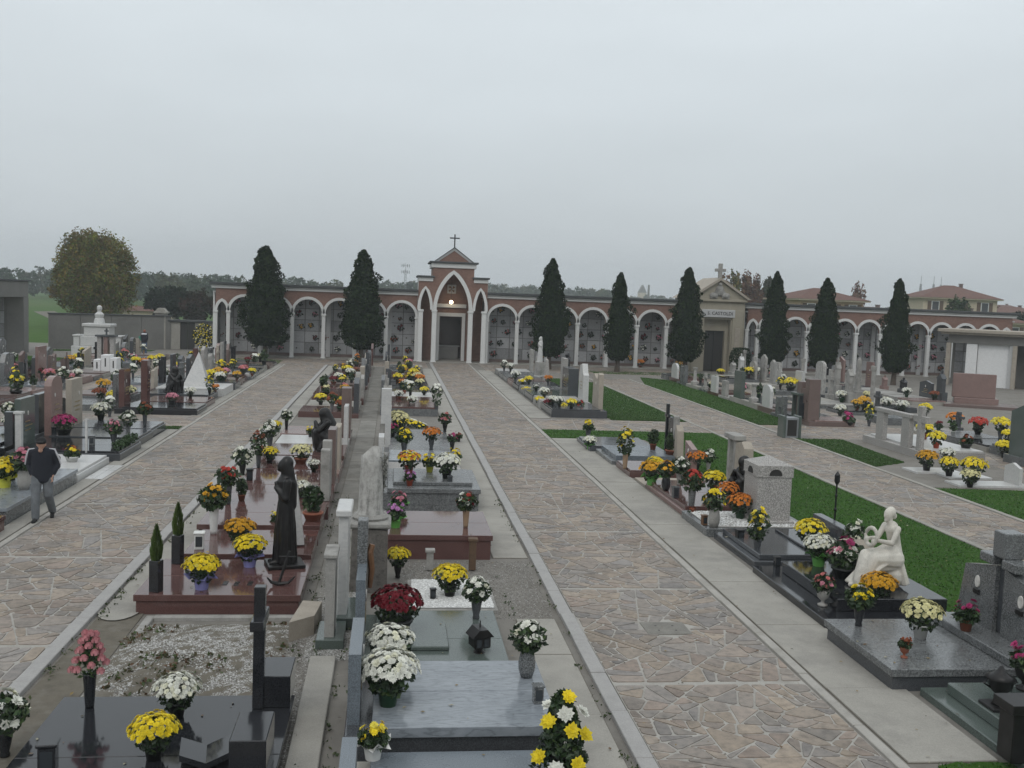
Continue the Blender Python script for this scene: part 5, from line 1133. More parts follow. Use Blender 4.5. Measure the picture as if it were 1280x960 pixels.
for i in range(26000):
    u, v = rr.uniform(-1, 1), rr.uniform(-1, 1)
    if math.sin(3.1*u+2*v)+math.sin(4.3*v-1.7*u)+rr.gauss(0, 0.7) < -0.8: continue
    pebbles(pm, u*1.1, v*1.48, mz(u, v), rr.uniform(0.008, 0.017), rr, GL)
o = obj('gravel', pm, MAT['pebble'], gm); o['kind'] = 'stuff'
wm = MB()
for i in range(260):
    u, v = rr.uniform(-1, 1), rr.uniform(-1, 1); x0, y0 = u*1.1, v*1.45
    if math.sin(3.1*u+2*v)+math.sin(4.3*v-1.7*u) > -0.3: continue
    for k in range(5): leafq(wm, (x0+rr.gauss(0, 0.03), y0+rr.gauss(0, 0.03), mz(u, v)+rr.uniform(0.0, 0.05)), 0.03, rr, rr.choice([(0.05, 0.075, 0.02), (0.11, 0.06, 0.03), (0.08, 0.07, 0.035)]))
o = obj('weeds', wm, MAT['leaf'], gm); o['kind'] = 'stuff'
gv = MB()
for i in range(26000):
    k = rr.random()
    if k < 0.45: x, y = rr.uniform(-1.05, -0.45), rr.uniform(12.9, 17.5)
    elif k < 0.8: x, y = rr.uniform(0.2, 2.55), rr.uniform(14.6, 17.9)
    else: x, y = rr.uniform(-1.3, -0.95), rr.uniform(9.5, 15)
    pebbles(gv, x, y, 0.018 if y > 15.6 and x < -0.4 else 0.004, rr.uniform(0.006, 0.014), rr, GL if k < 0.45 else GC)
o = obj('loose_gravel', gv, MAT['pebble']); o['kind'] = 'stuff'; o['label'] = 'loose grey gravel between the graves'
wp = MB()
for i in range(6500): pebbles(wp, rr.uniform(0.42, 1.66), rr.uniform(14.92, 16.42), 0.08, rr.uniform(0.012, 0.022), rr, WCOL)
for i in range(3000): pebbles(wp, rr.uniform(6.75, 8.85), rr.uniform(20.1, 21.6), 0.2, rr.uniform(0.012, 0.022), rr, WCOL)
o = obj('white_pebbles', wp, MAT['pebble']); o['kind'] = 'stuff'; o['label'] = 'white marble chippings filling two grave beds'
struct('earth_strip', MB().box(-4.1, -3.5, 9.2, 14.9, -0.05, 0.012), MAT['soil'])
sk = MB()
for a in range(10): sk.v.append((-3.86+0.3*math.cos(PI+PI*a/9), 14.95+0.5*math.sin(PI+PI*a/9), 0.03))
sk.f.append(tuple(range(10))); struct('concrete_apron', sk, MAT['concrete'])
struct('plot_border', MB().box(-3.3, -1.3, 14.5, 14.62, -0.02, 0.06, 0.01).box(-3.42, -3.3, 13.9, 14.62, -0.02, 0.05, 0.01), MAT['old_marble'])
mb = MB().prism([(-1.3, 13.6), (-0.98, 13.9), (-0.92, 14.55), (-1.2, 14.6)], 2, 0, 0.28); bl = tag(obj('stone_block', mb, MAT['travertine']), 'loose broken brown stone block beside the mound', 'stone')
# ================================================================== FLOWERS
FC = {'yellow': (0.74, 0.58, 0.02), 'white': (0.70, 0.70, 0.63), 'cream': (0.66, 0.62, 0.34), 'orange': (0.58, 0.19, 0.025), 'dark red': (0.14, 0.006, 0.014), 'red': (0.42, 0.045, 0.03), 'pink': (0.55, 0.21, 0.27),
      'magenta': (0.36, 0.03, 0.13), 'rust': (0.22, 0.06, 0.025), 'coral': (0.52, 0.17, 0.16), 'salmon': (0.58, 0.25, 0.27), 'amber': (0.62, 0.33, 0.02), 'lilac': (0.45, 0.2, 0.42)}
GRN = [(0.022, 0.045, 0.016), (0.032, 0.062, 0.02), (0.016, 0.034, 0.014), (0.045, 0.075, 0.022), (0.024, 0.04, 0.02)]
def bloom(mb, p, nrm, r_, c, lod, rr, double=True):
    n_ = Vector(nrm).normalized(); u = n_.orthogonal().normalized(); u.rotate(Matrix.Rotation(rr.uniform(0, 6.28), 3, n_)); v = n_.cross(u); p = Vector(p)
    if lod >= 2:
        b0 = len(mb.v); k = 5
        for i in range(k): a = 2*PI*i/k; mb.v.append(tuple(p+(u*math.cos(a)+v*math.sin(a))*r_*rr.uniform(0.85, 1.15)))
        mb.v.append(tuple(p+n_*r_*0.6))
        for i in range(k): mb.f.append((b0+i, b0+(i+1) % k, b0+k))
        mb.col(scl(c, rr.uniform(0.75, 1.15)), k+1); return
    rings = [(1.0, 0.12, 11), (0.74, 0.45, 9), (0.45, 1.0, 6)] if lod == 0 else [(1.0, 0.2, 8), (0.62, 0.7, 6)]
    kc = rr.uniform(0.85, 1.12)
    for (f_, tilt, k) in rings:
        for i in range(k):
            a = 2*PI*(i+rr.uniform(-0.2, 0.2))/k; d = u*math.cos(a)+v*math.sin(a); s_ = n_.cross(d); ti = tilt+rr.uniform(-0.15, 0.15); e_ = (d+n_*ti).normalized()
            L_ = r_*f_*rr.uniform(0.88, 1.1); wd_ = L_*(0.30 if lod == 0 else 0.42)
            mb.face([p, p+e_*L_*0.6-s_*wd_, p+e_*L_, p+e_*L_*0.6+s_*wd_], scl(c, kc*rr.uniform(0.86, 1.08)))
def rose(mb, p, r_, c, rr):
    for k in range(3):
        for i in range(6):
            a = i*PI/3+k*0.5; q = Vector((math.cos(a), math.sin(a), 0)); z = Vector((0, 0, 1)); e0 = Vector(p)+q*r_*(0.45+0.28*k)-z*r_*0.4*k; e1 = Vector(p)+q*r_*(0.4+0.33*k)+z*r_*(0.75-0.3*k); s_ = z.cross(q)*r_*0.42
            mb.face([e0-s_, e0+s_, e1+s_*1.1, e1-s_*1.1], scl(c, rr.uniform(0.75, 1.15)))
def leafs(mb, pts, s, rr, out=None):
    for p in pts: leafq(mb, p, s, rr, scl(rr.choice(GRN), rr.uniform(0.7, 1.3)), out)
POTS = {}
def pot_mesh(style):
    if style in POTS: return POTS[style]
    mb = MB(); mb.smooth = False
    if style in ('pot', ): mb.lathe([(0.07, 0), (0.095, 0.15), (0.105, 0.15), (0.105, 0.175), (0.09, 0.175), (0.08, 0.15)], 16)
    elif style == 'wide': mb.lathe([(0.11, 0), (0.15, 0.1), (0.16, 0.1), (0.16, 0.13), (0.14, 0.13)], 16)
    elif style == 'wrap':
        n = 18; rr = random.Random(3); prof = [(0.085, 0), (0.105, 0.12), (0.125, 0.17), (0.2, 0.2)]
        mb.lathe(prof, n, cap=False)
        for i in range(n): x, y, z = mb.v[3*n+i]; k = 1.0+0.25*math.sin(i*2.5); mb.v[3*n+i] = (x*k, y*k, z+0.05*math.sin(i*1.9))
        mb.f.append(tuple(reversed(range(n))))
    elif style == 'vase': mb.lathe([(0.05, 0), (0.055, 0.02), (0.045, 0.05), (0.07, 0.16), (0.08, 0.24), (0.075, 0.3), (0.065, 0.3)], 16)
    elif style == 'amphora': mb.lathe([(0.07, 0), (0.1, 0.1), (0.105, 0.18), (0.085, 0.29), (0.075, 0.36), (0.065, 0.36)], 18)
    elif style == 'slim': mb.lathe([(0.045, 0), (0.05, 0.05), (0.07, 0.36), (0.075, 0.38), (0.06, 0.38)], 14)
    elif style == 'goblet': mb.lathe([(0.09, 0), (0.095, 0.03), (0.03, 0.06), (0.035, 0.1), (0.1, 0.16), (0.125, 0.26), (0.13, 0.3), (0.115, 0.3)], 18)
    elif style == 'square': mb.box(-0.075, 0.075, -0.075, 0.075, 0, 0.47, 0.006)
    mb.smooth = style not in ('square', 'wrap'); POTS[style] = mb.mesh('pot'); return POTS[style]
TOPZ = {'pot': 0.15, 'wide': 0.11, 'wrap': 0.16, 'vase': 0.29, 'amphora': 0.35, 'slim': 0.37, 'goblet': 0.28, 'square': 0.47}
FM = {}
def plant(kind, color, z0, lod, var):
    key = (kind, color, round(z0, 2), lod, var)
    if key in FM: return FM[key]
    rr = random.Random(hash((kind, color, var)) if False else (len(kind)*131+sum(map(ord, color))*7+var*977+lod)); fb, bb = MB(), MB(); c = FC.get(color, FC['white'])
    mixed = {'yellow': [FC['yellow']]*5+[(0.70, 0.60, 0.08)], 'white': [FC['white']]*5+[(0.70, 0.69, 0.55)], 'coral': [FC['coral'], FC['coral'], FC['pink']], 'pink and white': [FC['pink'], FC['white'], FC['pink'], FC['magenta']],
             'yellow and white': [FC['yellow'], FC['yellow'], FC['white']], 'red and white': [FC['red'], FC['white'], FC['dark red']], 'yellow and orange': [FC['yellow'], FC['orange'], FC['amber']]}.get(color, [c])
    nl = (380, 180, 60)[lod]; ls = (0.032, 0.042, 0.06)[lod]
    if kind == 'mum':          # cushion chrysanthemum
        w_, h_ = 0.25, 0.2; zc = z0+0.12
        for i in range(nl):
            a = rr.uniform(0, 6.28); q = rr.random()**0.5; z = rr.uniform(-1.05, 0.75); r_ = w_*(0.5+0.46*min(1, (z+1.05)/1.2))*q; leafq(fb, (r_*math.cos(a), r_*math.sin(a), zc+z*0.16), ls, rr, scl(rr.choice(GRN), rr.uniform(0.6, 1.2)), Vector((math.cos(a), math.sin(a), 0.3))*0.6)
        nb = (100, 60, 30)[lod]; br = (0.037, 0.043, 0.062)[lod]
        for i in range(nb):
            t_ = (i+0.5)/nb; ph = i*2.39996; ct = 1-0.86*t_; s_ = math.sqrt(1-ct*ct)
            d = Vector((s_*math.cos(ph), s_*math.sin(ph), ct)); p = Vector((d.x*w_, d.y*w_, zc+0.03+d.z*h_*0.85))*1.0; p += Vector((rr.gauss(0, 0.012), rr.gauss(0, 0.012), rr.gauss(0, 0.012)))
            bloom(bb, p, d+Vector((0, 0, 0.25)), br*rr.uniform(0.8, 1.2), rr.choice(mixed), lod, rr)
    elif kind == 'tuft':       # looser pot plant with fewer, taller flowers
        for i in range(int(nl*0.8)):
            a = rr.uniform(0, 6.28); r_ = 0.17*rr.random()**0.5; leafq(fb, (r_*math.cos(a), r_*math.sin(a), z0+rr.uniform(0, 0.15)), ls*1.3, rr, scl(rr.choice(GRN), rr.uniform(0.7, 1.4)))
        for i in range((20, 16, 12)[lod]):
            a = rr.uniform(0, 6.28); r_ = 0.16*rr.random()**0.5; z = z0+rr.uniform(0.1, 0.28); bloom(bb, (r_*math.cos(a), r_*math.sin(a), z), (math.cos(a)*0.7, math.sin(a)*0.7, 0.8), (0.045, 0.05, 0.06)[lod]*rr.uniform(0.8, 1.2), rr.choice(mixed), lod, rr)
            fb.face([(r_*0.4*math.cos(a)-0.004, r_*0.4*math.sin(a), z0), (r_*0.4*math.cos(a)+0.004, r_*0.4*math.sin(a), z0), (r_*math.cos(a)+0.003, r_*math.sin(a), z), (r_*math.cos(a)-0.003, r_*math.sin(a), z)], GRN[1])
    elif kind in ('bouquet', 'lily', 'tall'):
        hh = {'bouquet': 0.34, 'lily': 0.4, 'tall': 0.62}[kind]; sp = {'bouquet': 0.2, 'lily': 0.23, 'tall': 0.2}[kind]; nb = {'bouquet': (24, 20, 14), 'lily': (13, 11, 9), 'tall': (26, 20, 14)}[kind][lod]; br = {'bouquet': 0.052, 'lily': 0.078, 'tall': 0.05}[kind]*(1, 1.05, 1.25)[lod]
        for i in range(nl):
            t_ = rr.random(); a = rr.uniform(0, 6.28); r_ = (0.04+sp*0.95*math.sin(PI*min(1, t_*0.75+0.1)))*rr.random()**0.45
            leafq(fb, (r_*math.cos(a), r_*math.sin(a), z0-0.02+t_*hh*0.9), ls*rr.choice((1, 1.5)), rr, scl(rr.choice(GRN), rr.uniform(0.7, 1.35)), Vector((math.cos(a), math.sin(a), 0.4))*0.5)
        for i in range(nb):
            t_ = 0.3+0.7*rr.random()**0.8; a = i*2.4+rr.uniform(-0.3, 0.3); r_ = sp*math.sin(PI*min(1, t_*0.72+0.16))*rr.uniform(0.55, 1.05); p = (r_*math.cos(a), r_*math.sin(a), z0+t_*hh)
            bloom(bb, p, (math.cos(a)*0.8, math.sin(a)*0.8, 0.2+t_), br*rr.uniform(0.8, 1.2), rr.choice(mixed), lod, rr)
            fb.face([(-0.004, 0, z0-0.02), (0.004, 0, z0-0.02), (p[0]+0.003, p[1], p[2]), (p[0]-0.003, p[1], p[2])], GRN[0])
    elif kind == 'spider':     # big stalked blooms
        for i in range(int(nl*3)):
            t_ = rr.random(); a = rr.uniform(0, 6.28); r_ = 0.24*(1-0.8*t_)*rr.random()**0.4+0.02; leafq(fb, (r_*math.cos(a), r_*math.sin(a), z0-0.1+t_*0.66), ls*1.1, rr, scl(rr.choice(GRN), rr.uniform(0.6, 1.3)), Vector((math.cos(a), math.sin(a), 0.3))*0.5)
        for i, (x, y, z, cc) in enumerate([(0.03, -0.1, 0.62, 0), (-0.15, -0.14, 0.42, 0), (0.05, -0.2, 0.36, 0), (0.19, -0.1, 0.28, 0), (0.11, -0.24, 0.08, 0), (-0.08, -0.25, 0.05, 1), (-0.22, -0.12, 0.1, 0), (0.2, 0.1, 0.4, 1), (-0.1, 0.15, 0.45, 1), (0.0, -0.14, 0.48, 1)]):
            bloom(bb, (x, y, z0+z-0.05), (x*2, y*2-0.4, 0.6), 0.076 if i else 0.068, FC['yellow'] if cc == 0 else FC['white'], 0, rr); bloom(bb, (x, y-0.01, z0+z-0.04), (x*2, y*2-0.4, 0.7), 0.052, FC['yellow'] if cc == 0 else FC['white'], 0, rr)
    elif kind == 'roses':
        for i in range(nl//2): a = rr.uniform(0, 6.28); t_ = rr.random(); r_ = 0.15*(1-0.7*t_)*rr.random()**0.5; leafq(fb, (r_*math.cos(a), r_*math.sin(a), z0+t_*0.4), ls*1.3, rr, scl(rr.choice(GRN), rr.uniform(1.0, 1.8)))
        for i in range(28): t_ = i/28; a = i*2.4; r_ = 0.17*(1-0.8*t_)+0.01; rose(bb, (r_*math.cos(a), r_*math.sin(a), z0+0.06+t_*0.42), 0.038, c, rr)
    elif kind == 'cone':       # little conical conifer
        for i in range(nl*3):
            t_ = rr.random()**1.3; a = rr.uniform(0, 6.28); r_ = 0.085*math.sin(PI*min(1, 0.25+0.75*t_))*1.1*rr.random()**0.4*(1-0.3*t_); q = Vector((math.cos(a)*0.25, math.sin(a)*0.25, 1)).normalized(); p = Vector((r_*math.cos(a), r_*math.sin(a), z0+t_*0.5)); s_ = q.cross(Vector((math.cos(a+1), math.sin(a+1), 0))).normalized()*0.008
            fb.face([p-s_, p+s_, p+q*0.07], scl((0.07, 0.11, 0.025), rr.uniform(0.6, 1.4)))
        bb = None
    elif kind == 'bush':
        for i in range(int(nl*1.5)): d = Vector((rr.gauss(0, 1), rr.gauss(0, 1), rr.gauss(0, 1))).normalized()*rr.random()**0.4; leafq(fb, (d.x*0.16, d.y*0.16, z0+0.22+d.z*0.24), ls*1.2, rr, scl(rr.choice(GRN), rr.uniform(0.8, 1.5)), d*0.5)
        bb = None
    FM[key] = (fb.mesh('foliage'), bb.mesh('blooms') if bb and bb.v else None); return FM[key]
POTW = {'pot_black': 'black pot', 'pot_green': 'green pot', 'terracotta': 'terracotta pot', 'pot_white': 'white pot', 'foil_blue': 'lilac foil', 'foil_green': 'green foil', 'foil_yellow': 'yellow foil', 'foil_red': 'red foil', 'vase_tan': 'tan vase', 'black_granite': 'black vase', 'grey_granite': 'grey stone vase', 'old_marble': 'pale stone vase', 'white_marble': 'white marble vase', 'bronze': 'bronze vase', 'red_granite': 'red stone vase', 'dark_granite': 'dark stone vase'}
KINDW = {'mum': 'chrysanthemums', 'tuft': 'flowers', 'bouquet': 'bouquet', 'lily': 'lilies', 'tall': 'tall bouquet', 'spider': 'spider chrysanthemums', 'roses': 'roses', 'cone': 'conifer', 'bush': 'leafy plant'}
def flower_at(p, kind, color, s=1.0, style='pot', mat='pot_black', row=None, where=None, lod=None, label=None):
    d = math.hypot(p.x, p.y); lod = (0 if d < 19 else 1 if d < 36 else 2) if lod is None else lod
    fm, bm_ = plant(kind, color, TOPZ[style], lod, R.randrange(2))
    lab = label or '%s%s in %s%s' % ((color+' ') if kind not in ('cone', 'bush') else 'green ', KINDW[kind], POTW.get(mat, 'pot'), ' on the '+where if where else (' '+ROWNAME[row] if row else ''))
    t_ = thing('flower_pot' if style in ('pot', 'wide', 'wrap', 'square') else 'flower_vase', lab, 'flowers', p, R.uniform(0, 6.28) if kind != 'spider' else 0.0, None, row or 'X'); t_.scale = (s, s, s)
    obj('pot' if style in ('pot', 'wide', 'wrap', 'square') else 'vase', pot_mesh(style), MAT[mat], t_, own=True); obj('foliage', fm, MAT['leaf'], t_)
    if bm_: obj('blooms', bm_, MAT['petal'], t_)['kind'] = 'stuff'
    return t_
def fl(px, py, kind, color, s=1.0, style='pot', mat='pot_black', label=None):
    p, g_ = hit(px, py); row = g_.row if g_ else None; s *= (1.13 if p.y < 30 else 0.95 if p.y < 40 else 0.74) if kind in ('mum', 'bouquet', 'lily', 'tuft') else 1.0
    if row is None: row = 'B1' if p.x < -0.6 and p.x > -4.3 else 'B2' if -0.6 <= p.x < 2.7 else 'C' if 5.5 < p.x < 9.5 else 'D' if p.x > 12 else 'A'
    return flower_at(p, kind, color, s, style, mat, row, g_.short if g_ and g_.short else None, label=label)
# near the camera, placed one by one
fl(112, 884, 'roses', 'salmon', 1.0, 'slim', 'black_granite'); fl(221, 896, 'mum', 'white', 0.85, 'pot', 'pot_black'); fl(192, 949, 'mum', 'yellow', 0.82, 'pot', 'pot_black')
fl(6, 945, 'lily', 'white', 0.85, 'vase', 'black_granite')
fl(195, 739, 'cone', 'green', 1.0, 'square', 'black_granite', 'pointed green conifer in a tall black square planter, nearer one'); fl(222, 704, 'cone', 'green', 1.0, 'square', 'black_granite', 'pointed green conifer in a tall black square planter, farther one')
fl(252, 736, 'mum', 'yellow', 0.95, 'wrap', 'foil_blue'); fl(312, 708, 'mum', 'yellow', 0.95, 'wrap', 'foil_blue')
fl(300, 684, 'mum', 'amber', 0.95, 'pot', 'pot_black'); fl(267, 667, 'bouquet', 'amber', 1.15, 'slim', 'pot_white'); fl(346, 658, 'tuft', 'yellow', 0.6, 'pot', 'pot_black')
fl(285, 630, 'bouquet', 'red', 1.0, 'slim', 'dark_granite'); fl(302, 626, 'bush', 'green', 0.8, 'pot', 'terracotta'); fl(303, 594, 'lily', 'white', 0.95, 'vase', 'bronze')
fl(323, 585, 'tall', 'rust', 0.95, 'slim', 'dark_granite'); fl(337, 579, 'mum', 'yellow', 0.8, 'pot', 'pot_black'); fl(376, 579, 'mum', 'cream', 1.0, 'wide', 'terracotta'); fl(337, 560, 'lily', 'white', 1.0, 'vase', 'dark_granite')
fl(377, 622, 'mum', 'white', 0.7, 'pot', 'pot_black'); fl(391, 650, 'bush', 'green', 1.25, 'wide', 'terracotta'); fl(358, 537, 'bouquet', 'white', 0.95, 'slim', 'rust_bronze' if 'rust_bronze' in POTW else 'bronze'); fl(345, 540, 'mum', 'yellow', 0.85, 'pot', 'terracotta')
fl(388, 546, 'tuft', 'yellow', 0.8, 'pot', 'pot_black'); fl(392, 590, 'mum', 'white', 0.6, 'pot', 'pot_black')
fl(485, 881, 'mum', 'white', 1.1, 'pot', 'pot_green'); fl(487, 838, 'mum', 'white', 1.0, 'pot', 'pot_green'); fl(495, 789, 'mum', 'dark red', 1.25, 'wide', 'pot_black'); fl(658, 846, 'bouquet', 'white', 0.85, 'amphora', 'grey_marble' if 'grey_marble' in POTW else 'grey_granite')
p_ = P(700, 965, 0.3); flower_at(p_, 'spider', 'yellow and white', 1.1, 'pot', 'pot_black', 'B2', None, 0, 'yellow and white spider chrysanthemums in a tall spray at the bottom edge')
fl(466, 948, 'tuft', 'yellow', 0.75, 'wrap', 'pot_white'); fl(562, 745, 'mum', 'yellow', 0.95, 'pot', 'pot_black'); fl(595, 773, 'bouquet', 'white', 0.85, 'vase', 'dark_granite'); fl(497, 722, 'mum', 'yellow', 0.75, 'vase', 'bronze')
fl(582, 659, 'bouquet', 'red and white', 0.85, 'slim', 'vase_tan'); fl(494, 659, 'tuft', 'lilac', 0.9, 'wrap', 'foil_green'); fl(499, 640, 'tuft', 'pink', 0.85, 'wrap', 'foil_green'); fl(512, 607, 'tuft', 'lilac', 0.7, 'pot', 'foil_red'); fl(558, 598, 'mum', 'white', 1.1, 'pot', 'pot_black')
fl(511, 592, 'mum', 'yellow and orange', 1.0, 'pot', 'foil_red'); fl(537, 590, 'tuft', 'yellow', 0.9, 'pot', 'foil_yellow'); fl(568, 580, 'tuft', 'yellow', 0.9, 'wide', 'pot_black'); fl(505, 567, 'bouquet', 'yellow', 1.0, 'vase', 'dark_granite'); fl(539, 562, 'mum', 'orange', 0.95, 'vase', 'dark_granite'); fl(565, 563, 'tuft', 'magenta', 0.8, 'vase', 'bronze')
fl(556, 540, 'bouquet', 'coral', 1.1, 'vase', 'bronze'); fl(545, 520, 'tall', 'white', 1.3, 'slim', 'dark_granite'); fl(573, 552, 'tuft', 'rust', 0.8, 'pot', 'pot_black')
fl(1073, 782, 'bouquet', 'yellow and white', 0.85, 'vase', 'black_granite'); fl(1150, 797, 'mum', 'cream', 1.0, 'pot', 'pot_white'); fl(1130, 822, 'tuft', 'rust', 0.45, 'goblet', 'rust_bronze' if 'rust_bronze' in POTW else 'terracotta'); fl(1207, 788, 'tuft', 'magenta', 0.85, 'pot', 'terracotta')
fl(1028, 757, 'bouquet', 'coral', 0.75, 'goblet', 'old_marble'); fl(1097, 757, 'mum', 'amber', 1.0, 'pot', 'pot_green'); fl(1023, 707, 'mum', 'white', 1.0, 'wrap', 'foil_green'); fl(1056, 722, 'bouquet', 'pink and white', 1.3, 'wide', 'pot_black'); fl(1066, 706, 'tall', 'white', 1.1, 'wide', 'pot_black')
fl(1280, 862, 'tuft', 'magenta', 0.9, 'goblet', 'bronze'); fl(946, 692, 'tall', 'yellow', 1.0, 'vase', 'dark_granite'); fl(1012, 686, 'mum', 'yellow', 1.05, 'pot', 'pot_black'); fl(892, 659, 'bouquet', 'yellow', 1.05, 'amphora', 'old_marble'); fl(866, 649, 'tuft', 'rust', 0.6, 'wide', 'terracotta')
fl(832, 613, 'bouquet', 'amber', 0.95, 'amphora', 'black_granite'); fl(864, 637, 'bouquet', 'red', 1.15, 'slim', 'grey_granite'); fl(925, 648, 'mum', 'orange', 1.05, 'pot', 'pot_green'); fl(909, 628, 'mum', 'orange', 0.9, 'pot', 'terracotta'); fl(892, 615, 'mum', 'yellow', 1.0, 'pot', 'terracotta'); fl(849, 606, 'bouquet', 'white', 1.0, 'vase', 'old_marble')
fl(870, 593, 'mum', 'orange', 1.0, 'vase', 'bronze'); fl(814, 606, 'mum', 'amber', 1.15, 'wrap', 'foil_green'); fl(818, 592, 'mum', 'yellow', 0.9, 'pot', 'pot_black'); fl(781, 586, 'tall', 'yellow', 1.2, 'slim', 'vase_tan'); fl(816, 562, 'bush', 'green', 1.1, 'pot', 'terracotta'); fl(838, 568, 'bush', 'green', 1.1, 'wide', 'terracotta'); fl(737, 562, 'mum', 'white', 1.0, 'wrap', 'foil_green'); fl(735, 549, 'tuft', 'yellow', 1.2, 'vase', 'dark_granite'); fl(885, 588, 'lily', 'white', 0.8, 'vase', 'old_marble')
for a in ((686, 515, 'mum', 'dark red', 1.25, 'vase', 'bronze'), (674, 507, 'mum', 'yellow', 1.2, 'pot', 'pot_black'), (704, 516, 'mum', 'yellow', 1.2, 'pot', 'pot_black'), (714, 511, 'mum', 'yellow', 1.2, 'pot', 'pot_black'), (725, 516, 'bouquet', 'red and white', 1.2, 'vase', 'bronze'), (699, 508, 'mum', 'white', 1.2, 'pot', 'pot_black'), (691, 506, 'mum', 'white', 1.1, 'pot', 'pot_black'),
          (680, 497, 'mum', 'white', 1.3, 'pot', 'pot_black'), (658, 493, 'mum', 'yellow', 1.2, 'wide', 'terracotta'), (670, 489, 'tuft', 'white', 1.2, 'pot', 'pot_black'), (653, 487, 'mum', 'yellow and white', 1.3, 'vase', 'dark_granite'), (644, 479, 'mum', 'white', 1.5, 'vase', 'dark_granite'), (661, 480, 'mum', 'yellow', 1.2, 'pot', 'pot_black'), (685, 482, 'mum', 'orange', 1.2, 'vase', 'dark_granite'), (630, 464, 'lily', 'white', 1.3, 'vase', 'bronze'), (638, 466, 'mum', 'white', 1.3, 'vase', 'bronze'), (708, 468, 'bouquet', 'rust', 1.2, 'vase', 'bronze')): fl(*a)
for a in ((80, 543, 'mum', 'magenta', 1.45, 'wide', 'pot_black'), (142, 556, 'bouquet', 'pink', 1.0, 'vase', 'dark_granite'), (160, 547, 'lily', 'white', 1.1, 'slim', 'grey_granite'), (181, 533, 'bouquet', 'rust', 1.15, 'slim', 'dark_granite'), (126, 525, 'mum', 'white', 1.3, 'pot', 'pot_black'), (137, 521, 'lily', 'white', 1.1, 'vase', 'dark_granite'), (90, 577, 'tuft', 'yellow and orange', 0.95, 'wide', 'pot_white'), (30, 612, 'bouquet', 'pink', 1.15, 'amphora', 'old_marble'), (6, 609, 'mum', 'yellow', 1.1, 'wrap', 'foil_yellow'), (14, 600, 'mum', 'yellow', 1.0, 'pot', 'pot_black'), (40, 604, 'tuft', 'yellow', 1.0, 'pot', 'pot_white'),
          (215, 504, 'mum', 'pink', 1.25, 'wide', 'pot_black'), (238, 497, 'mum', 'white', 1.2, 'pot', 'pot_black'), (262, 494, 'tall', 'yellow', 1.0, 'vase', 'bronze'), (269, 490, 'mum', 'orange', 1.0, 'pot', 'terracotta'), (275, 478, 'mum', 'white', 1.4, 'pot', 'pot_green'), (281, 472, 'mum', 'pink', 1.4, 'pot', 'pot_black'), (296, 478, 'mum', 'amber', 1.2, 'vase', 'red_granite'), (304, 468, 'mum', 'coral', 1.4, 'pot', 'pot_black'), (315, 470, 'mum', 'yellow', 1.2, 'pot', 'terracotta'), (318, 458, 'lily', 'white', 1.5, 'vase', 'bronze'), (330, 456, 'bush', 'green', 1.5, 'pot', 'pot_black'),
          (141, 503, 'mum', 'yellow', 1.3, 'pot', 'pot_black'), (160, 505, 'mum', 'cream', 1.2, 'vase', 'red_granite'), (146, 480, 'lily', 'white', 1.3, 'vase', 'bronze'), (65, 487, 'mum', 'yellow', 1.5, 'pot', 'pot_green'), (20, 494, 'tall', 'yellow', 1.5, 'wide', 'bronze'), (62, 476, 'mum', 'coral', 1.6, 'pot', 'pot_green'), (79, 480, 'lily', 'white', 1.5, 'vase', 'dark_granite'), (97, 479, 'mum', 'white', 1.3, 'slim', 'dark_granite'), (88, 477, 'mum', 'coral', 1.1, 'pot', 'pot_black'), (148, 464, 'tall', 'yellow', 1.4, 'pot', 'foil_green'), (170, 461, 'mum', 'yellow', 1.5, 'vase', 'dark_granite'), (180, 461, 'mum', 'orange', 1.7, 'pot', 'pot_green'), (190, 455, 'mum', 'yellow', 1.5, 'pot', 'pot_black'), (200, 453, 'mum', 'yellow', 1.5, 'pot', 'pot_black'), (165, 455, 'mum', 'pink', 1.7, 'pot', 'pot_black'), (105, 438, 'mum', 'yellow', 1.6, 'pot', 'pot_black'), (205, 477, 'lily', 'white', 1.3, 'vase', 'bronze'), (3, 478, 'bush', 'green', 1.8, 'wide', 'terracotta')): fl(*a)
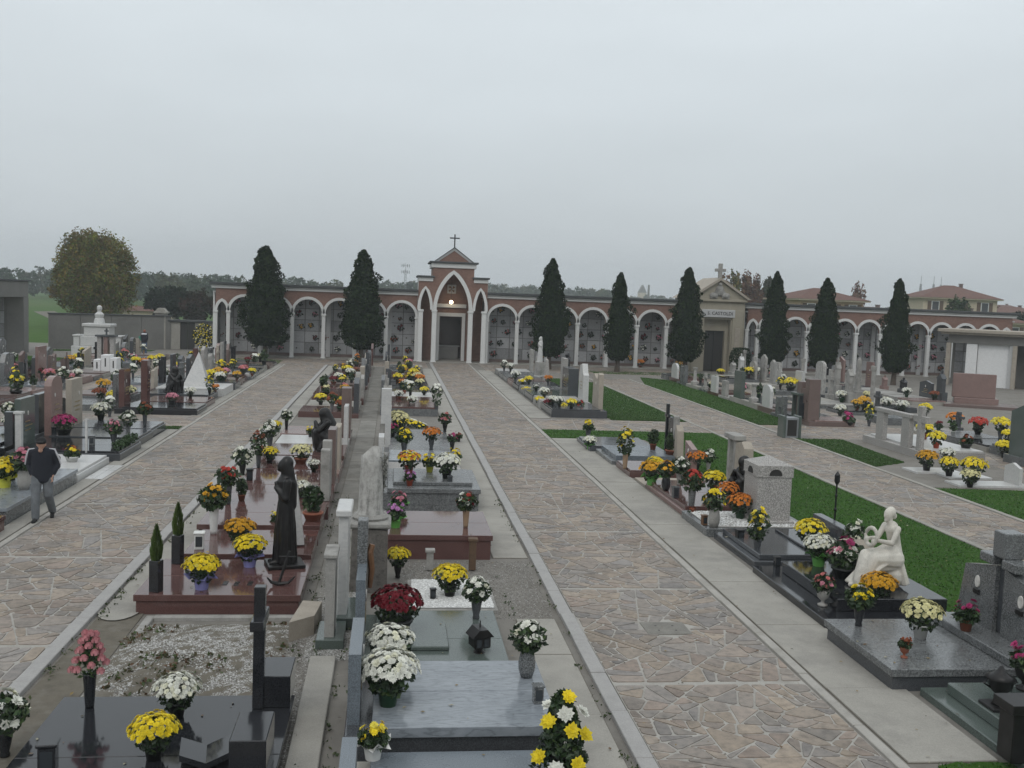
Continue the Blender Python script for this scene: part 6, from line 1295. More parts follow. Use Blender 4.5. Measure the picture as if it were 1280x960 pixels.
for a in ((1158, 588, 'mum', 'amber', 1.15, 'pot', 'pot_black'), (1186, 595, 'mum', 'yellow', 1.05, 'pot', 'pot_black'), (1183, 584, 'mum', 'white', 0.9, 'vase', 'grey_granite'), (1212, 609, 'mum', 'cream', 0.95, 'pot', 'pot_black'), (1216, 602, 'mum', 'yellow', 1.3, 'pot', 'pot_black'), (1170, 560, 'mum', 'yellow', 1.25, 'pot', 'foil_red'), (1207, 560, 'tuft', 'rust', 1.3, 'wide', 'pot_black'), (1193, 536, 'mum', 'orange', 1.5, 'wrap', 'foil_green'), (1222, 543, 'mum', 'red', 1.5, 'pot', 'pot_black'), (1155, 549, 'mum', 'yellow', 1.3, 'pot', 'terracotta'), (1255, 572, 'mum', 'yellow', 1.3, 'pot', 'pot_black'), (1250, 549, 'mum', 'yellow', 1.4, 'vase', 'dark_granite'), (1086, 533, 'tall', 'yellow', 1.1, 'vase', 'dark_granite'), (1060, 533, 'tuft', 'magenta', 1.6, 'wide', 'pot_black'), (1050, 520, 'mum', 'white', 1.5, 'pot', 'pot_black'), (1052, 503, 'mum', 'white', 1.7, 'pot', 'pot_green'), (1080, 511, 'mum', 'amber', 1.7, 'pot', 'pot_black'), (1108, 512, 'mum', 'white', 1.7, 'pot', 'pot_black'), (1127, 516, 'mum', 'white', 1.7, 'pot', 'pot_black'), (1156, 524, 'mum', 'yellow', 1.6, 'vase', 'bronze'), (988, 488, 'mum', 'yellow', 2.2, 'wide', 'pot_black'), (936, 472, 'mum', 'yellow', 1.9, 'pot', 'red_granite'), (1001, 487, 'lily', 'white', 1.6, 'vase', 'bronze'), (850, 462, 'mum', 'amber', 1.9, 'pot', 'pot_black'), (800, 460, 'mum', 'orange', 1.8, 'pot', 'terracotta'), (976, 480, 'mum', 'white', 1.8, 'pot', 'pot_black')): fl(*a)
# the crowded far rows: pots stand on their graves
rr = random.Random(99); COLS = ['yellow', 'yellow', 'yellow', 'white', 'white', 'white', 'amber', 'orange', 'pink', 'coral', 'dark red', 'cream', 'rust']
for g_ in FILL:
    far = g_.row in ('E', 'E2', 'E3', 'L3')
    for k in range(rr.choice((0, 1, 1)) if far else rr.choice((1, 1, 2, 3)) if g_.row in ('B1', 'B2') else rr.choice((0, 1, 1, 2))):
        p = on_grave(g_, rr.uniform(0.3, 0.9), rr.uniform(-0.35, 0.35)); kd = rr.choice(['mum', 'mum', 'mum', 'bouquet', 'lily', 'tuft', 'bush']); st_y = rr.choice(['pot', 'pot', 'wide']) if kd in ('mum', 'tuft', 'bush') else rr.choice(['vase', 'slim'])
        flower_at(p, kd, rr.choice(COLS), rr.uniform(0.8, 1.15), st_y, rr.choice(['pot_black', 'pot_black', 'terracotta', 'pot_green', 'dark_granite', 'pot_white'] if st_y in ('pot', 'wide') else ['bronze', 'dark_granite', 'grey_granite', 'vase_tan']), g_.row)
# funeral cushion, wreath on an easel, hedge strip
fc = thing('flower_cushion', 'large cushion of yellow and white funeral flowers on the pavement', 'flowers', P(512, 534)); mb, bb = MB(), MB()
for i in range(320):
    u, v = rr.uniform(-1, 1), rr.uniform(-1, 1); x, y = u*0.62, v*0.5; z = 0.42*(1-0.5*(u*u+v*v))*(0.7-0.3*u); leafq(mb, (x, y, z*rr.uniform(0.3, 1)), 0.06, rr, scl(rr.choice(GRN), 1.1))
    if i < 110: bloom(bb, (x, y, z+0.02), (u*0.5, v*0.5-0.3, 1), 0.06, FC['yellow'] if abs(v) > 0.3 else FC['white'], 1, rr)
obj('foliage', mb, MAT['leaf'], fc); obj('blooms', bb, MAT['petal'], fc)
we = thing('funeral_wreath', 'round yellow flowered funeral wreath on white legs beside the gate', 'wreath', (PY(255, 76.0), 76.0, 0)); mb, bb = MB(), MB()
for i in range(700):
    a = rr.uniform(0, 6.28); r_ = 0.78*rr.random()**0.5; z = 1.25+r_*1.15*math.sin(a); x = r_*math.cos(a); y = rr.gauss(0, 0.08); leafq(mb, (x, y, z), 0.1, rr, scl(rr.choice(GRN), rr.uniform(0.6, 1.1)))
    if i < 130: bloom(bb, (x, y-0.14, z), (0, -1, 0.2), 0.06, rr.choice([FC['yellow'], FC['cream'], (0.6, 0.5, 0.15)]), 2, rr)
obj('foliage', mb, MAT['far_leaf'], we); obj('blooms', bb, MAT['petal'], we)
for s_ in (-1, 1): obj('leg', MB().tube([(s_*0.45, -0.3, 0), (s_*0.15, 0, 1.1)], 0.03, 6), MAT['paint_white'], we)
obj('back_leg', MB().tube([(0, 0.6, 0), (0, 0.05, 1.2)], 0.03, 6), MAT['paint_white'], we)
hs_ = thing('low_hedge', 'low clipped green box hedge along the foot of a black grave', 'hedge', (-7.4, 29.05, 0.28)); mb = MB()
for i in range(900): leafq(mb, (rr.uniform(-0.14, 0.14), rr.uniform(-0.95, 0.95), rr.uniform(0, 0.2)+0.02), 0.035, rr, scl((0.03, 0.065, 0.018), rr.uniform(0.6, 1.3)))
obj('foliage', mb, MAT['leaf'], hs_)
fl(497, 540, 'mum', 'cream', 1.7, 'wide', 'pot_black'); fl(490, 546, 'tuft', 'magenta', 1.1, 'pot', 'pot_black')
# small bouquets fixed to the tomb niches
bqf = MB(); bqb = {}
for i in range(40): d = Vector((rr.gauss(0, 1), rr.gauss(0, 0.6), rr.gauss(0, 1))).normalized()*rr.random()**0.4; leafq(bqf, (d.x*0.2, d.y*0.1, 0.2+d.z*0.18), 0.06, rr, scl(rr.choice(GRN), rr.uniform(0.4, 0.9)))
bqf = bqf.mesh('foliage'); bqv = MB().lathe([(0.03, 0), (0.05, 0.1), (0.045, 0.1)], 8).mesh('vase')
for cname in ('dark red', 'white', 'amber', 'coral', 'rust', 'pink'):
    mb = MB()
    for i in range(5): a = rr.uniform(0, 6.28); r_ = 0.14*rr.random()**0.5; bloom(mb, (r_*math.cos(a), -0.07, 0.22+r_*math.sin(a)), (0, -1, 0.5), 0.05, FC[cname], 2, rr)
    bqb[cname] = mb.mesh('blooms')
def ordw(n):
    a = ['', 'first', 'second', 'third', 'fourth', 'fifth', 'sixth', 'seventh', 'eighth', 'ninth', 'tenth', 'eleventh', 'twelfth', 'thirteenth', 'fourteenth', 'fifteenth', 'sixteenth', 'seventeenth', 'eighteenth', 'nineteenth']
    if n < 20: return a[n]
    t_ = {2: 'twent', 3: 'thirt', 4: 'fort', 5: 'fift', 6: 'sixt'}[n//10]
    return t_+'ieth' if n % 10 == 0 else t_+'y-'+a[n % 10]
SHORTB = {'brick and white arcade with tomb niches left of the chapel': 'arcade left of chapel', 'brick and white arcade with tomb niches between chapel and stone mausoleum': 'arcade right of chapel', 'brick and white arcade running right from the beige mausoleum': 'arcade right of mausoleum', 'the raw concrete columbarium': 'raw concrete columbarium'}
for (x, y, z, k, lb0, ni, nj) in BOUQ:
    if not inframe(x, y, z): continue
    cn = ['dark red', 'white', 'amber', 'coral', 'rust', 'pink'][int(k*6)]; wh = SHORTB.get(lb0, lb0)
    t_ = thing('niche_bouquet', '%s niche bouquet, %s row up, %s niche from %s, %s' % (cn, ordw(nj), ordw(ni), 'right' if wh.startswith('raw') else 'left', wh), 'bouquet', (x, y, z), 0, 'bouquets on the tomb niches of %s' % wh, None); s_ = 0.8+0.7*((k*37) % 1); t_.scale = (s_, s_, s_)
    obj('vase', bqv, MAT['bronze'], t_); obj('foliage', bqf, MAT['leaf'], t_)
    if (k*91) % 1 < 0.8: obj('blooms', bqb[cn], MAT['petal'], t_)

# ---- lanterns and small bronzes
def lantern(px, py, s, mat, label, style='box'):
    p, g_ = hit(px, py); t_ = thing('grave_lantern', label, 'lantern', p, 0.3 if style != 'box' else 0.1); t_.scale = (s, s, s)
    if style == 'house':
        obj('foot', MB().lathe([(0.07, 0), (0.04, 0.03), (0.03, 0.07)], 10), MAT[mat], t_); obj('body', MB().box(-0.1, 0.1, -0.1, 0.1, 0.07, 0.2, 0.01), MAT[mat], t_); rf = obj('roof', MB().prism([(-0.13, 0.2), (0.13, 0.2), (0.05, 0.29), (-0.05, 0.29)], 1, -0.12, 0.12), MAT[mat], t_); obj('finial', MB().tube([(0, 0, 0.29), (0, 0, 0.37)], 0.008, 5), MAT[mat], rf)
        for s2 in (-1, 1): obj('pane', MB().box(s2*0.045-0.03, s2*0.045+0.03, -0.108, -0.102, 0.09, 0.18), MAT['window_glass'], t_)
    else:
        obj('body', MB().box(-0.07, 0.07, -0.07, 0.07, 0, 0.24, 0.008), MAT[mat], t_); obj('lid', MB().box(-0.085, 0.085, -0.085, 0.085, 0.24, 0.27, 0.008), MAT[mat], t_)
        obj('pane', MB().box(-0.05, 0.05, -0.076, -0.071, 0.05, 0.21), MAT['window_glass'], t_)
    return t_
lantern(599, 815, 1.15, 'bronze', 'house shaped bronze lantern on the flat green stone grave', 'house'); lantern(60, 965, 1.1, 'black_granite', 'black box lantern on the black slab at bottom left'); lantern(924, 678, 1.0, 'dark_metal', 'black metal lantern on the dark three slab grave')
lantern(844, 622, 1.0, 'dark_granite', 'grey lantern on the crouching bronze grave'); lantern(880, 656, 0.8, 'rust_bronze', 'small red brown lantern before the box monument'); lantern(672, 878, 0.75, 'grey_granite', 'small round lamp at the corner of the marble slab'); lantern(541, 748, 0.6, 'dark_metal', 'tiny dark lantern on the white pebbles')
lantern(312, 600, 1.0, 'dark_metal', 'black lantern with grey lid on the pillar grave'); lantern(249, 686, 1.1, 'pot_white', 'white marble lantern on the second red grave'); lantern(971, 708, 0.7, 'black_granite', 'low black ornament box on the statue grave'); lantern(562, 606, 0.8, 'dark_granite', 'small stone lantern on the grey tomb')
lantern(68, 545, 1.0, 'dark_metal', 'dark lantern on the hedged black grave'); lantern(115, 556, 1.0, 'grey_granite', 'grey lantern on the hedged black grave near its hedge')
ur = thing('bronze_urn', 'dark bronze urn on a square foot at the bottom right', 'urn', hit(1248, 884)[0]); obj('plinth', MB().box(-0.16, 0.16, -0.16, 0.16, 0, 0.04, 0.008), MAT['bronze'], ur); mb = MB().lathe([(0.09, 0.04), (0.05, 0.1), (0.05, 0.16), (0.13, 0.24), (0.15, 0.34), (0.17, 0.36), (0.1, 0.4), (0.05, 0.44), (0.02, 0.5)], 18); mb.smooth = True; obj('bowl', mb, MAT['bronze'], ur)
for s_ in (-1, 1): obj('handle', MB().tube([(s_*0.13, 0, 0.25), (s_*0.21, 0, 0.3), (s_*0.15, 0, 0.36)], 0.014, 6), MAT['bronze'], ur)
bk_ = thing('open_book', 'black stone open book lying on the black slab', 'book sculpture', hit(258, 950)[0], 0.15)
for s_ in (-1, 1): obj('page', MB().prism([(0, 0.0), (s_*0.24, 0.1), (s_*0.24, 0.16), (0, 0.06)], 1, -0.2, 0.2), MAT['black_granite'], bk_)
obj('stand', MB().box(-0.1, 0.1, -0.12, 0.12, 0, 0.03), MAT['black_granite'], bk_)
an = thing('bronze_anchor', 'dark bronze anchor ornament on the red grave before the nun', 'anchor', hit(352, 733)[0]); obj('shank', MB().tube([(-0.05, 0.05, 0.03), (0.1, 0.12, 0.52)], 0.022, 7), MAT['bronze'], an); obj('flukes', MB().tube([(-0.22, 0.0, 0.14), (-0.16, 0.02, 0.06), (-0.05, 0.04, 0.03), (0.1, 0.02, 0.05), (0.2, 0.0, 0.16)], [0.01, 0.025, 0.03, 0.025, 0.01], 7), MAT['bronze'], an); obj('stock', MB().tube([(-0.06, 0.16, 0.42), (0.2, 0.04, 0.45)], 0.015, 6), MAT['bronze'], an)

# ================================================================== STATUES AND PEOPLE (one remeshed continuous surface each)
def cap(mb, p0, r0, p1, r1, n=10):
    p0, p1 = Vector(p0), Vector(p1); d = (p1-p0).normalized(); pts, rad = [], []
    for k in (-0.98, -0.75, -0.4): pts.append(p0+d*r0*k); rad.append(r0*math.sqrt(1-k*k))
    pts += [p0, p1]; rad += [r0, r1]
    for k in (0.4, 0.75, 0.98): pts.append(p1+d*r1*k); rad.append(r1*math.sqrt(1-k*k))
    mb.tube(pts, rad, n)
def sculpt(mb, voxel=0.02, smooth=3):
    me = mb.mesh('body'); o = bpy.data.objects.new('tmp', me); COL.objects.link(o)
    m_ = o.modifiers.new('r', 'REMESH'); m_.mode = 'VOXEL'; m_.voxel_size = voxel; m_.use_smooth_shade = True
    s_ = o.modifiers.new('s', 'SMOOTH'); s_.factor = 0.5; s_.iterations = smooth
    bpy.context.view_layer.update(); ev = o.evaluated_get(bpy.context.evaluated_depsgraph_get()); r_ = bpy.data.meshes.new_from_object(ev); bpy.data.objects.remove(o); return r_
def statue_nun():      # faces -x, hands joined
    mb = MB(); mb.lathe([(0.25, 0), (0.24, 0.1), (0.215, 0.5), (0.185, 0.9), (0.165, 1.05), (0.185, 1.22), (0.195, 1.36), (0.12, 1.46), (0.06, 1.5)], 24, sx=0.74, sy=0.8)
    for i in range(11): a = i*0.6; mb.tube([(0.185*math.cos(a), 0.2*math.sin(a), 0), (0.155*math.cos(a), 0.168*math.sin(a), 0.6), (0.12*math.cos(a+0.1), 0.13*math.sin(a+0.1), 1.0)], [0.028, 0.024, 0.014], 6)
    mb.ball((-0.05, 0, 1.6), 0.092, 12, 10, (1.0, 0.86, 1.25)); cap(mb, (-0.01, 0, 1.46), 0.06, (-0.03, 0, 1.56), 0.06)
    cap(mb, (0.0, 0, 1.64), 0.105, (0.05, 0, 1.3), 0.12); mb.ball((0.01, 0, 1.65), 0.108, 12, 8, (1, 0.95, 1.1)); cap(mb, (0.06, 0, 1.3), 0.12, (0.09, 0, 0.95), 0.09)
    mb.ball((-0.14, 0, 1.6), 0.02, 6, 5); mb.ball((-0.115, 0, 1.545), 0.035, 6, 5)
    for s_ in (-1, 1):
        cap(mb, (0.0, s_*0.15, 1.36), 0.065, (-0.03, s_*0.17, 1.1), 0.06); cap(mb, (-0.03, s_*0.17, 1.1), 0.07, (-0.15, s_*0.04, 1.24), 0.045); cap(mb, (-0.15, s_*0.025, 1.24), 0.03, (-0.175, s_*0.012, 1.34), 0.02)
        cap(mb, (-0.14, s_*0.09, 0.03), 0.045, (-0.24, s_*0.09, 0.02), 0.03)
    return sculpt(mb, 0.016, 2)
NUN = statue_nun()
p = P(360, 704, 0.3); nn = thing('nun_statue', 'life size dark bronze statue of a praying nun', 'statue', (-1.66, 16.45, 0.3), 0.25); obj('figure', NUN, MAT['bronze'], nn, (0, 0, 0.05)); obj('plinth', MB().box(-0.3, 0.3, -0.28, 0.28, 0, 0.06, 0.01), MAT['bronze'], nn)
ws = thing('draped_stele', 'leaning white marble stele with carved drapery behind the nun', 'stele', (-1.62, 17.75, 0.38), 0.1); obj('stone', MB().prism([(-0.1, 0), (0.16, 0), (0.0, 1.15), (-0.07, 1.1)], 1, -0.28, 0.3), MAT['white_marble'], ws); mb = MB(); cap(mb, (-0.16, -0.15, 0.1), 0.14, (-0.1, -0.1, 0.55), 0.1); cap(mb, (-0.1, 0.1, 0.05), 0.14, (-0.08, 0.0, 0.35), 0.1); obj('drapery', sculpt(mb, 0.025), MAT['statue_marble'], ws)
def statue_seated():   # seated woman leaning over a wreath, faces -x
    mb = MB()
    cap(mb, (0.14, 0, 0.46), 0.16, (0.13, 0, 0.66), 0.115); cap(mb, (0.13, 0, 0.66), 0.115, (0.06, 0, 0.86), 0.12); mb.ball((0.05, 0, 0.86), 0.125, 12, 8, (0.8, 1.3, 0.7))
    cap(mb, (0.0, 0, 0.94), 0.06, (-0.02, 0.0, 1.02), 0.055); mb.ball((-0.05, 0.0, 1.08), 0.082, 14, 10, (1.05, 0.85, 1.2)); mb.ball((0.01, 0.0, 1.11), 0.088, 12, 8); mb.ball((0.09, 0.0, 1.05), 0.05, 8, 6); mb.ball((-0.135, 0, 1.06), 0.02, 6, 5); mb.ball((-0.1, 0, 1.0), 0.035, 6, 5)
    cap(mb, (0.05, 0, 0.42), 0.24, (-0.4, 0, 0.36), 0.17); cap(mb, (-0.4, 0, 0.36), 0.17, (-0.58, 0, 0.1), 0.15)
    for i in range(9): y = -0.2+i*0.05; mb.tube([(0.1, y*0.7, 0.58), (-0.05, y, 0.56-abs(y)*0.6), (-0.35, y, 0.5-abs(y)*0.9), (-0.56, y, 0.26-abs(y)*0.4), (-0.7, y*1.25, 0.03)], [0.02, 0.03, 0.03, 0.03, 0.035], 6)
    for s_ in (-1, 1):
        cap(mb, (0.08, s_*0.12, 0.42), 0.15, (-0.42, s_*0.1, 0.44), 0.11); cap(mb, (-0.42, s_*0.1, 0.44), 0.115, (-0.6, s_*0.09, 0.06), 0.085); cap(mb, (-0.6, s_*0.09, 0.05), 0.05, (-0.74, s_*0.1, 0.03), 0.035)
        cap(mb, (0.04, s_*0.165, 0.88), 0.055, (-0.1, s_*0.19, 0.68), 0.045); cap(mb, (-0.1, s_*0.19, 0.68), 0.043, (-0.38, s_*0.09, 0.72), 0.03); mb.ball((-0.44, s_*0.08, 0.7), 0.04, 8, 6)
    for i in range(7): a = -0.4+i*0.3; mb.tube([(0.1, 0.16*math.cos(a*2), 0.5), (0.24, 0.24*math.cos(a*2), 0.05)], [0.06, 0.08], 6)
    mb.ball((0.14, 0, 0.16), 0.25, 9, 7, (1.0, 1.0, 0.75))
    n = 14; mb.tube([(-0.42+0.02*math.sin(2*PI*i/n), 0.0+0.14*math.cos(2*PI*i/n), 0.76+0.13*math.sin(2*PI*i/n)) for i in range(n+1)], 0.035, 7)
    return sculpt(mb, 0.015, 2)
sw = thing('seated_statue', 'white stone statue of a seated woman leaning over a wreath', 'statue', (8.18, 15.3, 0.34), 0.25); f_ = obj('figure', statue_seated(), MAT['statue_marble'], sw); f_.scale = (0.88, 0.95, 1.1)
rk = thing('rock', 'rough grey boulder behind the seated white statue', 'rock', (8.15, 16.45, 0.34)); mb = MB(); mb.ball((0, 0, 0.24), 0.3, 9, 7, (1.4, 1.0, 1.0)); mb.ball((0.2, 0.1, 0.15), 0.25, 8, 6, (1.2, 1, 1))
obj('stone', sculpt(mb, 0.05, 1), MAT['travertine'], rk)
def statue_crouch():
    mb = MB(); cap(mb, (0.1, 0, 0.25), 0.22, (0.0, 0, 0.62), 0.19); cap(mb, (0.0, 0, 0.62), 0.17, (-0.1, 0, 0.74), 0.1); mb.ball((-0.12, 0, 0.86), 0.11, 10, 8, (1, 0.9, 1.2)); cap(mb, (-0.06, 0, 0.88), 0.13, (0.1, 0, 0.5), 0.17)
    for s_ in (-1, 1): cap(mb, (0.05, s_*0.14, 0.2), 0.14, (-0.28, s_*0.13, 0.4), 0.1); cap(mb, (-0.28, s_*0.13, 0.4), 0.1, (-0.25, s_*0.13, 0.04), 0.09); cap(mb, (-0.02, s_*0.2, 0.66), 0.075, (-0.24, s_*0.2, 0.46), 0.065); cap(mb, (-0.24, s_*0.2, 0.46), 0.06, (-0.3, s_*0.03, 0.66), 0.045)
    for i in range(8): a = i*0.8; mb.tube([(0.1*math.cos(a), 0.15*math.sin(a), 0.5), (0.3*math.cos(a), 0.28*math.sin(a), 0.0)], [0.05, 0.06], 6)
    return sculpt(mb, 0.02, 2)
CRO = statue_crouch()
cs = thing('crouching_statue', 'greenish dark bronze figure crouching beside a carved stele', 'statue', (8.55, 23.0, 0.22), 0.3); o = obj('figure', CRO, MAT['bronze'], cs); o.scale = (1.05, 1.05, 1.05)
def figure(name, label, x, y, z, mesh, mat, s, rz): t_ = thing(name, label, 'statue', (x, y, z), rz); o = obj('figure', mesh, MAT[mat], t_); o.scale = (s, s, s); obj('plinth', MB().box(-0.28*s, 0.28*s, -0.28*s, 0.28*s, -0.06, 0.02, 0.01), MAT[mat], t_); return t_
figure('bronze_bust', 'hunched dark bronze figure on the red row right of left path', -1.75, 28.4, 0.41, CRO, 'bronze', 1.15, 0.2)
figure('seated_bronze', 'small dark seated bronze figure before the white pyramid', -9.2, 43.8, 0.33, CRO, 'bronze', 1.1, 2.6)
figure('tall_statue', 'tall black robed statue right of the main path near the arcade', P(680, 470).x-0.3, 53.0, 0.4, NUN, 'black_granite', 0.95, 0.4)
figure('white_madonna', 'slim white robed statue on a pedestal before the arcade', 8.6, 57.9, 1.2, NUN, 'white_marble', 0.85, 0.4); THINGS[-1][0].location.z = 0.4
obj('pedestal', MB().box(-0.22, 0.22, -0.22, 0.22, 0.021, 0.8, 0.02), MAT['old_marble'], THINGS[-1][0]); 
for ch_ in THINGS[-1][0].children:
    if ch_.name.startswith('figure'): ch_.location.z = 0.8

def person(label, loc, rz, mats, pose, s=1.0, far=False):
    """faces -y. pose: dict of joint positions"""
    t_ = thing('person', label, 'person', loc, rz); t_.scale = (s, s, s); J = pose; vx = 0.012 if not far else 0.022
    def limb(mb, a, b_, c, r): cap(mb, J[a], r[0], J[b_], r[1]); cap(mb, J[b_], r[1], J[c], r[2])
    mb = MB()                                       # the body: head, neck, hands, trunk and limbs in one surface
    cap(mb, J['pelvis'], 0.11, J['chest'], 0.1); cap(mb, J['chest'], 0.06, J['head'], 0.055)
    h_ = Vector(J['head']); f_ = Vector(J['face']); mb.ball(tuple(h_+Vector((0, 0, 0.03))), 0.085, 14, 10, (0.88, 1.0, 1.28)); mb.ball(tuple(h_+f_*0.1+Vector((0, 0, -0.0))), 0.02, 8, 6, (0.8, 1.1, 1.3)); mb.ball(tuple(h_+f_*0.055+Vector((0, 0, -0.075))), 0.045, 8, 6)
    for s_ in (-1, 1): mb.ball(tuple(h_+Vector((s_*0.078, 0.01, 0.01))), 0.026, 8, 6, (0.5, 0.9, 1.3))
    for s_ in ('l', 'r'):
        limb(mb, 'sh_'+s_, 'el_'+s_, 'ha_'+s_, (0.055, 0.045, 0.032)); limb(mb, 'hip_'+s_, 'kn_'+s_, 'an_'+s_, (0.085, 0.058, 0.042))
        d = (Vector(J['ha_'+s_])-Vector(J['el_'+s_])).normalized(); side = d.cross(Vector((0, 1, 0))).normalized(); hp = Vector(J['ha_'+s_])+d*0.05; mb.ball(tuple(hp), 0.042, 8, 6, (0.7, 1, 1))
        for k in range(4): q = hp+side*(0.03-0.02*k)*1.0+d*0.03; cap(mb, q, 0.0105, q+d*(0.05+0.012*(1.5-abs(1.5-k)))+Vector((0, -0.012, 0)), 0.008, 6)
        cap(mb, hp+side*0.03, 0.011, hp+side*0.055+d*0.045, 0.009, 6)
    obj('body', sculpt(mb, vx, 2), MAT['skin'], t_)
    mb = MB()                                       # jacket
    ch_v, pe = Vector(J['chest']), Vector(J['pelvis']); n = 20
    for (q, rx, ry) in ((1.1, 0.11, 0.09), (0.98, 0.18, 0.12), (0.8, 0.19, 0.14), (0.5, 0.19, 0.15), (0.15, 0.2, 0.155), (-0.15, 0.205, 0.155), (-0.36, 0.2, 0.15)):
        c = pe+(ch_v+Vector((0, 0, 0.1))-pe)*q
        for i in range(n): a = 2*PI*i/n; mb.v.append((c.x+rx*math.cos(a), c.y+ry*math.sin(a), c.z))
    for k in range(6):
        for i in range(n): mb.f.append(((k+1)*n+i, (k+1)*n+(i+1) % n, k*n+(i+1) % n, k*n+i))
    mb.f.append(tuple(range(n))); mb.f.append(tuple(reversed(range(6*n, 7*n))))
    for s_ in ('l', 'r'): limb(mb, 'sh_'+s_, 'el_'+s_, 'wr_'+s_, (0.078, 0.068, 0.055))
    obj('jacket', sculpt(mb, vx*1.2, 3), MAT[mats[0]], t_)
    for s_ in ('l', 'r'):
        mb = MB(); limb(mb, 'hip_'+s_, 'kn_'+s_, 'an_'+s_, (0.115, 0.085, 0.075)); cap(mb, J['hip_'+s_], 0.115, pe, 0.13); obj('trouser_leg', sculpt(mb, vx*1.2, 2), MAT[mats[1]], t_)
        mb = MB(); a = Vector(J['an_'+s_]); fd = Vector(J['foot_'+s_]).normalized(); cap(mb, a+Vector((0, 0, -0.045)), 0.045, a+fd*0.17+Vector((0, 0, -0.055)), 0.038); obj('shoe', sculpt(mb, vx, 2), MAT['black_cloth'], t_)
    return t_, J
PJ = dict(pelvis=(0, 0, 0.93), chest=(0, -0.04, 1.3), head=(0.0, -0.12, 1.5), face=Vector((-0.1, -0.95, -0.35)).normalized(), sh_l=(0.18, -0.02, 1.35), el_l=(0.26, 0.06, 1.1), wr_l=(0.2, 0.0, 0.93), ha_l=(0.18, -0.03, 0.87), sh_r=(-0.18, -0.02, 1.35), el_r=(-0.25, 0.07, 1.1), wr_r=(-0.19, 0.0, 0.93), ha_r=(-0.17, -0.03, 0.87),
          hip_l=(0.09, 0, 0.9), kn_l=(0.11, -0.03, 0.5), an_l=(0.14, 0.26, 0.13), foot_l=(0.1, -0.9, -0.3), hip_r=(-0.09, 0, 0.9), kn_r=(-0.1, -0.16, 0.49), an_r=(-0.09, -0.2, 0.09), foot_r=(-0.1, -1, 0))
pm_ = P(52, 651); man, J = person('person in dark jacket, cap and grey trousers walking with bowed head', (pm_.x, pm_.y+0.05, 0.015), 0.15, ('cloth_navy', 'cloth_grey'), PJ, 1.02)
mb = MB(); h_ = Vector(PJ['head']); mb.ball(tuple(h_+Vector((0, 0.01, 0.075))), 0.102, 16, 10, (0.92, 1.08, 0.85)); mb.box(h_.x-0.07, h_.x+0.07, h_.y-0.18, h_.y-0.05, h_.z+0.07, h_.z+0.09); obj('cap', sculpt(mb, 0.012, 2), MAT['black_cloth'], man)
mb = MB()
for s_ in ('l', 'r'):
    a, b_ = Vector(PJ['sh_'+s_]), Vector(PJ['el_'+s_]); sx = 1 if s_ == 'l' else -1
    pts = [(a.x-sx*0.05, a.y-0.03, a.z+0.075), (a.x+sx*0.055, a.y-0.03, a.z+0.06), (a.x+sx*0.085, a.y-0.02, a.z-0.03), ((a.x+b_.x)/2+sx*0.078, (a.y+b_.y)/2-0.02, (a.z+b_.z)/2), (b_.x+sx*0.068, b_.y-0.02, b_.z)]
    st2 = MB(); st2.tube(pts, [0.012, 0.018, 0.02, 0.02, 0.016], 6); obj('sleeve_stripe', st2, MAT['cloth_white'], man)
obj('collar', MB().lathe([(0.085, 0), (0.075, 0.05), (0.065, 0.05)], 14, (0, -0.07, 1.405)), MAT['cloth_navy'], man)
bg_ = obj('shoulder_bag', MB().box(-0.1, 0.1, 0.14, 0.24, 0.98, 1.25, 0.03), MAT['black_cloth'], man, (0.2, -0.02, 0))
QJ = dict(PJ); QJ.update(head=(0, -0.04, 1.52), chest=(0, -0.02, 1.32), kn_l=(0.1, -0.02, 0.5), an_l=(0.1, 0.02, 0.09), kn_r=(-0.1, -0.02, 0.5), an_r=(-0.1, 0.0, 0.09), el_l=(0.27, 0.0, 1.1), wr_l=(0.24, -0.1, 0.92), ha_l=(0.23, -0.13, 0.87), foot_l=(0, -1, 0), foot_r=(0, -1, 0))
q_ = P(183, 441); wmn, _ = person('distant person in dark top with pale shoulders and blue jeans by the wall', (q_.x, 73.2, 0.0), 2.9, ('cloth_navy', 'cloth_blue'), QJ, 1.0, True)
mb = MB(); mb.ball((0, -0.01, 1.56), 0.105, 12, 8, (0.95, 1.05, 1.15)); obj('hair', mb, MAT['hair_red'], wmn); mb = MB(); mb.ball((0, 0.0, 1.36), 0.2, 12, 8, (1.15, 0.8, 0.42)); obj('pale_yoke', mb, MAT['cloth_white'], wmn); obj('green_bag', MB().box(0.24, 0.42, -0.08, 0.08, 0.85, 1.2, 0.03), MAT['cloth_green'], wmn)

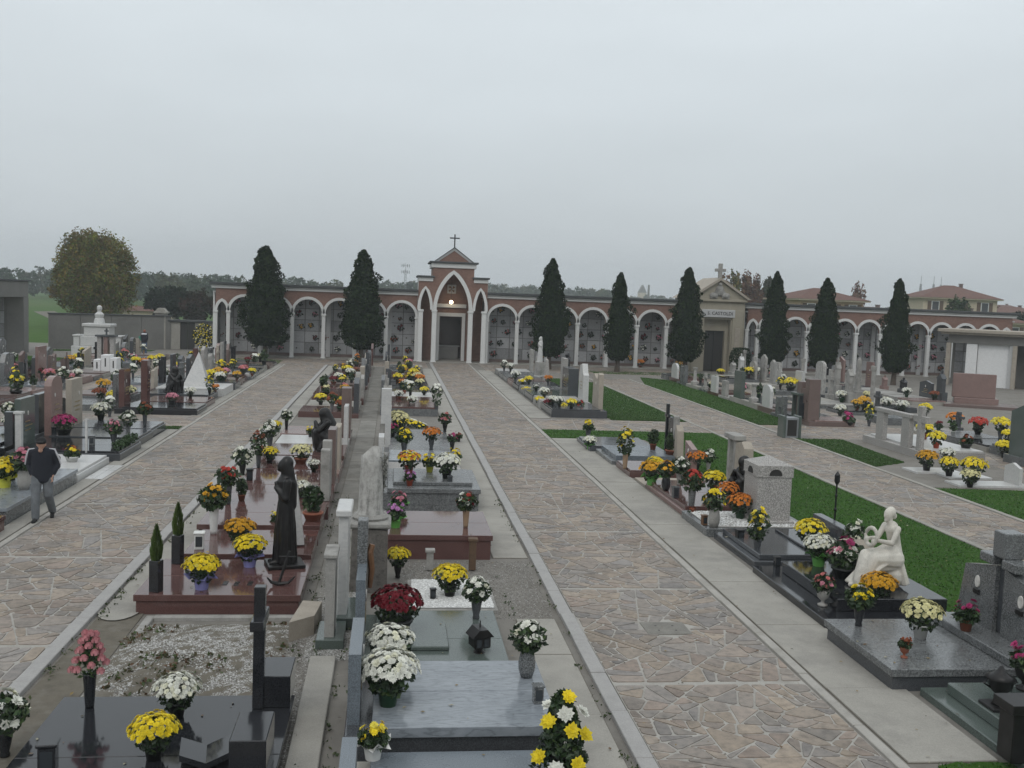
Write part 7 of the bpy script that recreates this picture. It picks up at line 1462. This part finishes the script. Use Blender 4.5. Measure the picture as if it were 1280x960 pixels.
wt_ = MB(); rr = random.Random(43)
for i in range(240):
    k = rr.random()
    if k < 0.5: x, y = rr.choice((-1.18, -0.9, -0.55))+rr.gauss(0, 0.06), rr.uniform(9.5, 24)
    elif k < 0.75: x, y = rr.choice((2.58, 1.92))+rr.gauss(0, 0.02), rr.uniform(9.5, 24)
    else: x, y = -4.06+rr.gauss(0, 0.05), rr.uniform(9.5, 22)
    for j in range(rr.randrange(3, 9)): leafq(wt_, (x+rr.gauss(0, 0.035), y+rr.gauss(0, 0.05), 0.02+rr.uniform(0.0, 0.045)), rr.uniform(0.014, 0.03), rr, rr.choice([(0.04, 0.065, 0.018), (0.065, 0.08, 0.025), (0.03, 0.045, 0.015)]))
o = obj('weed_tufts', wt_, MAT['leaf']); o['kind'] = 'stuff'; o['label'] = 'small weeds in the joints beside the graves'
lv = MB(); rr = random.Random(41)
for i in range(1500):
    y = 8+60*rr.random()**1.6; x = rr.uniform(-8, 13)
    if not inframe(x, y): continue
    on = [s_[4] for s_ in SURF if s_[0] < x < s_[1] and s_[2] < y < s_[3]]
    leafq(lv, (x, y, (max(on) if on else 0.035)+0.008), rr.uniform(0.012, 0.03), rr, rr.choice([(0.12, 0.07, 0.03), (0.2, 0.14, 0.05), (0.06, 0.05, 0.03), (0.3, 0.28, 0.2)]), Vector((0, 0, 4)))
o = obj('fallen_leaves', lv, MAT['leaf']); o['kind'] = 'stuff'; o['label'] = 'scattered fallen leaves and petals on the ground'
# ================================================================== labels that single each thing out
def ordn(i): return 'nearest' if i == 1 else ordw(i)+' nearest'
by = {}
for o, row in THINGS:
    if o.get('group', '').startswith('bouquets'): continue
    by.setdefault(o['label'], []).append(o)
for lab, lst in by.items():
    if len(lst) < 2: continue
    lst.sort(key=lambda o: o.location.x**2+o.location.y**2)
    for i, o in enumerate(lst): o['label'] = '%s, %s such' % (lab, ordn(i+1))
for o, row in THINGS:
    if len(o['label'].split()) > 16:
        s_ = o['label']
        for a, b_ in ((' in the second row left of the left path', ' second row left'), (' in the second row of the old right field', ' second old right row'), (' in the old field at right', ' old right field'), (' in the field by the left wall', ' by left wall'), (' right of the left path', ' right of left path'), ('the ', ''), (' with no headstone', ' without headstone')):
            if len(s_.split()) > 16: s_ = s_.replace(a, b_)
        o['label'] = s_
    if row and o['category'] == 'flowers': o['group'] = 'flowers on the graves '+ROWNAME.get(row, 'around')
    if row and o['category'] == 'grave': o['group'] = 'graves '+ROWNAME[row]
